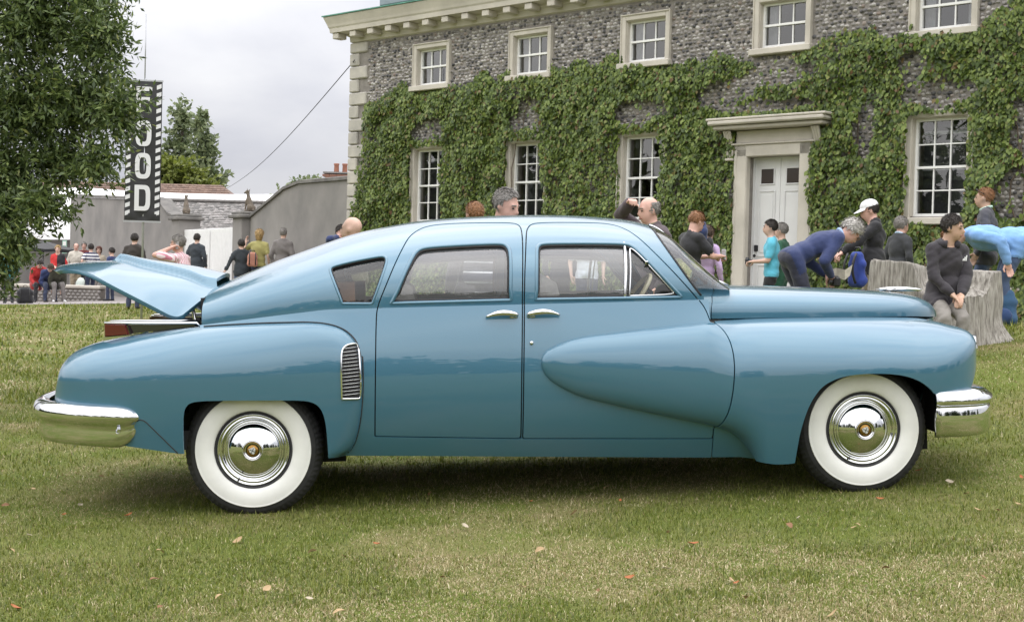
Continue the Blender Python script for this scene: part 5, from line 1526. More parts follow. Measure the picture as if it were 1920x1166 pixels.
# paved path along the wall and house front
path_edge = [(-45, 42), (-20, 37.3), (-13.3, 35.6), (-8.6, 33.2), (-5.8, 29.6), (-4.2, 26.6), (-1.0, 23.6), (3.0, 20.4), (6.0, 17.6), (9.0, 15.0), (14, 11)]
def side_of_path(x, y):
    pe = np.array(path_edge); yy = np.interp(x, pe[:, 0], pe[:, 1]); return y - yy
MT['path'] = M('worn_asphalt_path', (.26, .235, .225), .9, var=.12, scale=2.5, bump=.2, bscale=80)
pe = resample(np.array(path_edge, float), .8)
V = []; m = 14
for x, y in pe:
    for j in range(m):
        yy = y + .0 + j * (1.2 + .4 * j); xx = x + j * .25; V.append((xx, yy, gz(xx, yy) + .010))
k = len(pe)
po = mesh('path', np.array(V), [(i * m + j, (i + 1) * m + j, (i + 1) * m + j + 1, i * m + j + 1) for i in range(k - 1) for j in range(m - 1)], MT['path'], None, True); tag(po, kind='structure')
# ================================================================== FOOD banner on a pole
bn = empty('food_banner', tuple(at(265, 480, 27) * (1, 1, 0) + (0, 0, G(-7.24, 27))), R(8)); tag(bn, 'tall black vertical banner reading FOOD with striped white borders on a pole', 'banner')
bz = bn.location.z
MT['banner_black'] = M('black_banner_vinyl', (.022, .022, .024), .35, var=.2, scale=5, bump=.15, bscale=6)
MT['banner_white'] = M('white_print', (.66, .66, .68), .45)
MT['pole'] = M('galvanised_pole', (.42, .43, .45), .4, metal=.5)
BW, B0, B1 = .68, 2.06 - bz, 4.76 - bz
V = []
for i in range(28):
    z = B0 + (B1 - B0) * i / 27
    for j in range(9):
        x = (j / 8 - .5) * BW; V.append((x, -.012 * math.sin(j / 8 * math.pi) * math.cos(z * 3) - .03 * math.exp(-((z - B0 - .08) / .08) ** 2) * math.sin(j * 1.2), z))
mesh('banner_cloth', np.array(V), [(i * 9 + j, i * 9 + j + 1, (i + 1) * 9 + j + 1, (i + 1) * 9 + j) for i in range(27) for j in range(8)], MT['banner_black'], bn, True)
nst = 17
for sgn in (-1, 1):
    for i in range(nst):
        z = B0 + .09 + i * (B1 - B0 - .10) / nst; sl = .035
        x0, x1 = sgn * .325, sgn * .235
        xa, xb = min(x0, x1), max(x0, x1)
        mesh('border_stripe', np.array([(xa, -.022, z), (xb, -.022, z + sl), (xb, -.022, z + sl + .082), (xa, -.022, z + .082)]), [(0, 1, 2, 3)], MT['banner_white'], bn)
def letter(kind, zc, hgt=.50, w=.30):
    st = .085; mb = MB()
    if kind == 'F':
        mb.box((-w / 2 + st / 2, -.024, zc), (st, .004, hgt)); mb.box((st * .5, -.0245, zc + hgt / 2 - st / 2), (w - st, .004, st)); mb.box((st * .3, -.0245, zc + .01), (w - st * 1.6, .004, st * .9))
    else:
        n = 40; V = []
        for i in range(n):
            a = 2 * math.pi * i / n; c, s_ = math.cos(a), math.sin(a)
            e = 2 / 3.2 if kind == 'O' else 2 / 3.6
            f = lambda v, k: math.copysign(abs(v) ** k, v)
            xo, zo, xi, zi = f(c, e) * w / 2, f(s_, e) * hgt / 2, f(c, e) * (w / 2 - st), f(s_, e) * (hgt / 2 - st)
            if kind == 'D' and c < 0: xo, xi = -w / 2, -(w / 2 - st); zo = f(s_, .25) * hgt / 2; zi = f(s_, .25) * (hgt / 2 - st)
            V += [(xo, -.024, zc + zo), (xi, -.024, zc + zi)]
        mb.add(V, [(2 * i, 2 * ((i + 1) % n), 2 * ((i + 1) % n) + 1, 2 * i + 1) for i in range(n)])
    mb.build('letter', MT['banner_white'], bn)
for k_, zc in (('D', 2.50), ('O', 3.12), ('O', 3.75), ('F', 4.40)): letter(k_, zc - bz)
mb = MB(); mb.tube([(.02, .03, -.1), (.02, .03, B1 + .05)], .022, 8); mb.tube([(0, .03, B1), (0, .03, B1 + 1.3)], .012, 6); mb.build('pole', MT['pole'], bn, True)
for z in (B0 - .02, B1 + .01):
    mb = MB(); mb.box((0, 0, z), (BW + .03, .03, .03)); mb.build('cross_bar', MT['pole'], bn)
# ================================================================== trees
MT['bark'] = M('bark', (.065, .052, .04), .9, var=.4, scale=7, bump=.6, bscale=30)
def limb(mb, p0, p1, r0, r1, n=7, wob=.08, seg=7):
    p0, p1 = np.array(p0, float), np.array(p1, float); t = np.linspace(0, 1, seg)
    P = p0[None] * (1 - t[:, None]) + p1[None] * t[:, None]; L = np.linalg.norm(p1 - p0)
    P[1:-1] += rng.normal(0, wob * L * .3, (seg - 2, 3)); mb.tube(P, r0 + (r1 - r0) * t, n)
    return P
def blobs_points(bl, n, shell=.55):
    bl = np.array(bl, float); vol = bl[:, 3] * bl[:, 4] * bl[:, 5]; w = vol ** (2 / 3); w /= w.sum(); idx = rng.choice(len(bl), n, p=w)
    d = rng.normal(0, 1, (n, 3)); d /= np.linalg.norm(d, axis=1, keepdims=True); r = (shell + (1 - shell) * rng.uniform(0, 1, n)) ** 1.0 * rng.uniform(.72, 1.08, n)
    return bl[idx, :3] + d * r[:, None] * bl[idx, 3:6], d
def foliage(bl, ntwig, per, llen, lwid, twig, shell=.45, fold=.12, hang=.25):
    """leaves set along short twigs that fill the crown"""
    P, d = blobs_points(bl, ntwig, shell)
    ax = d * .7 + rng.normal(0, .55, P.shape); ax[:, 2] -= hang; ax /= np.linalg.norm(ax, axis=1, keepdims=True)
    t = rng.uniform(-.5, .5, (ntwig, per)); base = P[:, None] + ax[:, None] * t[..., None] * twig
    U = ax[:, None] * .75 + rng.normal(0, .6, base.shape); U[..., 2] -= hang * .4
    Pn = base.reshape(-1, 3); U = U.reshape(-1, 3); U /= np.linalg.norm(U, axis=1, keepdims=True)
    N = rng.normal(0, .6, Pn.shape); N[:, 2] += .9; S = np.cross(U, N); S /= np.linalg.norm(S, axis=1, keepdims=True) + 1e-9; N = np.cross(S, U)
    n = len(Pn); L = (llen * rng.uniform(.7, 1.3, n))[:, None]; W = L / llen * lwid
    V = np.stack([Pn, Pn + U * L * .45 + S * W + N * W * fold, Pn + U * L, Pn + U * L * .45 - S * W + N * W * fold], 1)
    F = (np.array([(0, 1, 2), (0, 2, 3)])[None] + (np.arange(n) * 4)[:, None, None]).reshape(-1, 3)
    return V.reshape(-1, 3), F
# the evergreen oak whose crown hangs in from the left
tr = empty('evergreen_oak', (-7.4, 12.6, G(-7.4, 12.6)))
tag(tr, 'dark leafy evergreen oak hanging in from the left edge in front of the banner', 'tree')
To = np.array(tr.location)
mb = MB(); base = np.array((-7.4, 12.6, G(-7.4, 12.6) - .2))
P = limb(mb, base, (-6.9, 12.4, 3.2), .34, .22, 12, .03)
for e, r in (((-3.5, 11.4, 2.55), .06), ((-3.6, 11.5, 3.3), .06), ((-3.9, 11.7, 4.0), .08), ((-4.1, 11.3, 1.7), .05), ((-8.9, 12.8, 5.0), .14), ((-6.5, 13.2, 5.6), .14), ((-4.4, 11.3, 2.2), .06)):
    Q = limb(mb, (-6.95, 12.4, 2.6 if e[2] < 3.5 else 3.1), e, r, .02, 7, .06, 9)
    for k in range(6):
        s_ = Q[rng.integers(3, 9)]; limb(mb, s_, s_ + rng.normal(0, .22, 3) + (0, 0, .05), .018, .005, 5, .1, 5)
V0 = np.vstack(mb.v) - To; mesh('trunk', V0, mb.f, MT['bark'], tr, True)
crown = [(-4.02, 11.5, 3.20, .80, .85, .62), (-3.58, 11.4, 2.52, .46, .7, .36), (-4.1, 11.5, 2.45, .70, .8, .50), (-3.72, 11.4, 2.02, .42, .5, .24), (-4.25, 11.4, 1.92, .50, .6, .38), (-4.05, 11.3, 1.62, .28, .4, .17), (-4.32, 11.3, 1.42, .40, .5, .30), (-4.45, 11.2, 1.10, .24, .4, .17), (-3.62, 11.5, 3.55, .45, .6, .45), (-3.16, 11.0, 2.42, .26, .3, .40), (-3.30, 11.0, 1.98, .24, .3, .22), (-4.02, 11.0, 1.34, .30, .4, .22), (-3.74, 11.0, 1.66, .34, .4, .18), (-4.15, 11.0, 1.06, .22, .3, .14), (-3.35, 11.1, 3.0, .32, .4, .45), (-5.3, 11.8, 2.4, .9, 1.0, 1.1), (-5.4, 12.0, 4.2, 1.4, 1.4, 1.0), (-7.2, 12.4, 4.6, 1.8, 1.6, 1.4), (-8.8, 12.8, 4.6, 1.5, 1.5, 1.3), (-4.4, 11.9, 4.4, 1.0, 1.2, .8), (-6.6, 12.8, 5.8, 1.8, 1.6, 1.0)]
vis, hid = crown[:15], crown[15:]
V1, F1 = foliage(vis, 6000, 9, .060, .0105, .22, .15)
V2, F2 = foliage(hid, 3600, 8, .085, .017, .30, .40)
oak_m = leaf_mat('oak_leaf', [(0, (.040, .062, .024)), (.4, (.085, .122, .042)), (.75, (.145, .195, .065)), (.95, (.21, .26, .09)), (1, (.28, .29, .10))], .2, .4)
o = mesh('crown', np.vstack([V1, V2]) - To, np.vstack([F1, F2 + len(V1)]), oak_m, tr)
# trees beyond the yard
def far_tree(name, loc, bl, trunk_h, label, stops, ntw=900, per=8, ll=.32, lw=.10, tw=.9, group=None):
    t = empty(name, loc); tag(t, label, 'tree', group)
    mb = MB(); limb(mb, (0, 0, -.3), (0, 0, trunk_h), .22, .08, 8, .03)
    for b in bl: limb(mb, (0, 0, trunk_h * rng.uniform(.35, .8)), b[:3], .07, .015, 5, .08)
    mb.build('trunk', MT['bark'], t, True)
    V, F = foliage(bl, ntw, per, ll, lw, tw, .35)
    mesh('crown', V, F, leaf_mat(name + '_leaf', stops, .3), t)
dk = [(0, (.095, .125, .07)), (.5, (.165, .205, .105)), (1, (.25, .285, .155))]  # leaf colours lightened to carry the aerial haze of distance
wd_ = [(0, (.022, .036, .016)), (1, (.06, .085, .03))]
yl = [(0, (.09, .115, .025)), (.5, (.155, .185, .04)), (1, (.22, .245, .07))]
def on_g(u, v, Y): p = at(u, v, Y); return (p[0], p[1], 0.0)
far_tree('ivy_clad_tree', on_g(340, 300, 90), [(0, 0, 10.6, .75, .9, 1.5), (-.3, 0, 8.6, 1.1, 1.0, 1.6), (-.5, 0, 6.6, 1.7, 1.4, 1.5), (-.2, 0, 4.6, 1.6, 1.4, 1.5)], 11.2, 'tall ivy clad tree with a narrow ragged top, left of its pair beyond the roofs', dk, 520, 8, .34, .12, .8)
far_tree('ivy_clad_tree', on_g(378, 300, 88), [(.0, 0, 10.2, .5, .8, 1.2), (.15, 0, 8.6, .95, 1.0, 1.5), (.4, 0, 6.8, 1.2, 1.2, 1.4), (.6, 0, 5.2, 1.5, 1.4, 1.3), (.5, 0, 3.6, 1.6, 1.4, 1.2)], 10.6, 'tall ivy clad tree beyond the roofs, its right edge sloping to the yard wall', dk, 620, 8, .34, .12, .8)
far_tree('yellow_green_tree', on_g(330, 330, 80), [(0, 0, 6.4, 1.5, 1.3, 1.2), (-1.6, 0, 6.0, 1.4, 1.2, 1.3), (1.3, 0, 5.8, 1.2, 1.2, 1.0), (-.2, 0, 4.8, 2.2, 1.4, 1.4)], 5.6, 'rounded yellow green tree behind the banner above the tiled roof', yl, 800, 8, .30, .11, .8)
far_tree('thin_bushy_tree', on_g(575, 340, 80), [(0, 0, 6.1, 1.1, .8, .45), (-1.3, 0, 5.4, .5, .6, .4), (.9, 0, 5.9, .6, .6, .4)], 5.6, 'thin open topped tree peeping over the yard wall left of the chimney', dk, 190, 7, .24, .08, .6)
far_tree('dark_shrub_tree', on_g(530, 360, 62), [(0, 0, 3.9, .7, .6, .45), (.7, 0, 4.3, .45, .5, .3)], 3.5, 'small dark bush top showing over the sloping wall end', dk, 150, 7, .20, .07, .5)
# wood on the far side of the lawn, behind the viewer: it shows only as a reflection in paint, chrome and glass
def wood():
    bl = []
    for i in range(44):
        a = R(-170 + 340 * i / 43 * .0) ; x = -75 + 150 * i / 43 + rng.normal(0, 1.5); y = -46 - .004 * x * x * -1 * 0 - rng.uniform(0, 8) + .006 * x * x
        h = rng.uniform(5.5, 9.5) + 2.5 * math.sin(i * .9); r = rng.uniform(2.6, 4.2)
        bl += [(x, y, h * .62, r, r * .8, h * .42), (x + rng.normal(0, 1.2), y, h * .25, r, r * .8, h * .3)]
    for i in range(26):
        y = -40 + 75 * i / 25; x = -62 - rng.uniform(0, 8) - .004 * y * y; h = rng.uniform(8, 13); r = rng.uniform(2.8, 4.2)
        bl += [(x, y, h * .62, r, r, h * .42), (x, y, h * .25, r, r, h * .3)]
    V, F = foliage(bl, 8200, 4, 1.25, .42, 1.6, .5)
    o = mesh('distant_wood', V, F, leaf_mat('wood_leaf', wd_, .1)); tag(o, 'far off belt of trees across the lawn', 'wood', kind='stuff')
    mb = MB()
wood()
# ================================================================== people
def cloth(name, c, rough=.85, var=.12):
    return M(name, c, rough, var=var, scale=9, bump=.45, bscale=11, sheen=.15)
def stripes(name, c1, c2, freq, axis='z', duty=.5):
    m, nt, b = nodes(name); setp(b, rough=.85)
    tc = nt.nodes.new('ShaderNodeTexCoord'); sp = nt.nodes.new('ShaderNodeSeparateXYZ'); mu = nt.nodes.new('ShaderNodeMath'); mu.operation = 'MULTIPLY'; mu.inputs[1].default_value = freq
    fr = nt.nodes.new('ShaderNodeMath'); fr.operation = 'FRACT'; gt = nt.nodes.new('ShaderNodeMath'); gt.operation = 'GREATER_THAN'; gt.inputs[1].default_value = duty
    mx = nt.nodes.new('ShaderNodeMix'); mx.data_type = 'RGBA'; mx.inputs['A'].default_value = (*c1, 1); mx.inputs['B'].default_value = (*c2, 1)
    nt.links.new(tc.outputs['Object'], sp.inputs[0]); nt.links.new(sp.outputs[axis.upper()], mu.inputs[0]); nt.links.new(mu.outputs[0], fr.inputs[0]); nt.links.new(fr.outputs[0], gt.inputs[0]); nt.links.new(gt.outputs[0], mx.inputs['Factor']); nt.links.new(mx.outputs['Result'], b.inputs['Base Color'])
    n = nt.nodes.new('ShaderNodeTexNoise'); n.inputs['Scale'].default_value = 11; bp = nt.nodes.new('ShaderNodeBump'); bp.inputs['Strength'].default_value = .45; bp.inputs['Distance'].default_value = .02
    nt.links.new(tc.outputs['Object'], n.inputs['Vector']); nt.links.new(n.outputs['Fac'], bp.inputs['Height']); nt.links.new(bp.outputs['Normal'], b.inputs['Normal'])
    return m
SKIN = {k: M('skin_' + k, c, .5, var=.10, scale=14) for k, c in dict(fair=(.58, .38, .30), pink=(.60, .36, .29), tan=(.50, .32, .23), pale=(.62, .44, .36)).items()}
HAIR = {k: M('hair_' + k, c, .6, var=.3, scale=40, bump=.5, bscale=90) for k, c in dict(dark=(.022, .016, .012), brown=(.07, .042, .025), grey=(.20, .185, .17), white=(.46, .44, .41), blond=(.42, .28, .12), ginger=(.22, .10, .04), auburn=(.11, .035, .02)).items()}
FACE_DARK = M('eye_dark', (.02, .015, .012), .3)
LIP = M('lip', (.36, .14, .12), .5)
def hand_prims(curl):
    """left-handed template: wrist at origin, fingers along +x, palm facing -z, thumb on +y"""
    pr = [('ell', (.045, 0, 0), (.050, .040, .016), None, 's'), ('cap', (-.02, 0, 0), (.02, 0, 0), .026, .026, 's')]
    for k, (y, L) in enumerate(((.030, .070), (.010, .078), (-.011, .073), (-.030, .058))):
        p = np.array((.085, y, 0)); a = curl * .8; q = p + L * .5 * np.array((math.cos(a), y * 1.2, -math.sin(a))); a2 = curl * 1.9; r = q + L * .5 * np.array((math.cos(a2), 0, -math.sin(a2)))
        pr += [('cap', p, q, .0095, .0088, 's'), ('cap', q, r, .0088, .0072, 's')]
    p = np.array((.02, .034, -.004)); q = p + (.034, .026, -.010 - .02 * curl); r = q + (.028, .004 - .012 * curl, -.012 - .012 * curl)
    pr += [('cap', p, q, .0125, .0105, 's'), ('cap', q, r, .0105, .0085, 's')]
    return pr
HAND = {k: blob(hand_prims(c), .0065, 1)[:2] for k, c in (('relaxed', .35), ('grip', 1.0))}
HAND_FAR = {k: blob(hand_prims(c), .0105, 0)[:2] for k, c in (('relaxed', .35), ('grip', 1.0))}
def ik(a, c, l1, l2, hint):
    a, c, hint = (np.asarray(v, float) for v in (a, c, hint)); d = c - a; L = np.linalg.norm(d)
    if L > (l1 + l2) * .999: c = a + d / L * (l1 + l2) * .999; d = c - a; L = np.linalg.norm(d)
    x = (l1 * l1 - l2 * l2 + L * L) / (2 * L); h = math.sqrt(max(0, l1 * l1 - x * x)); t = d / L
    n = hint - t * (hint @ t); n /= np.linalg.norm(n) + 1e-9
    return a + t * x + n * h, c
PPL = {}
def person(label, u, v, Y, face, H=None, lean=0., headpitch=0., headyaw=0., top=None, leg=None, shoe=None, skin='fair', hair='brown', hairstyle='short', hl=None, hr=None, el=None, er=None, sleeve='long', fl=None, fr=None, pelvis=None, build=1.0, jacket=False, voxel=.016, gaze=None, z0=None, collar=None, stance=.09, group=None, curl=('relaxed', 'relaxed'), kneehint=(0, 1, 0), recede=0.):
    """face: heading in degrees, 0 away from the viewer, 90 to the right; hands given in the torso frame relative to the shoulder (right, forward, up) in metres"""
    p = at(u, v, Y); gx, gy = p[0], p[1]
    g = G(gx, gy) if z0 is None else z0
    if H is None: H = float(np.clip(p[2] - g, 1.42, 1.92))
    k = H / 1.75
    if 16 < Y <= 28 and voxel == .016: voxel = .020
    if Y > 28 and voxel == .016: voxel = .026           # too far away to show more
    hk = (1.72 / 1.75) if H > 1.5 else .94              # heads keep their natural size
    PPL[label] = round(H, 2)
    pel = np.array((0, 0, .93 * k)) if pelvis is None else np.array(pelvis, float)
    # torso frame
    Rx = rotm((1, 0, 0), -lean)
    up, fw_ = Rx @ np.array((0, 0, 1.)), Rx @ np.array((0, 1., 0))
    waist = pel + up * .14 * k; chest = pel + up * .34 * k; neck = pel + up * .545 * k + fw_ * .01
    sh = pel + up * .475 * k
    X_ = np.array((1., 0, 0))
    sl, sr = sh - X_ * .165 * k * build, sh + X_ * .165 * k * build
    Rh = Rx @ rotm((0, 0, 1), headyaw) @ rotm((1, 0, 0), -headpitch)
    hc = neck + up * .075 * k + (Rh @ np.array((0, .025, .075))) * hk
    Q = np.array(Rh)
    h = lambda a, b, c: hc + Q @ (np.array((a, b, c)) * hk)
    b_ = build
    pr = [('ell', pel + up * .02, (.165 * k * b_, .115 * k * b_, .13 * k), Rx, 'leg'),
          ('ell', waist, (.155 * k * b_, .112 * k * b_, .15 * k), Rx, 'top'),
          ('ell', chest, (.178 * k * b_, .122 * k * b_, .20 * k), Rx, 'top'),
          ('cap', sl + X_ * .03, sr - X_ * .03, .068 * k, .068 * k, 'top'),
          ('cap', sh + up * .02 * k, neck + up * .0 * k, .085 * k, .060 * k, 'top'),
          ('cap', neck - up * .02, hc - Q @ np.array((0, .015, .05)), .056, .054, 'skin')]
    if jacket:
        pr += [('ell', pel + up * .07 * k, (.180 * k * b_, .135 * k * b_, .20 * k), Rx, 'top'), ('ell', pel - up * .03 * k, (.190 * k * b_, .145 * k * b_, .17 * k), Rx, 'top'), ('cap', neck - X_ * .05 - up * .015 - fw_ * .015, neck + X_ * .05 - up * .015 - fw_ * .015, .05, .05, 'top')]
    # head: skull, face, jaw, nose, ears
    pr += [('ell', h(0, -.012, .025), (.074 * hk, .093 * hk, .088 * hk), Q, 'skin'), ('ell', h(0, .022, -.03), (.062 * hk, .070 * hk, .086 * hk), Q, 'skin'), ('ell', h(0, .050, -.088), (.036 * hk, .036 * hk, .026 * hk), Q, 'skin'),
           ('cap', h(0, .090, .010), h(0, .106, -.026), .010 * hk, .016 * hk, 'skin'), ('cap', h(-.034, .076, .020), h(.034, .076, .020), .015 * hk, .015 * hk, 'skin'), ('cap', h(-.016, .086, -.060), h(.016, .086, -.060), .012 * hk, .012 * hk, 'skin'),
           ('ell', h(-.078, -.008, -.012), (.010 * hk, .022 * hk, .032 * hk), Q, 'skin'), ('ell', h(.078, -.008, -.012), (.010 * hk, .022 * hk, .032 * hk), Q, 'skin')]
    # arms
    hands = []
    Lu, Lf = .285 * k, .255 * k
    for sgn, s0, tg, eh, cu in ((-1, sl, hl, el, curl[0]), (1, sr, hr, er, curl[1])):
        if tg is None: tg = (sgn * .07, .06, -.50 * k)
        tgt = s0 + Rx @ np.array(tg, float) if len(tg) == 3 else np.array(tg[:3], float) * k
        hint = np.array((sgn * .5, -.8, -.1)) if eh is None else np.array(eh, float)
        e, w = ik(s0, tgt, Lu, Lf, Rx @ hint)
        pr += [('cap', s0, e, .058 * k, .048 * k, 'top'), ('cap', e, e + (w - e) * .92, .047 * k, .036 * k, 'top' if sleeve == 'long' else 'skin')]
        if sleeve == 'short': pr[-2] = ('cap', s0, s0 + (e - s0) * .75, .062 * k, .056 * k, 'top'); pr.append(('cap', s0 + (e - s0) * .6, e, .044 * k, .042 * k, 'skin')); pr[-2] = ('cap', e, e + (w - e) * .95, .042 * k, .030 * k, 'skin')
        hands.append((sgn, e, w, cu))
    # legs
    pl_, pr_ = pel - X_ * .085 * k, pel + X_ * .085 * k
    Lt, Lc = .435 * k, .42 * k
    for sgn, h0, ft in ((-1, pl_, fl), (1, pr_, fr)):
        if ft is None: ft = (sgn * stance, rng.uniform(-.05, .08), .085 * k)
        kn, an = ik(h0, ft, Lt, Lc, kneehint)
        pr += [('cap', h0, kn, .094 * k * (.5 + .5 * b_), .068 * k, 'leg'), ('cap', kn, an + (0, 0, -.015), .066 * k, .056 * k, 'leg'),
               ('cap', an + (0, -.045, -.05 * k), an + (sgn * .03, .15, -.055 * k), .040, .034, 'shoe')]
    P, F, lab = blob(pr, voxel, 3)
    fc = P[F].mean(1); al = (fc - pel) @ up; fwd = (fc - pel) @ fw_
    hem = (-.15 if jacket else -.045) * k
    tors = np.isin(lab, ('top', 'leg')) & (np.linalg.norm(fc - pel - up * .05, axis=1) < .30 * k)
    lab = lab.copy(); lab[tors & (al > hem) & (fwd < .165) & (np.abs(fc[:, 0]) < .21 * k * b_)] = 'top'; lab[tors & (al <= hem)] = 'leg'
    # cloth stands off the body and creases
    fn = np.cross(P[F[:, 2]] - P[F[:, 0]], P[F[:, 3]] - P[F[:, 1]]); vn = np.zeros_like(P)
    for c_ in range(4): np.add.at(vn, F[:, c_], fn)
    vn /= np.linalg.norm(vn, axis=1, keepdims=True) + 1e-12
    wt, wl_ = np.zeros(len(P)), np.zeros(len(P)); cnt = np.bincount(F.ravel(), minlength=len(P))
    for c_ in range(4): np.add.at(wt, F[:, c_], (lab == 'top') * 1.); np.add.at(wl_, F[:, c_], (lab == 'leg') * 1.)
    wt /= cnt; wl_ /= cnt; sd_ = int(u) % 50
    fold = (fbm(P[:, 0] * 9 + P[:, 1] * 7 + sd_, P[:, 2] * 13, sd_, 3) - .5) * .6 + (np.abs(fbm(P[:, 0] * 5 - P[:, 1] * 6 + P[:, 2] * 9, P[:, 2] * 6 + P[:, 0] * 6, sd_ + 3, 2) - .5) - .12) * 1.2
    P = P + vn * ((wt > .99) * (.013 if jacket else .007) + wt * fold * (.040 if jacket else .026) + (wl_ > .99) * .004 + wl_ * fold * .030)[:, None]
    # collar of a shirt or another layer shows at the neck
    mats = [SKIN[skin], top or cloth('t', (.1, .1, .1)), leg or cloth('l', (.05, .06, .09)), shoe or MT['black_rubber']]
    mi = np.array([{'skin': 0, 'top': 1, 'leg': 2, 'shoe': 3}[q] for q in lab])
    VV, FF, MM, off = [P], [F], [mi], len(P)
    for sgn, e, w, cu in hands:
        hv, hf = (HAND if Y < 16 else HAND_FAR)[cu]
        t = (w - e) / (np.linalg.norm(w - e) + 1e-9); ref = np.array((0, 0, 1.)) if abs(t[2]) < .85 else fw_
        side = np.cross(ref, t); side /= np.linalg.norm(side)
        if abs(t[2]) >= .85: nrm = X_ * sgn; side = np.cross(nrm, t); side /= np.linalg.norm(side); side = side * np.sign(side @ fw_ + 1e-9); nrm = np.cross(t, side)
        else: nrm = np.cross(t, side)
        # thumb forwards or up
        if abs(t[2]) < .85 and (side @ -X_) * sgn < 0: side = -side
        B = np.stack([t, side, nrm], 1)
        VV.append((hv * hk) @ B.T + w - t * .01); FF.append(hf + off); MM.append(np.zeros(len(hf), int)); off += len(hv)
    V, F, mi = np.vstack(VV), np.vstack(FF), np.concatenate(MM)
    o = mesh('person', V, F, mats, None, True, mi=mi)
    o.location = (gx, gy, g); o.rotation_euler = (0, 0, -R(face)); tag(o, label, 'person', group)
    # eyes, brows, mouth
    mb = MB()
    for s_ in (-1, 1):
        v_, f_ = _ell_mesh(h(s_ * .031, .082, .004), np.array((.013, .008, .006)) * hk, Q, 10, 6); mb.add(v_, f_, 0)
        v_, f_ = _cap_mesh(h(s_ * .018, .093, .026), h(s_ * .048, .080, .026), .005 * hk, .004 * hk, 6); mb.add(v_, f_, 2)
    v_, f_ = _cap_mesh(h(-.020, .094, -.062), h(.020, .094, -.062), .0055 * hk, .0055 * hk, 6); mb.add(v_, f_, 1)
    fd_ = mb.build('face_detail', [FACE_DARK, LIP, HAIR.get(hair, HAIR['brown'])], o, True); fd_['kind'] = 'stuff'
    # hair
    if hairstyle != 'none':
        n, m_ = 40, 26; V = []; keep = []
        for i in range(m_ + 1):
            a = math.pi / 2 - (math.pi * .80) * i / m_
            for j in range(n):
                b2 = 2 * math.pi * j / n; V.append((math.cos(a) * math.cos(b2), math.cos(a) * math.sin(b2), math.sin(a)))
        V = np.array(V)
        nz = fbm(V[:, 0] * 4 + 7, V[:, 1] * 4 + V[:, 2] * 3, 3) - .5
        thick = {'short': .010, 'bald_top': .008, 'messy': .024, 'long': .020, 'crop': .006}[hairstyle]
        rad = np.array((.074, .093, .088)) + thick
        W = V * rad * (1 + nz[:, None] * (.10 if hairstyle != 'messy' else .30) + rng.normal(0, .016 if hairstyle != 'messy' else .03, (len(V), 1))) + np.array((0, -.014, .027))
        if hairstyle == 'long': W[:, 2] = np.where((W[:, 2] < 0), W[:, 2] * 2.2, W[:, 2]); 
        yy, zz, xx = W[:, 1], W[:, 2], np.abs(W[:, 0])
        line = .066 + recede + .02 * nz - .05 * np.clip((xx - .03) / .05, 0, 1)          # hair line over the brow
        face_ = (yy > .030) & (zz < line)
        low_ = zz < (-.045 if hairstyle != 'long' else -.17)
        side_ = (yy > -.012) & (yy <= .03) & (zz < -.018)
        bad = face_ | low_ | side_
        if hairstyle == 'bald_top': bad |= (zz > .070 - .0 * yy) | ((yy > .01) & (zz > .03)) | (yy > .035)
        ok_ = (~bad).reshape(m_ + 1, n).astype(float); df = ok_.copy()
        for _ in range(4):                                   # hair thins out towards its edge
            pad = np.vstack([df[:1], df, np.zeros((1, n))]); df = np.minimum(df, .2 * (pad[:-2] + pad[2:] + np.roll(df, 1, 1) + np.roll(df, -1, 1) + df)) * ok_ + .0
        df = np.clip(df, 0, 1).ravel()[:, None]
        flat = V * (np.array((.074, .093, .088)) + .002) + np.array((0, -.012, .025))
        if hairstyle != 'long': W = flat + (W - flat) * (.15 + .85 * df)
        F = [(i * n + j, i * n + (j + 1) % n, (i + 1) * n + (j + 1) % n, (i + 1) * n + j) for i in range(m_) for j in range(n)]
        F = [f for f in F if bad[list(f)].sum() == 0]
        # loose strands over the cap of hair
        Fa = np.array(F); nst = {'short': 420, 'bald_top': 220, 'messy': 520, 'long': 420, 'crop': 260}[hairstyle]
        fi = rng.integers(0, len(Fa), nst); w4 = rng.dirichlet(np.ones(4), nst); S0 = (W[Fa[fi]] * w4[..., None]).sum(1)
        out = S0 - np.array((0, -.012, .01)); out /= np.linalg.norm(out, axis=1, keepdims=True)
        comb = np.stack([np.sign(S0[:, 0]) * .45, np.full(nst, -.55 if hairstyle != 'short' else .25), np.full(nst, -.7)], 1) + rng.normal(0, .45, (nst, 3)); comb -= out * (comb * out).sum(1, keepdims=True); comb /= np.linalg.norm(comb, axis=1, keepdims=True) + 1e-9
        Ls = rng.uniform(.018, .036, nst)[:, None] * (1.7 if hairstyle in ('messy', 'long') else 1); lift = rng.uniform(.002, .010, nst)[:, None] * (2.0 if hairstyle == 'messy' else 1)
        sd2 = np.cross(comb, out) * .0042
        SV = np.stack([S0 - sd2, S0 + sd2, S0 + comb * Ls * .55 + out * lift + sd2 * .8, S0 + comb * Ls * .55 + out * lift - sd2 * .8, S0 + comb * Ls + out * lift * .9], 1).reshape(-1, 3)
        F = F + [tuple(q + len(W) + 5 * k_ for q in f_) for k_ in range(nst) for f_ in ((0, 1, 2, 3), (3, 2, 4))]
        W = np.vstack([W, SV])
        mesh('hair', hc + (W * hk) @ Q.T, F, HAIR[hair], o, True)
    if collar is not None:
        V, F = tube(neck + up * .022 + .066 * k * (np.cos(np.linspace(0, 6.283, 17))[:, None] * X_ + np.sin(np.linspace(0, 6.283, 17))[:, None] * fw_) + (np.sin(np.linspace(0, 6.283, 17)) * -.02)[:, None] * up, .016, 6, False); mesh('collar', V, F, collar, o, True)
    o['_h'] = 0; del o['_h']
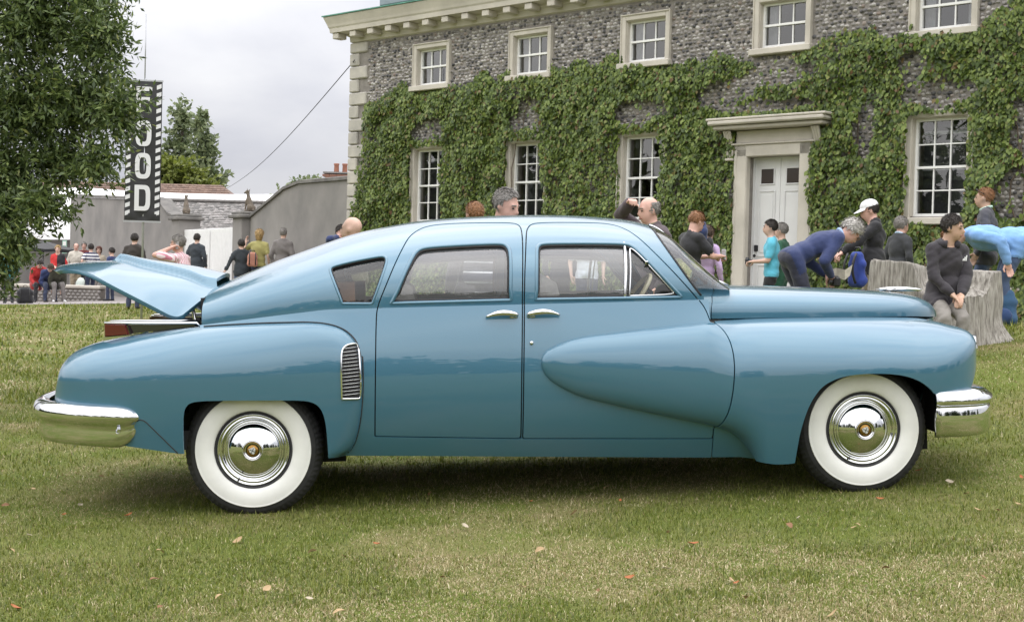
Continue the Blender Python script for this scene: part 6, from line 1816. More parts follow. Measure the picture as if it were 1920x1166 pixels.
    INFO[label] = dict(o=o, hc=hc, Q=Q, hk=hk, hands=hands, pel=pel, up=up, fw=fw_, sh=sh, k=k, chest=chest, loc=np.array((gx, gy, g)), Rz=rotm((0, 0, 1), -R(face)))
    return o
INFO = {}
def world_of(label, p): i = INFO[label]; return i['loc'] + i['Rz'] @ np.asarray(p, float)
navy, black, dgrey = cloth('cloth_navy', (.024, .038, .115)), cloth('cloth_black', (.016, .016, .019)), cloth('cloth_dark_grey', (.055, .052, .058))
jeans, djeans = cloth('denim', (.055, .085, .16)), cloth('dark_denim', (.028, .038, .075))
khaki, teal, red, cream = cloth('cloth_khaki', (.27, .225, .155)), cloth('cloth_teal', (.018, .115, .125)), cloth('cloth_red', (.42, .025, .025)), cloth('cloth_cream', (.50, .47, .41))
olive, plum, cyan, dgreen = cloth('cloth_olive', (.155, .145, .085)), cloth('cloth_plum', (.075, .055, .062)), cloth('cloth_cyan', (.10, .44, .58)), cloth('cloth_dark_green', (.02, .09, .05))
yellowg, greyt, lilac, skyb = cloth('cloth_yellow_green', (.33, .30, .11)), cloth('cloth_grey', (.16, .145, .14)), cloth('cloth_lilac', (.52, .38, .60)), cloth('cloth_light_blue', (.20, .38, .70))
whitec, browncoat, lgrey, palegreen = cloth('cloth_white', (.74, .74, .75)), cloth('cloth_dark_brown', (.035, .028, .024)), cloth('cloth_light_grey', (.30, .28, .265)), cloth('cloth_pale_green', (.48, .66, .56))
pinkst, navyst, thinst = stripes('pink_striped_shirt', (.72, .60, .62), (.52, .20, .26), 34, 'x', .62), stripes('navy_striped_polo', (.030, .035, .09), (.70, .70, .70), 11, 'z', .52), stripes('thin_striped_jumper', (.05, .05, .065), (.55, .55, .56), 14, 'z', .86)
brownshoe = cloth('shoe_brown', (.20, .10, .05), .5)
whiteshoe = cloth('shoe_white', (.7, .7, .7), .5)
# --- by the path on the far left
person('person in teal jacket and black trousers at the far left edge under the oak', 18, 466, 37, -25, top=teal, leg=black, hair='brown', jacket=True)
for lab, u, tp, lg, hr_, lean in (('seated person in red jacket at the left end of the low flint wall', 70, red, black, 'dark', .5), ('seated person in navy polo reading on the low flint wall', 88, navy, djeans, 'brown', .75), ('seated person in dark olive jacket with white shoes on the low wall', 104, cloth('cloth_dark_olive', (.045, .045, .030)), greyt, 'dark', .8)):
    person(lab, u, 505, 38.5, 150, H=1.72, pelvis=(0, 0, .50), lean=lean, headpitch=.3, top=tp, leg=lg, hair=hr_, jacket=True, fl=(-.14, .46, .09), fr=(.14, .50, .09), hl=(.05, .36, -.30), hr=(-.05, .36, -.30), shoe=whiteshoe if u == 104 else None, kneehint=(0, 1, .8))
person('blonde person in red and black jacket standing behind the seated group', 109, 460, 40.5, 175, top=stripes('red_black_jacket', (.48, .03, .03), (.02, .02, .025), 2.3, 'x', .5), leg=black, hair='blond', jacket=True, hr=(-.12, .25, -.30))
person('person in cream jacket with rucksack strap left of the striped polo', 143, 455, 42, 165, top=cream, leg=khaki, hair='grey', skin='pink', jacket=True, hairstyle='bald_top')
person('grey haired person half hidden behind the cream jacket', 158, 453, 44, 170, top=cloth('cloth_wine', (.14, .03, .03)), leg=black, hair='grey', skin='pink')
person('person in navy and white striped polo walking on the path', 171, 457, 41, -25, top=navyst, leg=djeans, hair='dark', sleeve='short', fl=(-.09, -.14, .10), fr=(.09, .16, .10), hl=(-.12, -.12, -.42))
person('brown haired person in beige jacket behind the striped polo', 186, 463, 44, 178, top=cloth('cloth_beige', (.42, .37, .29)), leg=lgrey, hair='auburn', hairstyle='long', shoe=whiteshoe)
person('dark haired person in navy jumper left of the brown coat', 211, 465, 39, -60, top=navy, leg=djeans, hair='dark')
person('person in long dark brown coat walking away beside the banner pole', 252, 438, 30.5, 5, top=browncoat, leg=djeans, hair='dark', jacket=True, build=1.08)
person('grey haired person in pink striped shirt talking on a phone behind the engine lid', 338, 440, 19, -78, top=pinkst, leg=khaki, hair='grey', skin='pink', sleeve='short', hl=(.07, .075, .15), el=(-.5, .7, -.6), build=1.1, curl=('grip', 'relaxed'), hr=(.05, .18, -.42), voxel=.014)
person('person in dark hooded jacket and jeans walking towards the white gates', 369, 438, 34.5, 12, top=cloth('cloth_dark_slate', (.030, .038, .048)), leg=jeans, hair='dark', jacket=True, fl=(-.09, -.16, .10), fr=(.09, .16, .10))
person('boy in dark jacket and jeans walking away left of the pointing woman', 453, 450, 31, -18, top=cloth('cloth_dark_slate_boy', (.028, .036, .044)), leg=jeans, hair='dark', jacket=True, hl=(-.22, -.05, -.42), fl=(-.09, -.16, .10), fr=(.09, .16, .10))
person('blonde person in yellow green top pointing beside the gate pier', 486, 430, 31, 10, top=yellowg, leg=djeans, hair='blond', hairstyle='long', sleeve='short', hl=(-.22, .20, .06), el=(-.4, -.2, -1))
person('person in grey jacket walking away along the grey yard wall', 531, 427, 30.5, 8, top=greyt, leg=dgrey, hair='grey', jacket=True, hairstyle='crop')
person('person in navy jacket on a phone left of the bald head', 639, 420, 22, 150, top=navy, leg=djeans, hair='dark', skin='pink', jacket=True, hr=(-.08, .08, .15), er=(.9, .3, -.6), collar=whitec)
person('bald person in olive shirt facing left behind the rear quarter window', 666, 405, 12.6, -72, top=olive, leg=khaki, hair='brown', hairstyle='none', voxel=.016 , hl=(-.04, .22, -.38), hr=(-.02, .2, -.4))
# --- beyond the car
person('balding person half hidden behind the car roof, left of the grey haired man', 893, 375, 12.6, -35, top=dgrey, leg=khaki, hair='ginger', hairstyle='crop', skin='pink', voxel=.016 )
person('grey haired person in striped jumper leaning down at the far side of the car', 934, 347, 9.9, 158, top=thinst, leg=khaki, hair='grey', hairstyle='short', recede=.022, skin='pink', headpitch=.22, headyaw=.60, lean=.10, voxel=.0145, hr=(-.1, .26, -.28), hl=(.1, .26, -.3))
person('balding person in plum jacket scratching his head beyond the windscreen', 1226, 368, 12.0, -112, top=plum, leg=khaki, hair='grey', hairstyle='bald_top', skin='pink', headpitch=.18, jacket=True, voxel=.0145, hr=(-.10, .20, .26), er=(.9, .5, .3), curl=('relaxed', 'grip'), collar=olive, build=1.1)
person('person in black short sleeved shirt looking down at a phone', 1298, 395, 15.8, 62, top=black, leg=black, hair='ginger', skin='pink', sleeve='short', headpitch=.5, hl=(.10, .32, -.20), hr=(-.04, .33, -.20), curl=('grip', 'grip'), voxel=.016 , build=1.05)
person('person in lilac top turned away behind the black shirt', 1324, 424, 17.2, 35, top=lilac, leg=black, hair='brown', headpitch=.3)
person('person in cyan t-shirt holding a camera in front of the white door', 1449, 412, 19.9, -80, top=cyan, leg=black, hair='dark', sleeve='short', hl=(.08, .26, -.28), hr=(-.06, .27, -.28), curl=('grip', 'grip'))
person('person in dark green shirt behind the cyan t-shirt', 1469, 418, 20.7, -62, top=dgreen, leg=dgreen, hair='grey')
person('white haired person in navy jumper bending forward over a camera', 1492, 470, 13.8, 78, H=1.76, pelvis=(0, -.05, .90), lean=1.12, headpitch=-.15, top=navy, leg=cloth('cloth_navy_trouser', (.026, .028, .048)), hair='white', hairstyle='messy', skin='pink', hl=(-.05, .36, .74, 1), hr=(.06, .36, .72, 1), collar=cloth('cloth_blue_check', (.30, .42, .62)), curl=('grip', 'grip'), voxel=.0145, el=(-.6, -.3, -1), er=(.6, -.3, -1))
person('person in white cap and black jacket holding out a small camera', 1640, 378, 14.8, -82, top=black, leg=khaki, hair='dark', hairstyle='bald_top', skin='pink', headpitch=.30, jacket=True, voxel=.0145, hl=(-.02, .36, -.30), hr=(.02, .40, -.34), curl=('grip', 'grip'), el=(-.5, -.2, -1), er=(.5, -.2, -1), build=1.08)
person('smiling grey haired person in dark jacket behind the weathered stump', 1688, 412, 17.6, 62, top=cloth('cloth_charcoal', (.030, .032, .036)), leg=dgrey, hair='grey', skin='pink', collar=cloth('collar_blue', (.45, .58, .72)), jacket=True)
person('standing person in dark jacket with sunglasses pushed up on his head', 1852, 354, 15.6, -62, top=cloth('cloth_slate_jacket', (.060, .060, .072)), leg=jeans, hair='ginger', hairstyle='crop', skin='tan', jacket=True, voxel=.016 , collar=palegreen)
person('person in light blue jacket bending over beside the stump', 1890, 480, 15.0, -82, H=1.74, pelvis=(0, -.10, .90), lean=1.42, headpitch=.2, top=skyb, leg=jeans, hair='ginger', skin='pink', jacket=True, voxel=.016 , hl=(-.10, .25, -.35), hr=(.10, .05, -.48), shoe=brownshoe, build=1.1)
BOY = 'boy in dark hooded top sitting on the weathered stump'
_bp = at(1770, 571, 11.95)
person(BOY, 1770, 571, 11.95, 168, H=1.50, z0=float(_bp[2]) - .50, pelvis=(0, -.02, .565), lean=.10, headpitch=.05, headyaw=.75, top=cloth('hooded_top', (.032, .028, .034)), leg=cloth('grey_trouser', (.20, .185, .165)), hair='dark', hairstyle='short', skin='tan', jacket=True, voxel=.012, hl=(.10, .22, -.36), hr=(-.10, .22, -.36), fl=(.02, .27, .02), fr=(.20, .28, .02), kneehint=(0, 1, .9), el=(-1, -.5, -.4), er=(1, -.5, -.4))
# --- in front of the house, seen through the car windows
person('person in black clothes in front of the house, seen through the front door window', 1052, 424, 22.6, 170, top=black, leg=black, hair='dark')
person('person in white shirt in front of the house, seen through the front door window', 1103, 420, 22.0, 175, top=cloth('cloth_pale_shirt', (.62, .66, .74)), leg=djeans, hair='grey', sleeve='short', build=1.12)
print(PPL)
# ================================================================== props
# ---- weathered stump the boy sits on
def stump():
    c = at(1742, 600, 12.75); cx, cy = c[0], c[1]; g = G(cx, cy)
    H = 1.45 - g; n, m = 180, 46
    V = []
    for j in range(m):
        t = j / (m - 1)
        for i in range(n):
            a = 2 * math.pi * i / n
            r = .55 + .05 * math.cos(2 * a + .4) + .035 * math.cos(3 * a + 1.2) + .020 * math.cos(5 * a)
            fl = .20 * max(0, 1 - t / .45) ** 2 * (.7 + .5 * math.cos(4 * a + .7))
            gro = .030 * (float(vnoise(a * 16, t * 2.0 + .4 * math.sin(a * 3), 5)) - .5) + .022 * (float(vnoise(a * 34, t * 4.5, 6)) - .5)
            rr = (r + fl + gro) * (1 - .05 * t)
            x, y = rr * math.cos(a) * 1.02, rr * math.sin(a) * .85
            z = t * H * (1 + .03 * math.sin(a * 2 + 1) - .10 * max(0, math.cos(a - .3)) * t) + .02 * (float(vnoise(a * 9, 3, 8)) - .5) * t
            # low front ledge where the stump has broken away
            if math.cos(a + 1.35) > .72: z = min(z, .46 * H / .75 + .05 * float(vnoise(a * 12, 1, 9)) + (0 if True else 0) + max(0, (.80 - math.cos(a + 1.35))) * 3.0)
            V.append((x, y, z - .05))
    F = [(j * n + i, j * n + (i + 1) % n, (j + 1) * n + (i + 1) % n, (j + 1) * n + i) for j in range(m - 1) for i in range(n)]
    V = np.array(V); k0 = len(V); top = V[-n:].copy()
    rings = [V]
    for q in (.8, .6, .4, .2, .02):
        rg = top.copy(); rg[:, :2] *= q; rg[:, 2] = rg[:, 2] * q + (H - .09) * (1 - q) + .02 * (np.array([float(vnoise(q * 9, i * .2, 4)) for i in range(n)]) - .5); rings.append(rg)
    V = np.vstack(rings)
    for j in range(m - 1, m + 4): F += [(j * n + i, j * n + (i + 1) % n, (j + 1) * n + (i + 1) % n, (j + 1) * n + i) for i in range(n)]
    mt, nt, b = nodes('weathered_wood'); setp(b, rough=.9)
    tc = nt.nodes.new('ShaderNodeTexCoord'); mp = nt.nodes.new('ShaderNodeMapping'); mp.inputs['Scale'].default_value = (15, 15, 1.5)
    nz = nt.nodes.new('ShaderNodeTexNoise'); nz.inputs['Scale'].default_value = 3.2; nz.inputs['Detail'].default_value = 8; nz.inputs['Roughness'].default_value = .65
    rp = nt.nodes.new('ShaderNodeValToRGB'); cr = rp.color_ramp; cr.elements[0].position = .34; cr.elements[0].color = (.13, .115, .10, 1); cr.elements[1].position = .62; cr.elements[1].color = (.42, .395, .355, 1); e = cr.elements.new(.48); e.color = (.28, .26, .23, 1)
    bp = nt.nodes.new('ShaderNodeBump'); bp.inputs['Strength'].default_value = .7; bp.inputs['Distance'].default_value = .03
    L = nt.links.new; L(tc.outputs['Object'], mp.inputs['Vector']); L(mp.outputs[0], nz.inputs['Vector']); L(nz.outputs['Fac'], rp.inputs['Fac']); L(rp.outputs['Color'], b.inputs['Base Color']); L(nz.outputs['Fac'], bp.inputs['Height']); L(bp.outputs['Normal'], b.inputs['Normal'])
    o = mesh('tree_stump', V, F, mt, None, True); o.location = (cx, cy, g); tag(o, 'big weathered grey tree stump under the sitting boy', 'stump')
stump()
# ---- what people wear and hold
def head_part(label, build, name, mat):
    i = INFO[label]; V, F = build(); V = np.asarray(V, float); return mesh(name, i['hc'] + (V * i['hk']) @ i['Q'].T, F, mat, i['o'], True)
def cap_shape():
    V, F = [], []; n, m = 28, 9
    for i in range(m):
        a = math.pi / 2 * (1 - i / (m - 1))
        for j in range(n):
            b = 2 * math.pi * j / n; V.append((.086 * math.cos(a) * math.cos(b), .106 * math.cos(a) * math.sin(b) - .012, .042 + .088 * math.sin(a) ** .9))
    F = [(i * n + j, i * n + (j + 1) % n, (i + 1) * n + (j + 1) % n, (i + 1) * n + j) for i in range(m - 1) for j in range(n)]
    k = len(V); w = 13
    for r in range(4):
        for j in range(w):
            b = math.pi * (.12 + .76 * j / (w - 1)); e = r / 3 * .085 * math.sin(b); V.append((.084 * math.cos(b), .104 * math.sin(b) - .012 + e, .046 - e * .35 - .02 * (r / 3) * abs(math.cos(b))))
    F += [(k + r * w + j, k + r * w + j + 1, k + (r + 1) * w + j + 1, k + (r + 1) * w + j) for r in range(3) for j in range(w - 1)]
    return V, F
CAPM = 'person in white cap and black jacket holding out a small camera'
head_part(CAPM, cap_shape, 'white_cap', whitec)
def shades():
    mb = MB()
    for s_ in (-1, 1):
        mb.box((s_ * .034, .078, .088), (.05, .02, .03), bev=.008); mb.tube([(s_ * .058, .075, .088), (s_ * .085, -.02, .03)], .004, 5)
    return np.vstack(mb.v), mb.f
head_part('standing person in dark jacket with sunglasses pushed up on his head', shades, 'sunglasses', FACE_DARK)
def glasses():
    mb = MB()
    for s_ in (-1, 1):
        t = np.linspace(0, 6.283, 15); mb.tube(np.stack([s_ * .033 + .022 * np.cos(t), np.full(15, .100), .004 + .018 * np.sin(t)], 1), .0022, 4, 0, False); mb.tube([(s_ * .055, .098, .01), (s_ * .080, -.01, .008)], .0022, 4)
    return np.vstack(mb.v), mb.f
head_part('white haired person in navy jumper bending forward over a camera', glasses, 'glasses', MT['gold'])
# marks on the boy's top
i_ = INFO[BOY]; mk = MB()
for q in range(3):
    x0 = .075 + q * .014; h_ = .012 + .009 * q
    p = [i_['chest'] + np.array((x0 - .0, 0, 0)) + i_['fw'] * .176 * i_['k'] * 1.0 + i_['up'] * .03]
    c = i_['chest'] + np.array((-(x0), 0, 0)) + i_['fw'] * .145 + i_['up'] * .05
    mk.add([c + (-.005, 0, -.012), c + (.006, 0, -.012), c + (.001, 0, -.012 + h_ * 1.6), c + (-.010, 0, -.012 + h_ * 1.6)], [(0, 1, 2, 3)])
mk.build('chest_mark', whitec, i_['o'])['kind'] = 'stuff'
hd_ = MB(); t = np.linspace(.15 * math.pi, 1.85 * math.pi, 16) + math.pi / 2
nk = i_['pel'] + i_['up'] * .535 * i_['k']
hd_.tube(nk + .085 * np.cos(t)[:, None] * np.array((1., 0, 0)) + .075 * np.sin(t)[:, None] * i_['fw'] + (np.sin(t) < 0)[:, None] * i_['up'] * .0, .034, 8)
hd_.build('hood', bpy.data.materials['hooded_top'], i_['o'], True)
def hold(label, idx, dims, name, lab, cat, mat, off=(0, 0, 0), rz=None):
    """a small thing in a hand"""
    i = INFO[label]; sgn, e, w, cu = i['hands'][idx]; t = (w - e) / np.linalg.norm(w - e); p = world_of(label, w + t * .085 + np.array(off))
    mb = MB(); mb.box((0, 0, 0), dims, bev=min(dims) * .25)
    return mb, p, i
def small(label, idx, dims, name, lab, cat, mat, off=(0, 0, 0), extra=None):
    mb, p, i = hold(label, idx, dims, name, lab, cat, mat, off)
    if extra: extra(mb)
    o = mb.build(name, mat, None); o.location = tuple(p); o.rotation_euler = (0, 0, i['o'].rotation_euler.z); tag(o, lab, cat)
blk = M('black_plastic', (.02, .02, .022), .35)
slv = M('silver_plastic', (.42, .42, .44), .35)
def lens(mb): mb.lathe([(.001, .07), (.03, .07), (.034, .05), (.034, .0)], 16, axis='y', org=(0, .0, 0)); mb.box((0, 0, .045), (.05, .05, .03), bev=.008)
small('grey haired person in pink striped shirt talking on a phone behind the engine lid', 0, (.03, .05, .11), 'mobile_phone', 'pale mobile phone held to the pink striped shirt man\'s ear', 'phone', slv)
small('person in navy jacket on a phone left of the bald head', 1, (.03, .05, .11), 'mobile_phone', 'mobile phone held to the ear of the navy jacket', 'phone', blk)
small('person in black short sleeved shirt looking down at a phone', 1, (.07, .02, .12), 'mobile_phone', 'mobile phone in the hands of the black shirted person', 'phone', slv, (0, 0, .02))
small('person in cyan t-shirt holding a camera in front of the white door', 1, (.13, .06, .09), 'camera', 'black camera held by the cyan t-shirt', 'camera', blk, (0, 0, .01), lens)
small('white haired person in navy jumper bending forward over a camera', 0, (.14, .07, .10), 'camera', 'black camera held low by the bending white haired person', 'camera', blk, (.04, 0, -.02), lens)
small(CAPM, 1, (.10, .04, .07), 'camera', 'small compact camera held out by the white capped person', 'camera', blk, (0, .01, 0))
# ---- bags
def bag(name, lab, p, dims, mat, mat2=None, rz=0.0, straps=True):
    w_, d_, h_ = dims; r_ = d_ * .34
    pr = [('cap', (sx * (w_ * .5 - r_), 0, r_), (sx * (w_ * .42 - r_), -d_ * .05, h_ - r_ * 1.1), r_ * 1.05, r_ * .85, 'a') for sx in (-1, -.33, .33, 1)] + [('cap', (-w_ * .3, d_ * .12, h_ * .2), (w_ * .3, d_ * .12, h_ * .2), r_, r_, 'a'), ('cap', (-w_ * .28, 0, h_ * .62), (w_ * .28, 0, h_ * .62), r_, r_, 'a')]
    P, F, l = blob(pr, .018, 2)
    b = empty(name, tuple(p), rz); tag(b, lab, 'bag'); mesh('bag_body', P, F, mat, b, True)
    V, F = _ell_mesh((0, dims[1] * .42, dims[2] * .28), (dims[0] * .32, dims[1] * .22, dims[2] * .20)); mesh('pocket', V, F, mat2 or mat, b, True)
    if straps:
        for s_ in (-1, 1):
            t = np.linspace(0, 1, 10); V, F = tube(np.stack([np.full(10, s_ * dims[0] * .28), -dims[1] * .45 - .05 * np.sin(t * 3.14), dims[2] * (.12 + .78 * t)], 1), .014, 6); mesh('strap', V, F, blk, b, True)
    V, F = tube([(-.05, 0, dims[2] * .97), (-.03, 0, dims[2] * 1.06), (.03, 0, dims[2] * 1.06), (.05, 0, dims[2] * .97)], .010, 6); mesh('handle', V, F, blk, b, True)
bl_bag = cloth('bag_blue', (.03, .085, .17)); royal = cloth('bag_royal_blue', (.02, .045, .24))
p = at(1880, 606, 14.9); bag('rucksack', 'blue rucksack standing on the grass beside the stump', (p[0], p[1], G(p[0], p[1])), (.30, .20, .42), bl_bag, cloth('bag_blue_dark', (.02, .05, .14)), R(160))
p = at(1606, 540, 14.55); bag('rucksack', 'bright blue and black rucksack hanging by the white capped person', (p[0], p[1], p[2]), (.22, .17, .40), royal, black, R(-60))
p = at(47, 566, 36.4); bag('shoulder_bag', 'black bag on the path beside the teal jacket', (p[0], p[1], G(p[0], p[1])), (.42, .30, .46), black, None, .3)
p = at(1314, 478, 17.0); bag('rucksack', 'dark navy rucksack on the back of the lilac top', (p[0], p[1], p[2]), (.30, .24, .46), navy, black, R(-100))
p = at(473, 500, 30.8); bag('shoulder_bag', 'salmon coloured bag hanging beside the yellow green top', (p[0], p[1], p[2]), (.24, .16, .34), cloth('bag_salmon', (.48, .22, .16)), None, .2)
p = at(146, 541, 40.6); o = MB(); o.lathe([(.001, .02), (.10, .05), (.15, .2), (.16, .34), (.13, .44), (.06, .5), (.001, .5)], 16); o = o.build('carrier_bag', M('carrier_bag_white', (.66, .74, .68), .4), None, True); o.location = (p[0], p[1], p[2] - .12); o.scale = (.8, .45, .9); o.rotation_euler = (.0, .25, 0); tag(o, 'white and green carrier bag held by the striped polo', 'bag')
p = at(1574, 508, 13.9); mp_ = mesh('folded_map', np.array([(-.22, 0, 0), (-.05, .02, .05), (.10, -.02, .02), (.24, .03, .11), (-.20, .06, -.16), (-.04, .08, -.12), (.11, .04, -.15), (.22, .09, -.07), (-.22, .004, 0), (-.05, .024, .05), (.10, -.016, .02), (.24, .034, .11), (-.20, .064, -.16), (-.04, .084, -.12), (.11, .044, -.15), (.22, .094, -.07)]), [(0, 1, 5, 4), (1, 2, 6, 5), (2, 3, 7, 6), (8, 12, 13, 9), (9, 13, 14, 10), (10, 14, 15, 11)], M('map_paper', (.62, .58, .50), .8, var=.15, scale=14), None); mp_.location = tuple(p); mp_.scale = (.55, .55, .6); tag(mp_, 'crumpled pale paper map below the bending person\'s hands', 'map')
# ---- low flint seat wall on the left
lw = empty('low_flint_wall', tuple(at(128, 553, 39.3) * (1, 1, 0) + (0, 0, G(-12.6, 39.3))), R(-6)); tag(lw, 'low flint seat wall with people sitting on it at the far left', 'wall')
mb = MB(); mb.box((-.9, .25, .17), (3.6, .45, .40), bev=.02); mb.build('wall_core', MT['mortar'], lw)
mb = MB(); mb.box((-.9, .25, .42), (3.7, .55, .09), bev=.02); mb.build('coping', MT['stone'], lw)
for r in range(4):
    for c in range(26):
        w_ = rng.uniform(.10, .14); v_, f_ = _ell_mesh((-2.62 + c * .138 + .06 * (r % 2), .02, .03 + r * .09), (w_ * .5, .035, .042), None, 7, 4); mesh('flint', v_, f_, MT['flint'], lw)
# ---- black parasol and marquee behind the seated group
pa = empty('black_parasol', tuple(at(80, 540, 43) * (1, 1, 0) + (0, 0, G(-14.5, 43)))); tag(pa, 'open black parasol behind the seated group', 'parasol')
V = [(0, 0, 1.66)]
for j in range(16):
    a = 2 * math.pi * j / 16; V.append((1.0 * math.cos(a), 1.0 * math.sin(a), 1.42 - .03 * (j % 2)))
for j in range(16):
    a = 2 * math.pi * j / 16; V.append((1.0 * math.cos(a), 1.0 * math.sin(a), 1.34 - .03 * (j % 2)))
z_off = .12
V = np.array(V) + (0, 0, z_off)
mesh('canopy', V, [(0, 1 + j, 1 + (j + 1) % 16) for j in range(16)] + [(1 + j, 17 + j, 17 + (j + 1) % 16, 1 + (j + 1) % 16) for j in range(16)], black, pa)
mb = MB(); mb.tube([(0, 0, 0), (0, 0, 1.75)], .025, 8); mb.build('pole', MT['pole'], pa, True)
sg = empty('green_notice', tuple(at(121, 463, 49))); tag(sg, 'small white and green notice on the end of the yard wall', 'sign')
mb = MB(); mb.box((0, 0, 0), (.16, .02, .46), bev=.004); mb.build('notice_board', M('notice_green', (.30, .50, .40), .5), sg)
for z_ in (.12, -.10):
    mb = MB(); mb.box((0, -.013, z_), (.11, .006, .14)); mb.build('notice_panel', MT['white_paint'], sg)
# ================================================================== lawn
def lawn_mat():
    m, nt, b = nodes('lawn_soil')
    setp(b, rough=.95, spec=.2)
    tc = nt.nodes.new('ShaderNodeTexCoord')
    def noise(s, d=6.):
        n = nt.nodes.new('ShaderNodeTexNoise'); n.inputs['Scale'].default_value = s; n.inputs['Detail'].default_value = d; n.inputs['Roughness'].default_value = .65
        nt.links.new(tc.outputs['Object'], n.inputs['Vector']); return n
    def ramp(n, p0, c0, p1, c1):
        r = nt.nodes.new('ShaderNodeValToRGB'); r.color_ramp.elements[0].position = p0; r.color_ramp.elements[1].position = p1
        r.color_ramp.elements[0].color = (*c0, 1); r.color_ramp.elements[1].color = (*c1, 1); nt.links.new(n.outputs['Fac'], r.inputs['Fac']); return r
    a = ramp(noise(90), .30, (.080, .105, .018), .70, (.155, .195, .036))
    d = ramp(noise(140), .30, (.16, .135, .06), .70, (.28, .235, .12))
    f = ramp(noise(1.1, 8), .42, (0, 0, 0), .66, (.85, .85, .85))
    mx = nt.nodes.new('ShaderNodeMix'); mx.data_type = 'RGBA'
    nt.links.new(f.outputs['Color'], mx.inputs['Factor']); nt.links.new(a.outputs['Color'], mx.inputs['A']); nt.links.new(d.outputs['Color'], mx.inputs['B'])
    nt.links.new(mx.outputs['Result'], b.inputs['Base Color'])
    bp = nt.nodes.new('ShaderNodeBump'); bp.inputs['Strength'].default_value = .7; bp.inputs['Distance'].default_value = .03
    nb = noise(55); nt.links.new(nb.outputs['Fac'], bp.inputs['Height']); nt.links.new(bp.outputs['Normal'], b.inputs['Normal'])
    return m
def sinhgrid(lo, hi, c, n, k):
    t = np.linspace(-1, 1, n); s = np.sinh(k * t) / math.sinh(k)
    return np.where(s < 0, c + s * (c - lo), c + s * (hi - c))
gx, gy = sinhgrid(-400, 400, 0, 181, 6.0), sinhgrid(-400, 700, 10, 221, 5.5)
X, Y = np.meshgrid(gx, gy); Zg = gz(X, Y) + .010 * (fbm(X * .7, Y * .7, 4, 1) - .5) * (np.hypot(X, Y) < 40)
n, m = X.shape; I = np.arange(n * m).reshape(n, m)
F = np.stack([I[:-1, :-1].ravel(), I[:-1, 1:].ravel(), I[1:, 1:].ravel(), I[1:, :-1].ravel()], 1)
lawn = mesh('ground', np.stack([X, Y, Zg], -1).reshape(-1, 3), F, lawn_mat(), None, True); tag(lawn, kind='structure')
def dry(x, y):      # where the grass has gone to straw
    a = fbm(x * .9 + 3, y * .9, 11, 5) + .35 * (fbm(x * 5, y * 5, 12, 3) - .5)
    sp = .16 * np.exp(-(((x - .15) / .9) ** 2 + ((y - 6.0) / .42) ** 2)) + .14 * np.exp(-(((x + .9) / .6) ** 2 + ((y - 5.0) / .3) ** 2)) + .16 * np.exp(-(((x - 4.3) / .7) ** 2 + ((y - 11.2) / .8) ** 2))
    gr = .12 * np.exp(-(((x + 1.6) / .7) ** 2 + ((y - 6.9) / .5) ** 2)) + .10 * np.exp(-(((x - .6) / 1.2) ** 2 + ((y - 7.0) / .25) ** 2))
    return np.clip((a + sp - gr - .47) / .16, 0, 1)
def grass():
    bands = [(2.6, 4.2, 4500, .024, .0022, False), (4.2, 6.2, 15500, .021, .0018, True), (6.2, 8.6, 11000, .021, .0022, False), (8.6, 12.5, 3600, .028, .0034, False), (12.5, 18, 1100, .050, .0065, False), (18, 33, 260, .060, .014, False)]
    Vs, Fs, Ms, off = [], [], [], 0
    for y0, y1, dens, hgt, wid, bend in bands:
        ar = (y1 ** 2 - y0 ** 2) / 2 * 1.0; k = int(ar * dens)
        y = np.sqrt(rng.uniform(y0 ** 2, y1 ** 2, k)); x = rng.uniform(-.50, .50, k) * y
        kp = (side_of_path(x, y) < -.05) & ((np.abs(x) < .41 * y) | (rng.uniform(0, 1, k) < .4)); x, y = x[kp], y[kp]; k = len(x)
        z = gz(x, y) + .010 * (fbm(x * .7, y * .7, 4, 1) - .5) + .002
        dr = dry(x, y); isd = rng.uniform(0, 1, k) < (.13 + .60 * dr)
        h = hgt * rng.lognormal(-.05, .38, k) * np.where(isd, .85, 1.0) * (.65 + .7 * fbm(x * 3, y * 3, 8)) * np.where(dr > .5, .8, 1)
        a = rng.uniform(0, 2 * math.pi, k); tilt = np.abs(rng.normal(.75, .38, k)) + isd * .35; tilt = np.clip(tilt, 0, 1.45)
        dx, dy = np.cos(a), np.sin(a); w = wid * rng.uniform(.7, 1.4, k)
        px, py = -dy * w, dx * w
        B = np.stack([x, y, z - .004], 1)
        side = np.stack([px, py, np.zeros(k)], 1)
        tip = B + np.stack([dx * np.sin(tilt) * h, dy * np.sin(tilt) * h, np.cos(tilt) * h], 1)
        if bend:
            mt = tilt * .55; mid = B + .55 * np.stack([dx * np.sin(mt) * h, dy * np.sin(mt) * h, np.cos(mt) * h], 1)
            V = np.stack([B - side, B + side, mid + side * .75, mid - side * .75, tip], 1); f = np.array([(0, 1, 2), (0, 2, 3), (3, 2, 4)]); nv = 5
        else:
            V = np.stack([B - side, B + side, tip], 1); f = np.array([(0, 1, 2)]); nv = 3
        F = (f[None] + (np.arange(k) * nv)[:, None, None]).reshape(-1, 3) + off
        Vs.append(V.reshape(-1, 3)); Fs.append(F); Ms.append(np.repeat(isd.astype(int), len(f))); off += k * nv
    g = leaf_mat('grass_green', [(0, (.056, .076, .012)), (.4, (.116, .148, .022)), (.75, (.185, .212, .040)), (1, (.27, .275, .08))], .25, .5)
    s = leaf_mat('grass_straw', [(0, (.23, .18, .085)), (.5, (.35, .285, .15)), (.85, (.46, .39, .24)), (1, (.62, .55, .38))], .2, .6)
    o = mesh('grass', np.vstack(Vs), np.vstack(Fs), [g, s], None, False, mi=np.concatenate(Ms))
    tag(o, 'short mown lawn grass, partly dried to straw', 'grass', kind='stuff')
grass()
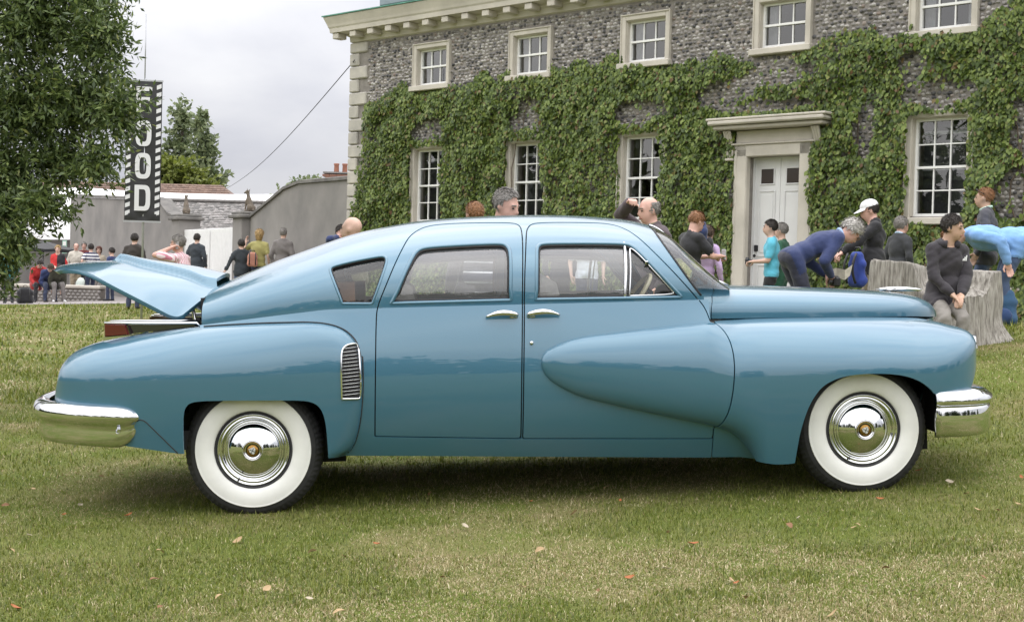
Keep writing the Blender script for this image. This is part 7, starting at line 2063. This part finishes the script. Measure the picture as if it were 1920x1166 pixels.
# fallen leaves
fl_m = [M('fallen_leaf_tan', (.36, .25, .13), .7, var=.2, scale=40), M('fallen_leaf_brown', (.20, .10, .045), .7, var=.2, scale=40), M('fallen_leaf_pale', (.40, .34, .25), .7, var=.1, scale=40), M('fallen_leaf_rust', (.33, .11, .035), .7)]
fl_meshes = []
for v in range(5):
    V = []; kk = 8
    for i in range(kk):
        t = i / (kk - 1); w = .30 * math.sin(math.pi * (t * .92 + .04)) ** .8
        up = .16 * math.sin(t * 3.0 + v) + .10 * t * (v % 3)
        V += [(t - .5, -w, up + .10 * w * (1 + v % 2)), (t - .5, 0, up - .05), (t - .5, w, up + .22 * w)]
    F = []
    for i in range(kk - 1):
        for j in range(2): F.append((3 * i + j, 3 * i + 3 + j, 3 * i + 4 + j, 3 * i + 1 + j))
    me = bpy.data.meshes.new('fallen_leaf'); me.from_pydata(V, [], F); me.materials.append(fl_m[v % 4]); me.update(); fl_meshes.append(me)
leaf_px = [(585, 1043), (644, 1052), (702, 1115), (706, 1025), (980, 1108), (1012, 1040), (1120, 1118), (1150, 942), (1163, 944), (1252, 1005), (1136, 921), (806, 933), (872, 994), (995, 945), (1075, 968), (636, 1158), (830, 1092), (760, 1138), (1180, 1089), (1600, 996), (1607, 992), (1480, 994), (1497, 978), (1650, 940), (1833, 962), (1870, 965), (1813, 933), (1780, 910), (1722, 886), (1910, 952), (1815, 1090), (1842, 1092), (1710, 1118), (1380, 1100), (1372, 1096), (1395, 1130), (1660, 1075), (1250, 1075), (1300, 1024), (1560, 1160), (300, 1042), (290, 1096), (150, 954), (120, 970), (228, 895), (60, 925), (10, 955), (55, 1011), (240, 970), (500, 1112), (410, 1128), (300, 1148), (580, 1132), (30, 1145), (445, 1020), (20, 1040), (190, 900), (340, 866), (1915, 900), (1445, 900)]
for i, (u, v) in enumerate(leaf_px):
    r = ray(u, v); k = 5.0
    for _ in range(30):
        p = np.array((0, 0, CAMZ)) + r * k; k += (p[2] - gz(p[0], p[1])) / max(1e-3, -r[2]) * .7
    p = np.array((0, 0, CAMZ)) + r * k
    o = link('fallen_leaf', fl_meshes[i % 5]); s = rng.uniform(.026, .052); o.scale = (s, s, s); o.location = (p[0], p[1], G(p[0], p[1]) + .022); o.rotation_euler = (rng.normal(0, .3), rng.normal(0, .3), rng.uniform(0, 6.28))
    tag(o, ('small tan curled leaf lying on the lawn', 'small dark brown curled leaf lying on the lawn', 'small pale bleached leaf lying on the lawn', 'small rust red curled leaf lying on the lawn')[(i % 5) % 4], 'leaf', 'fallen leaves scattered over the lawn')
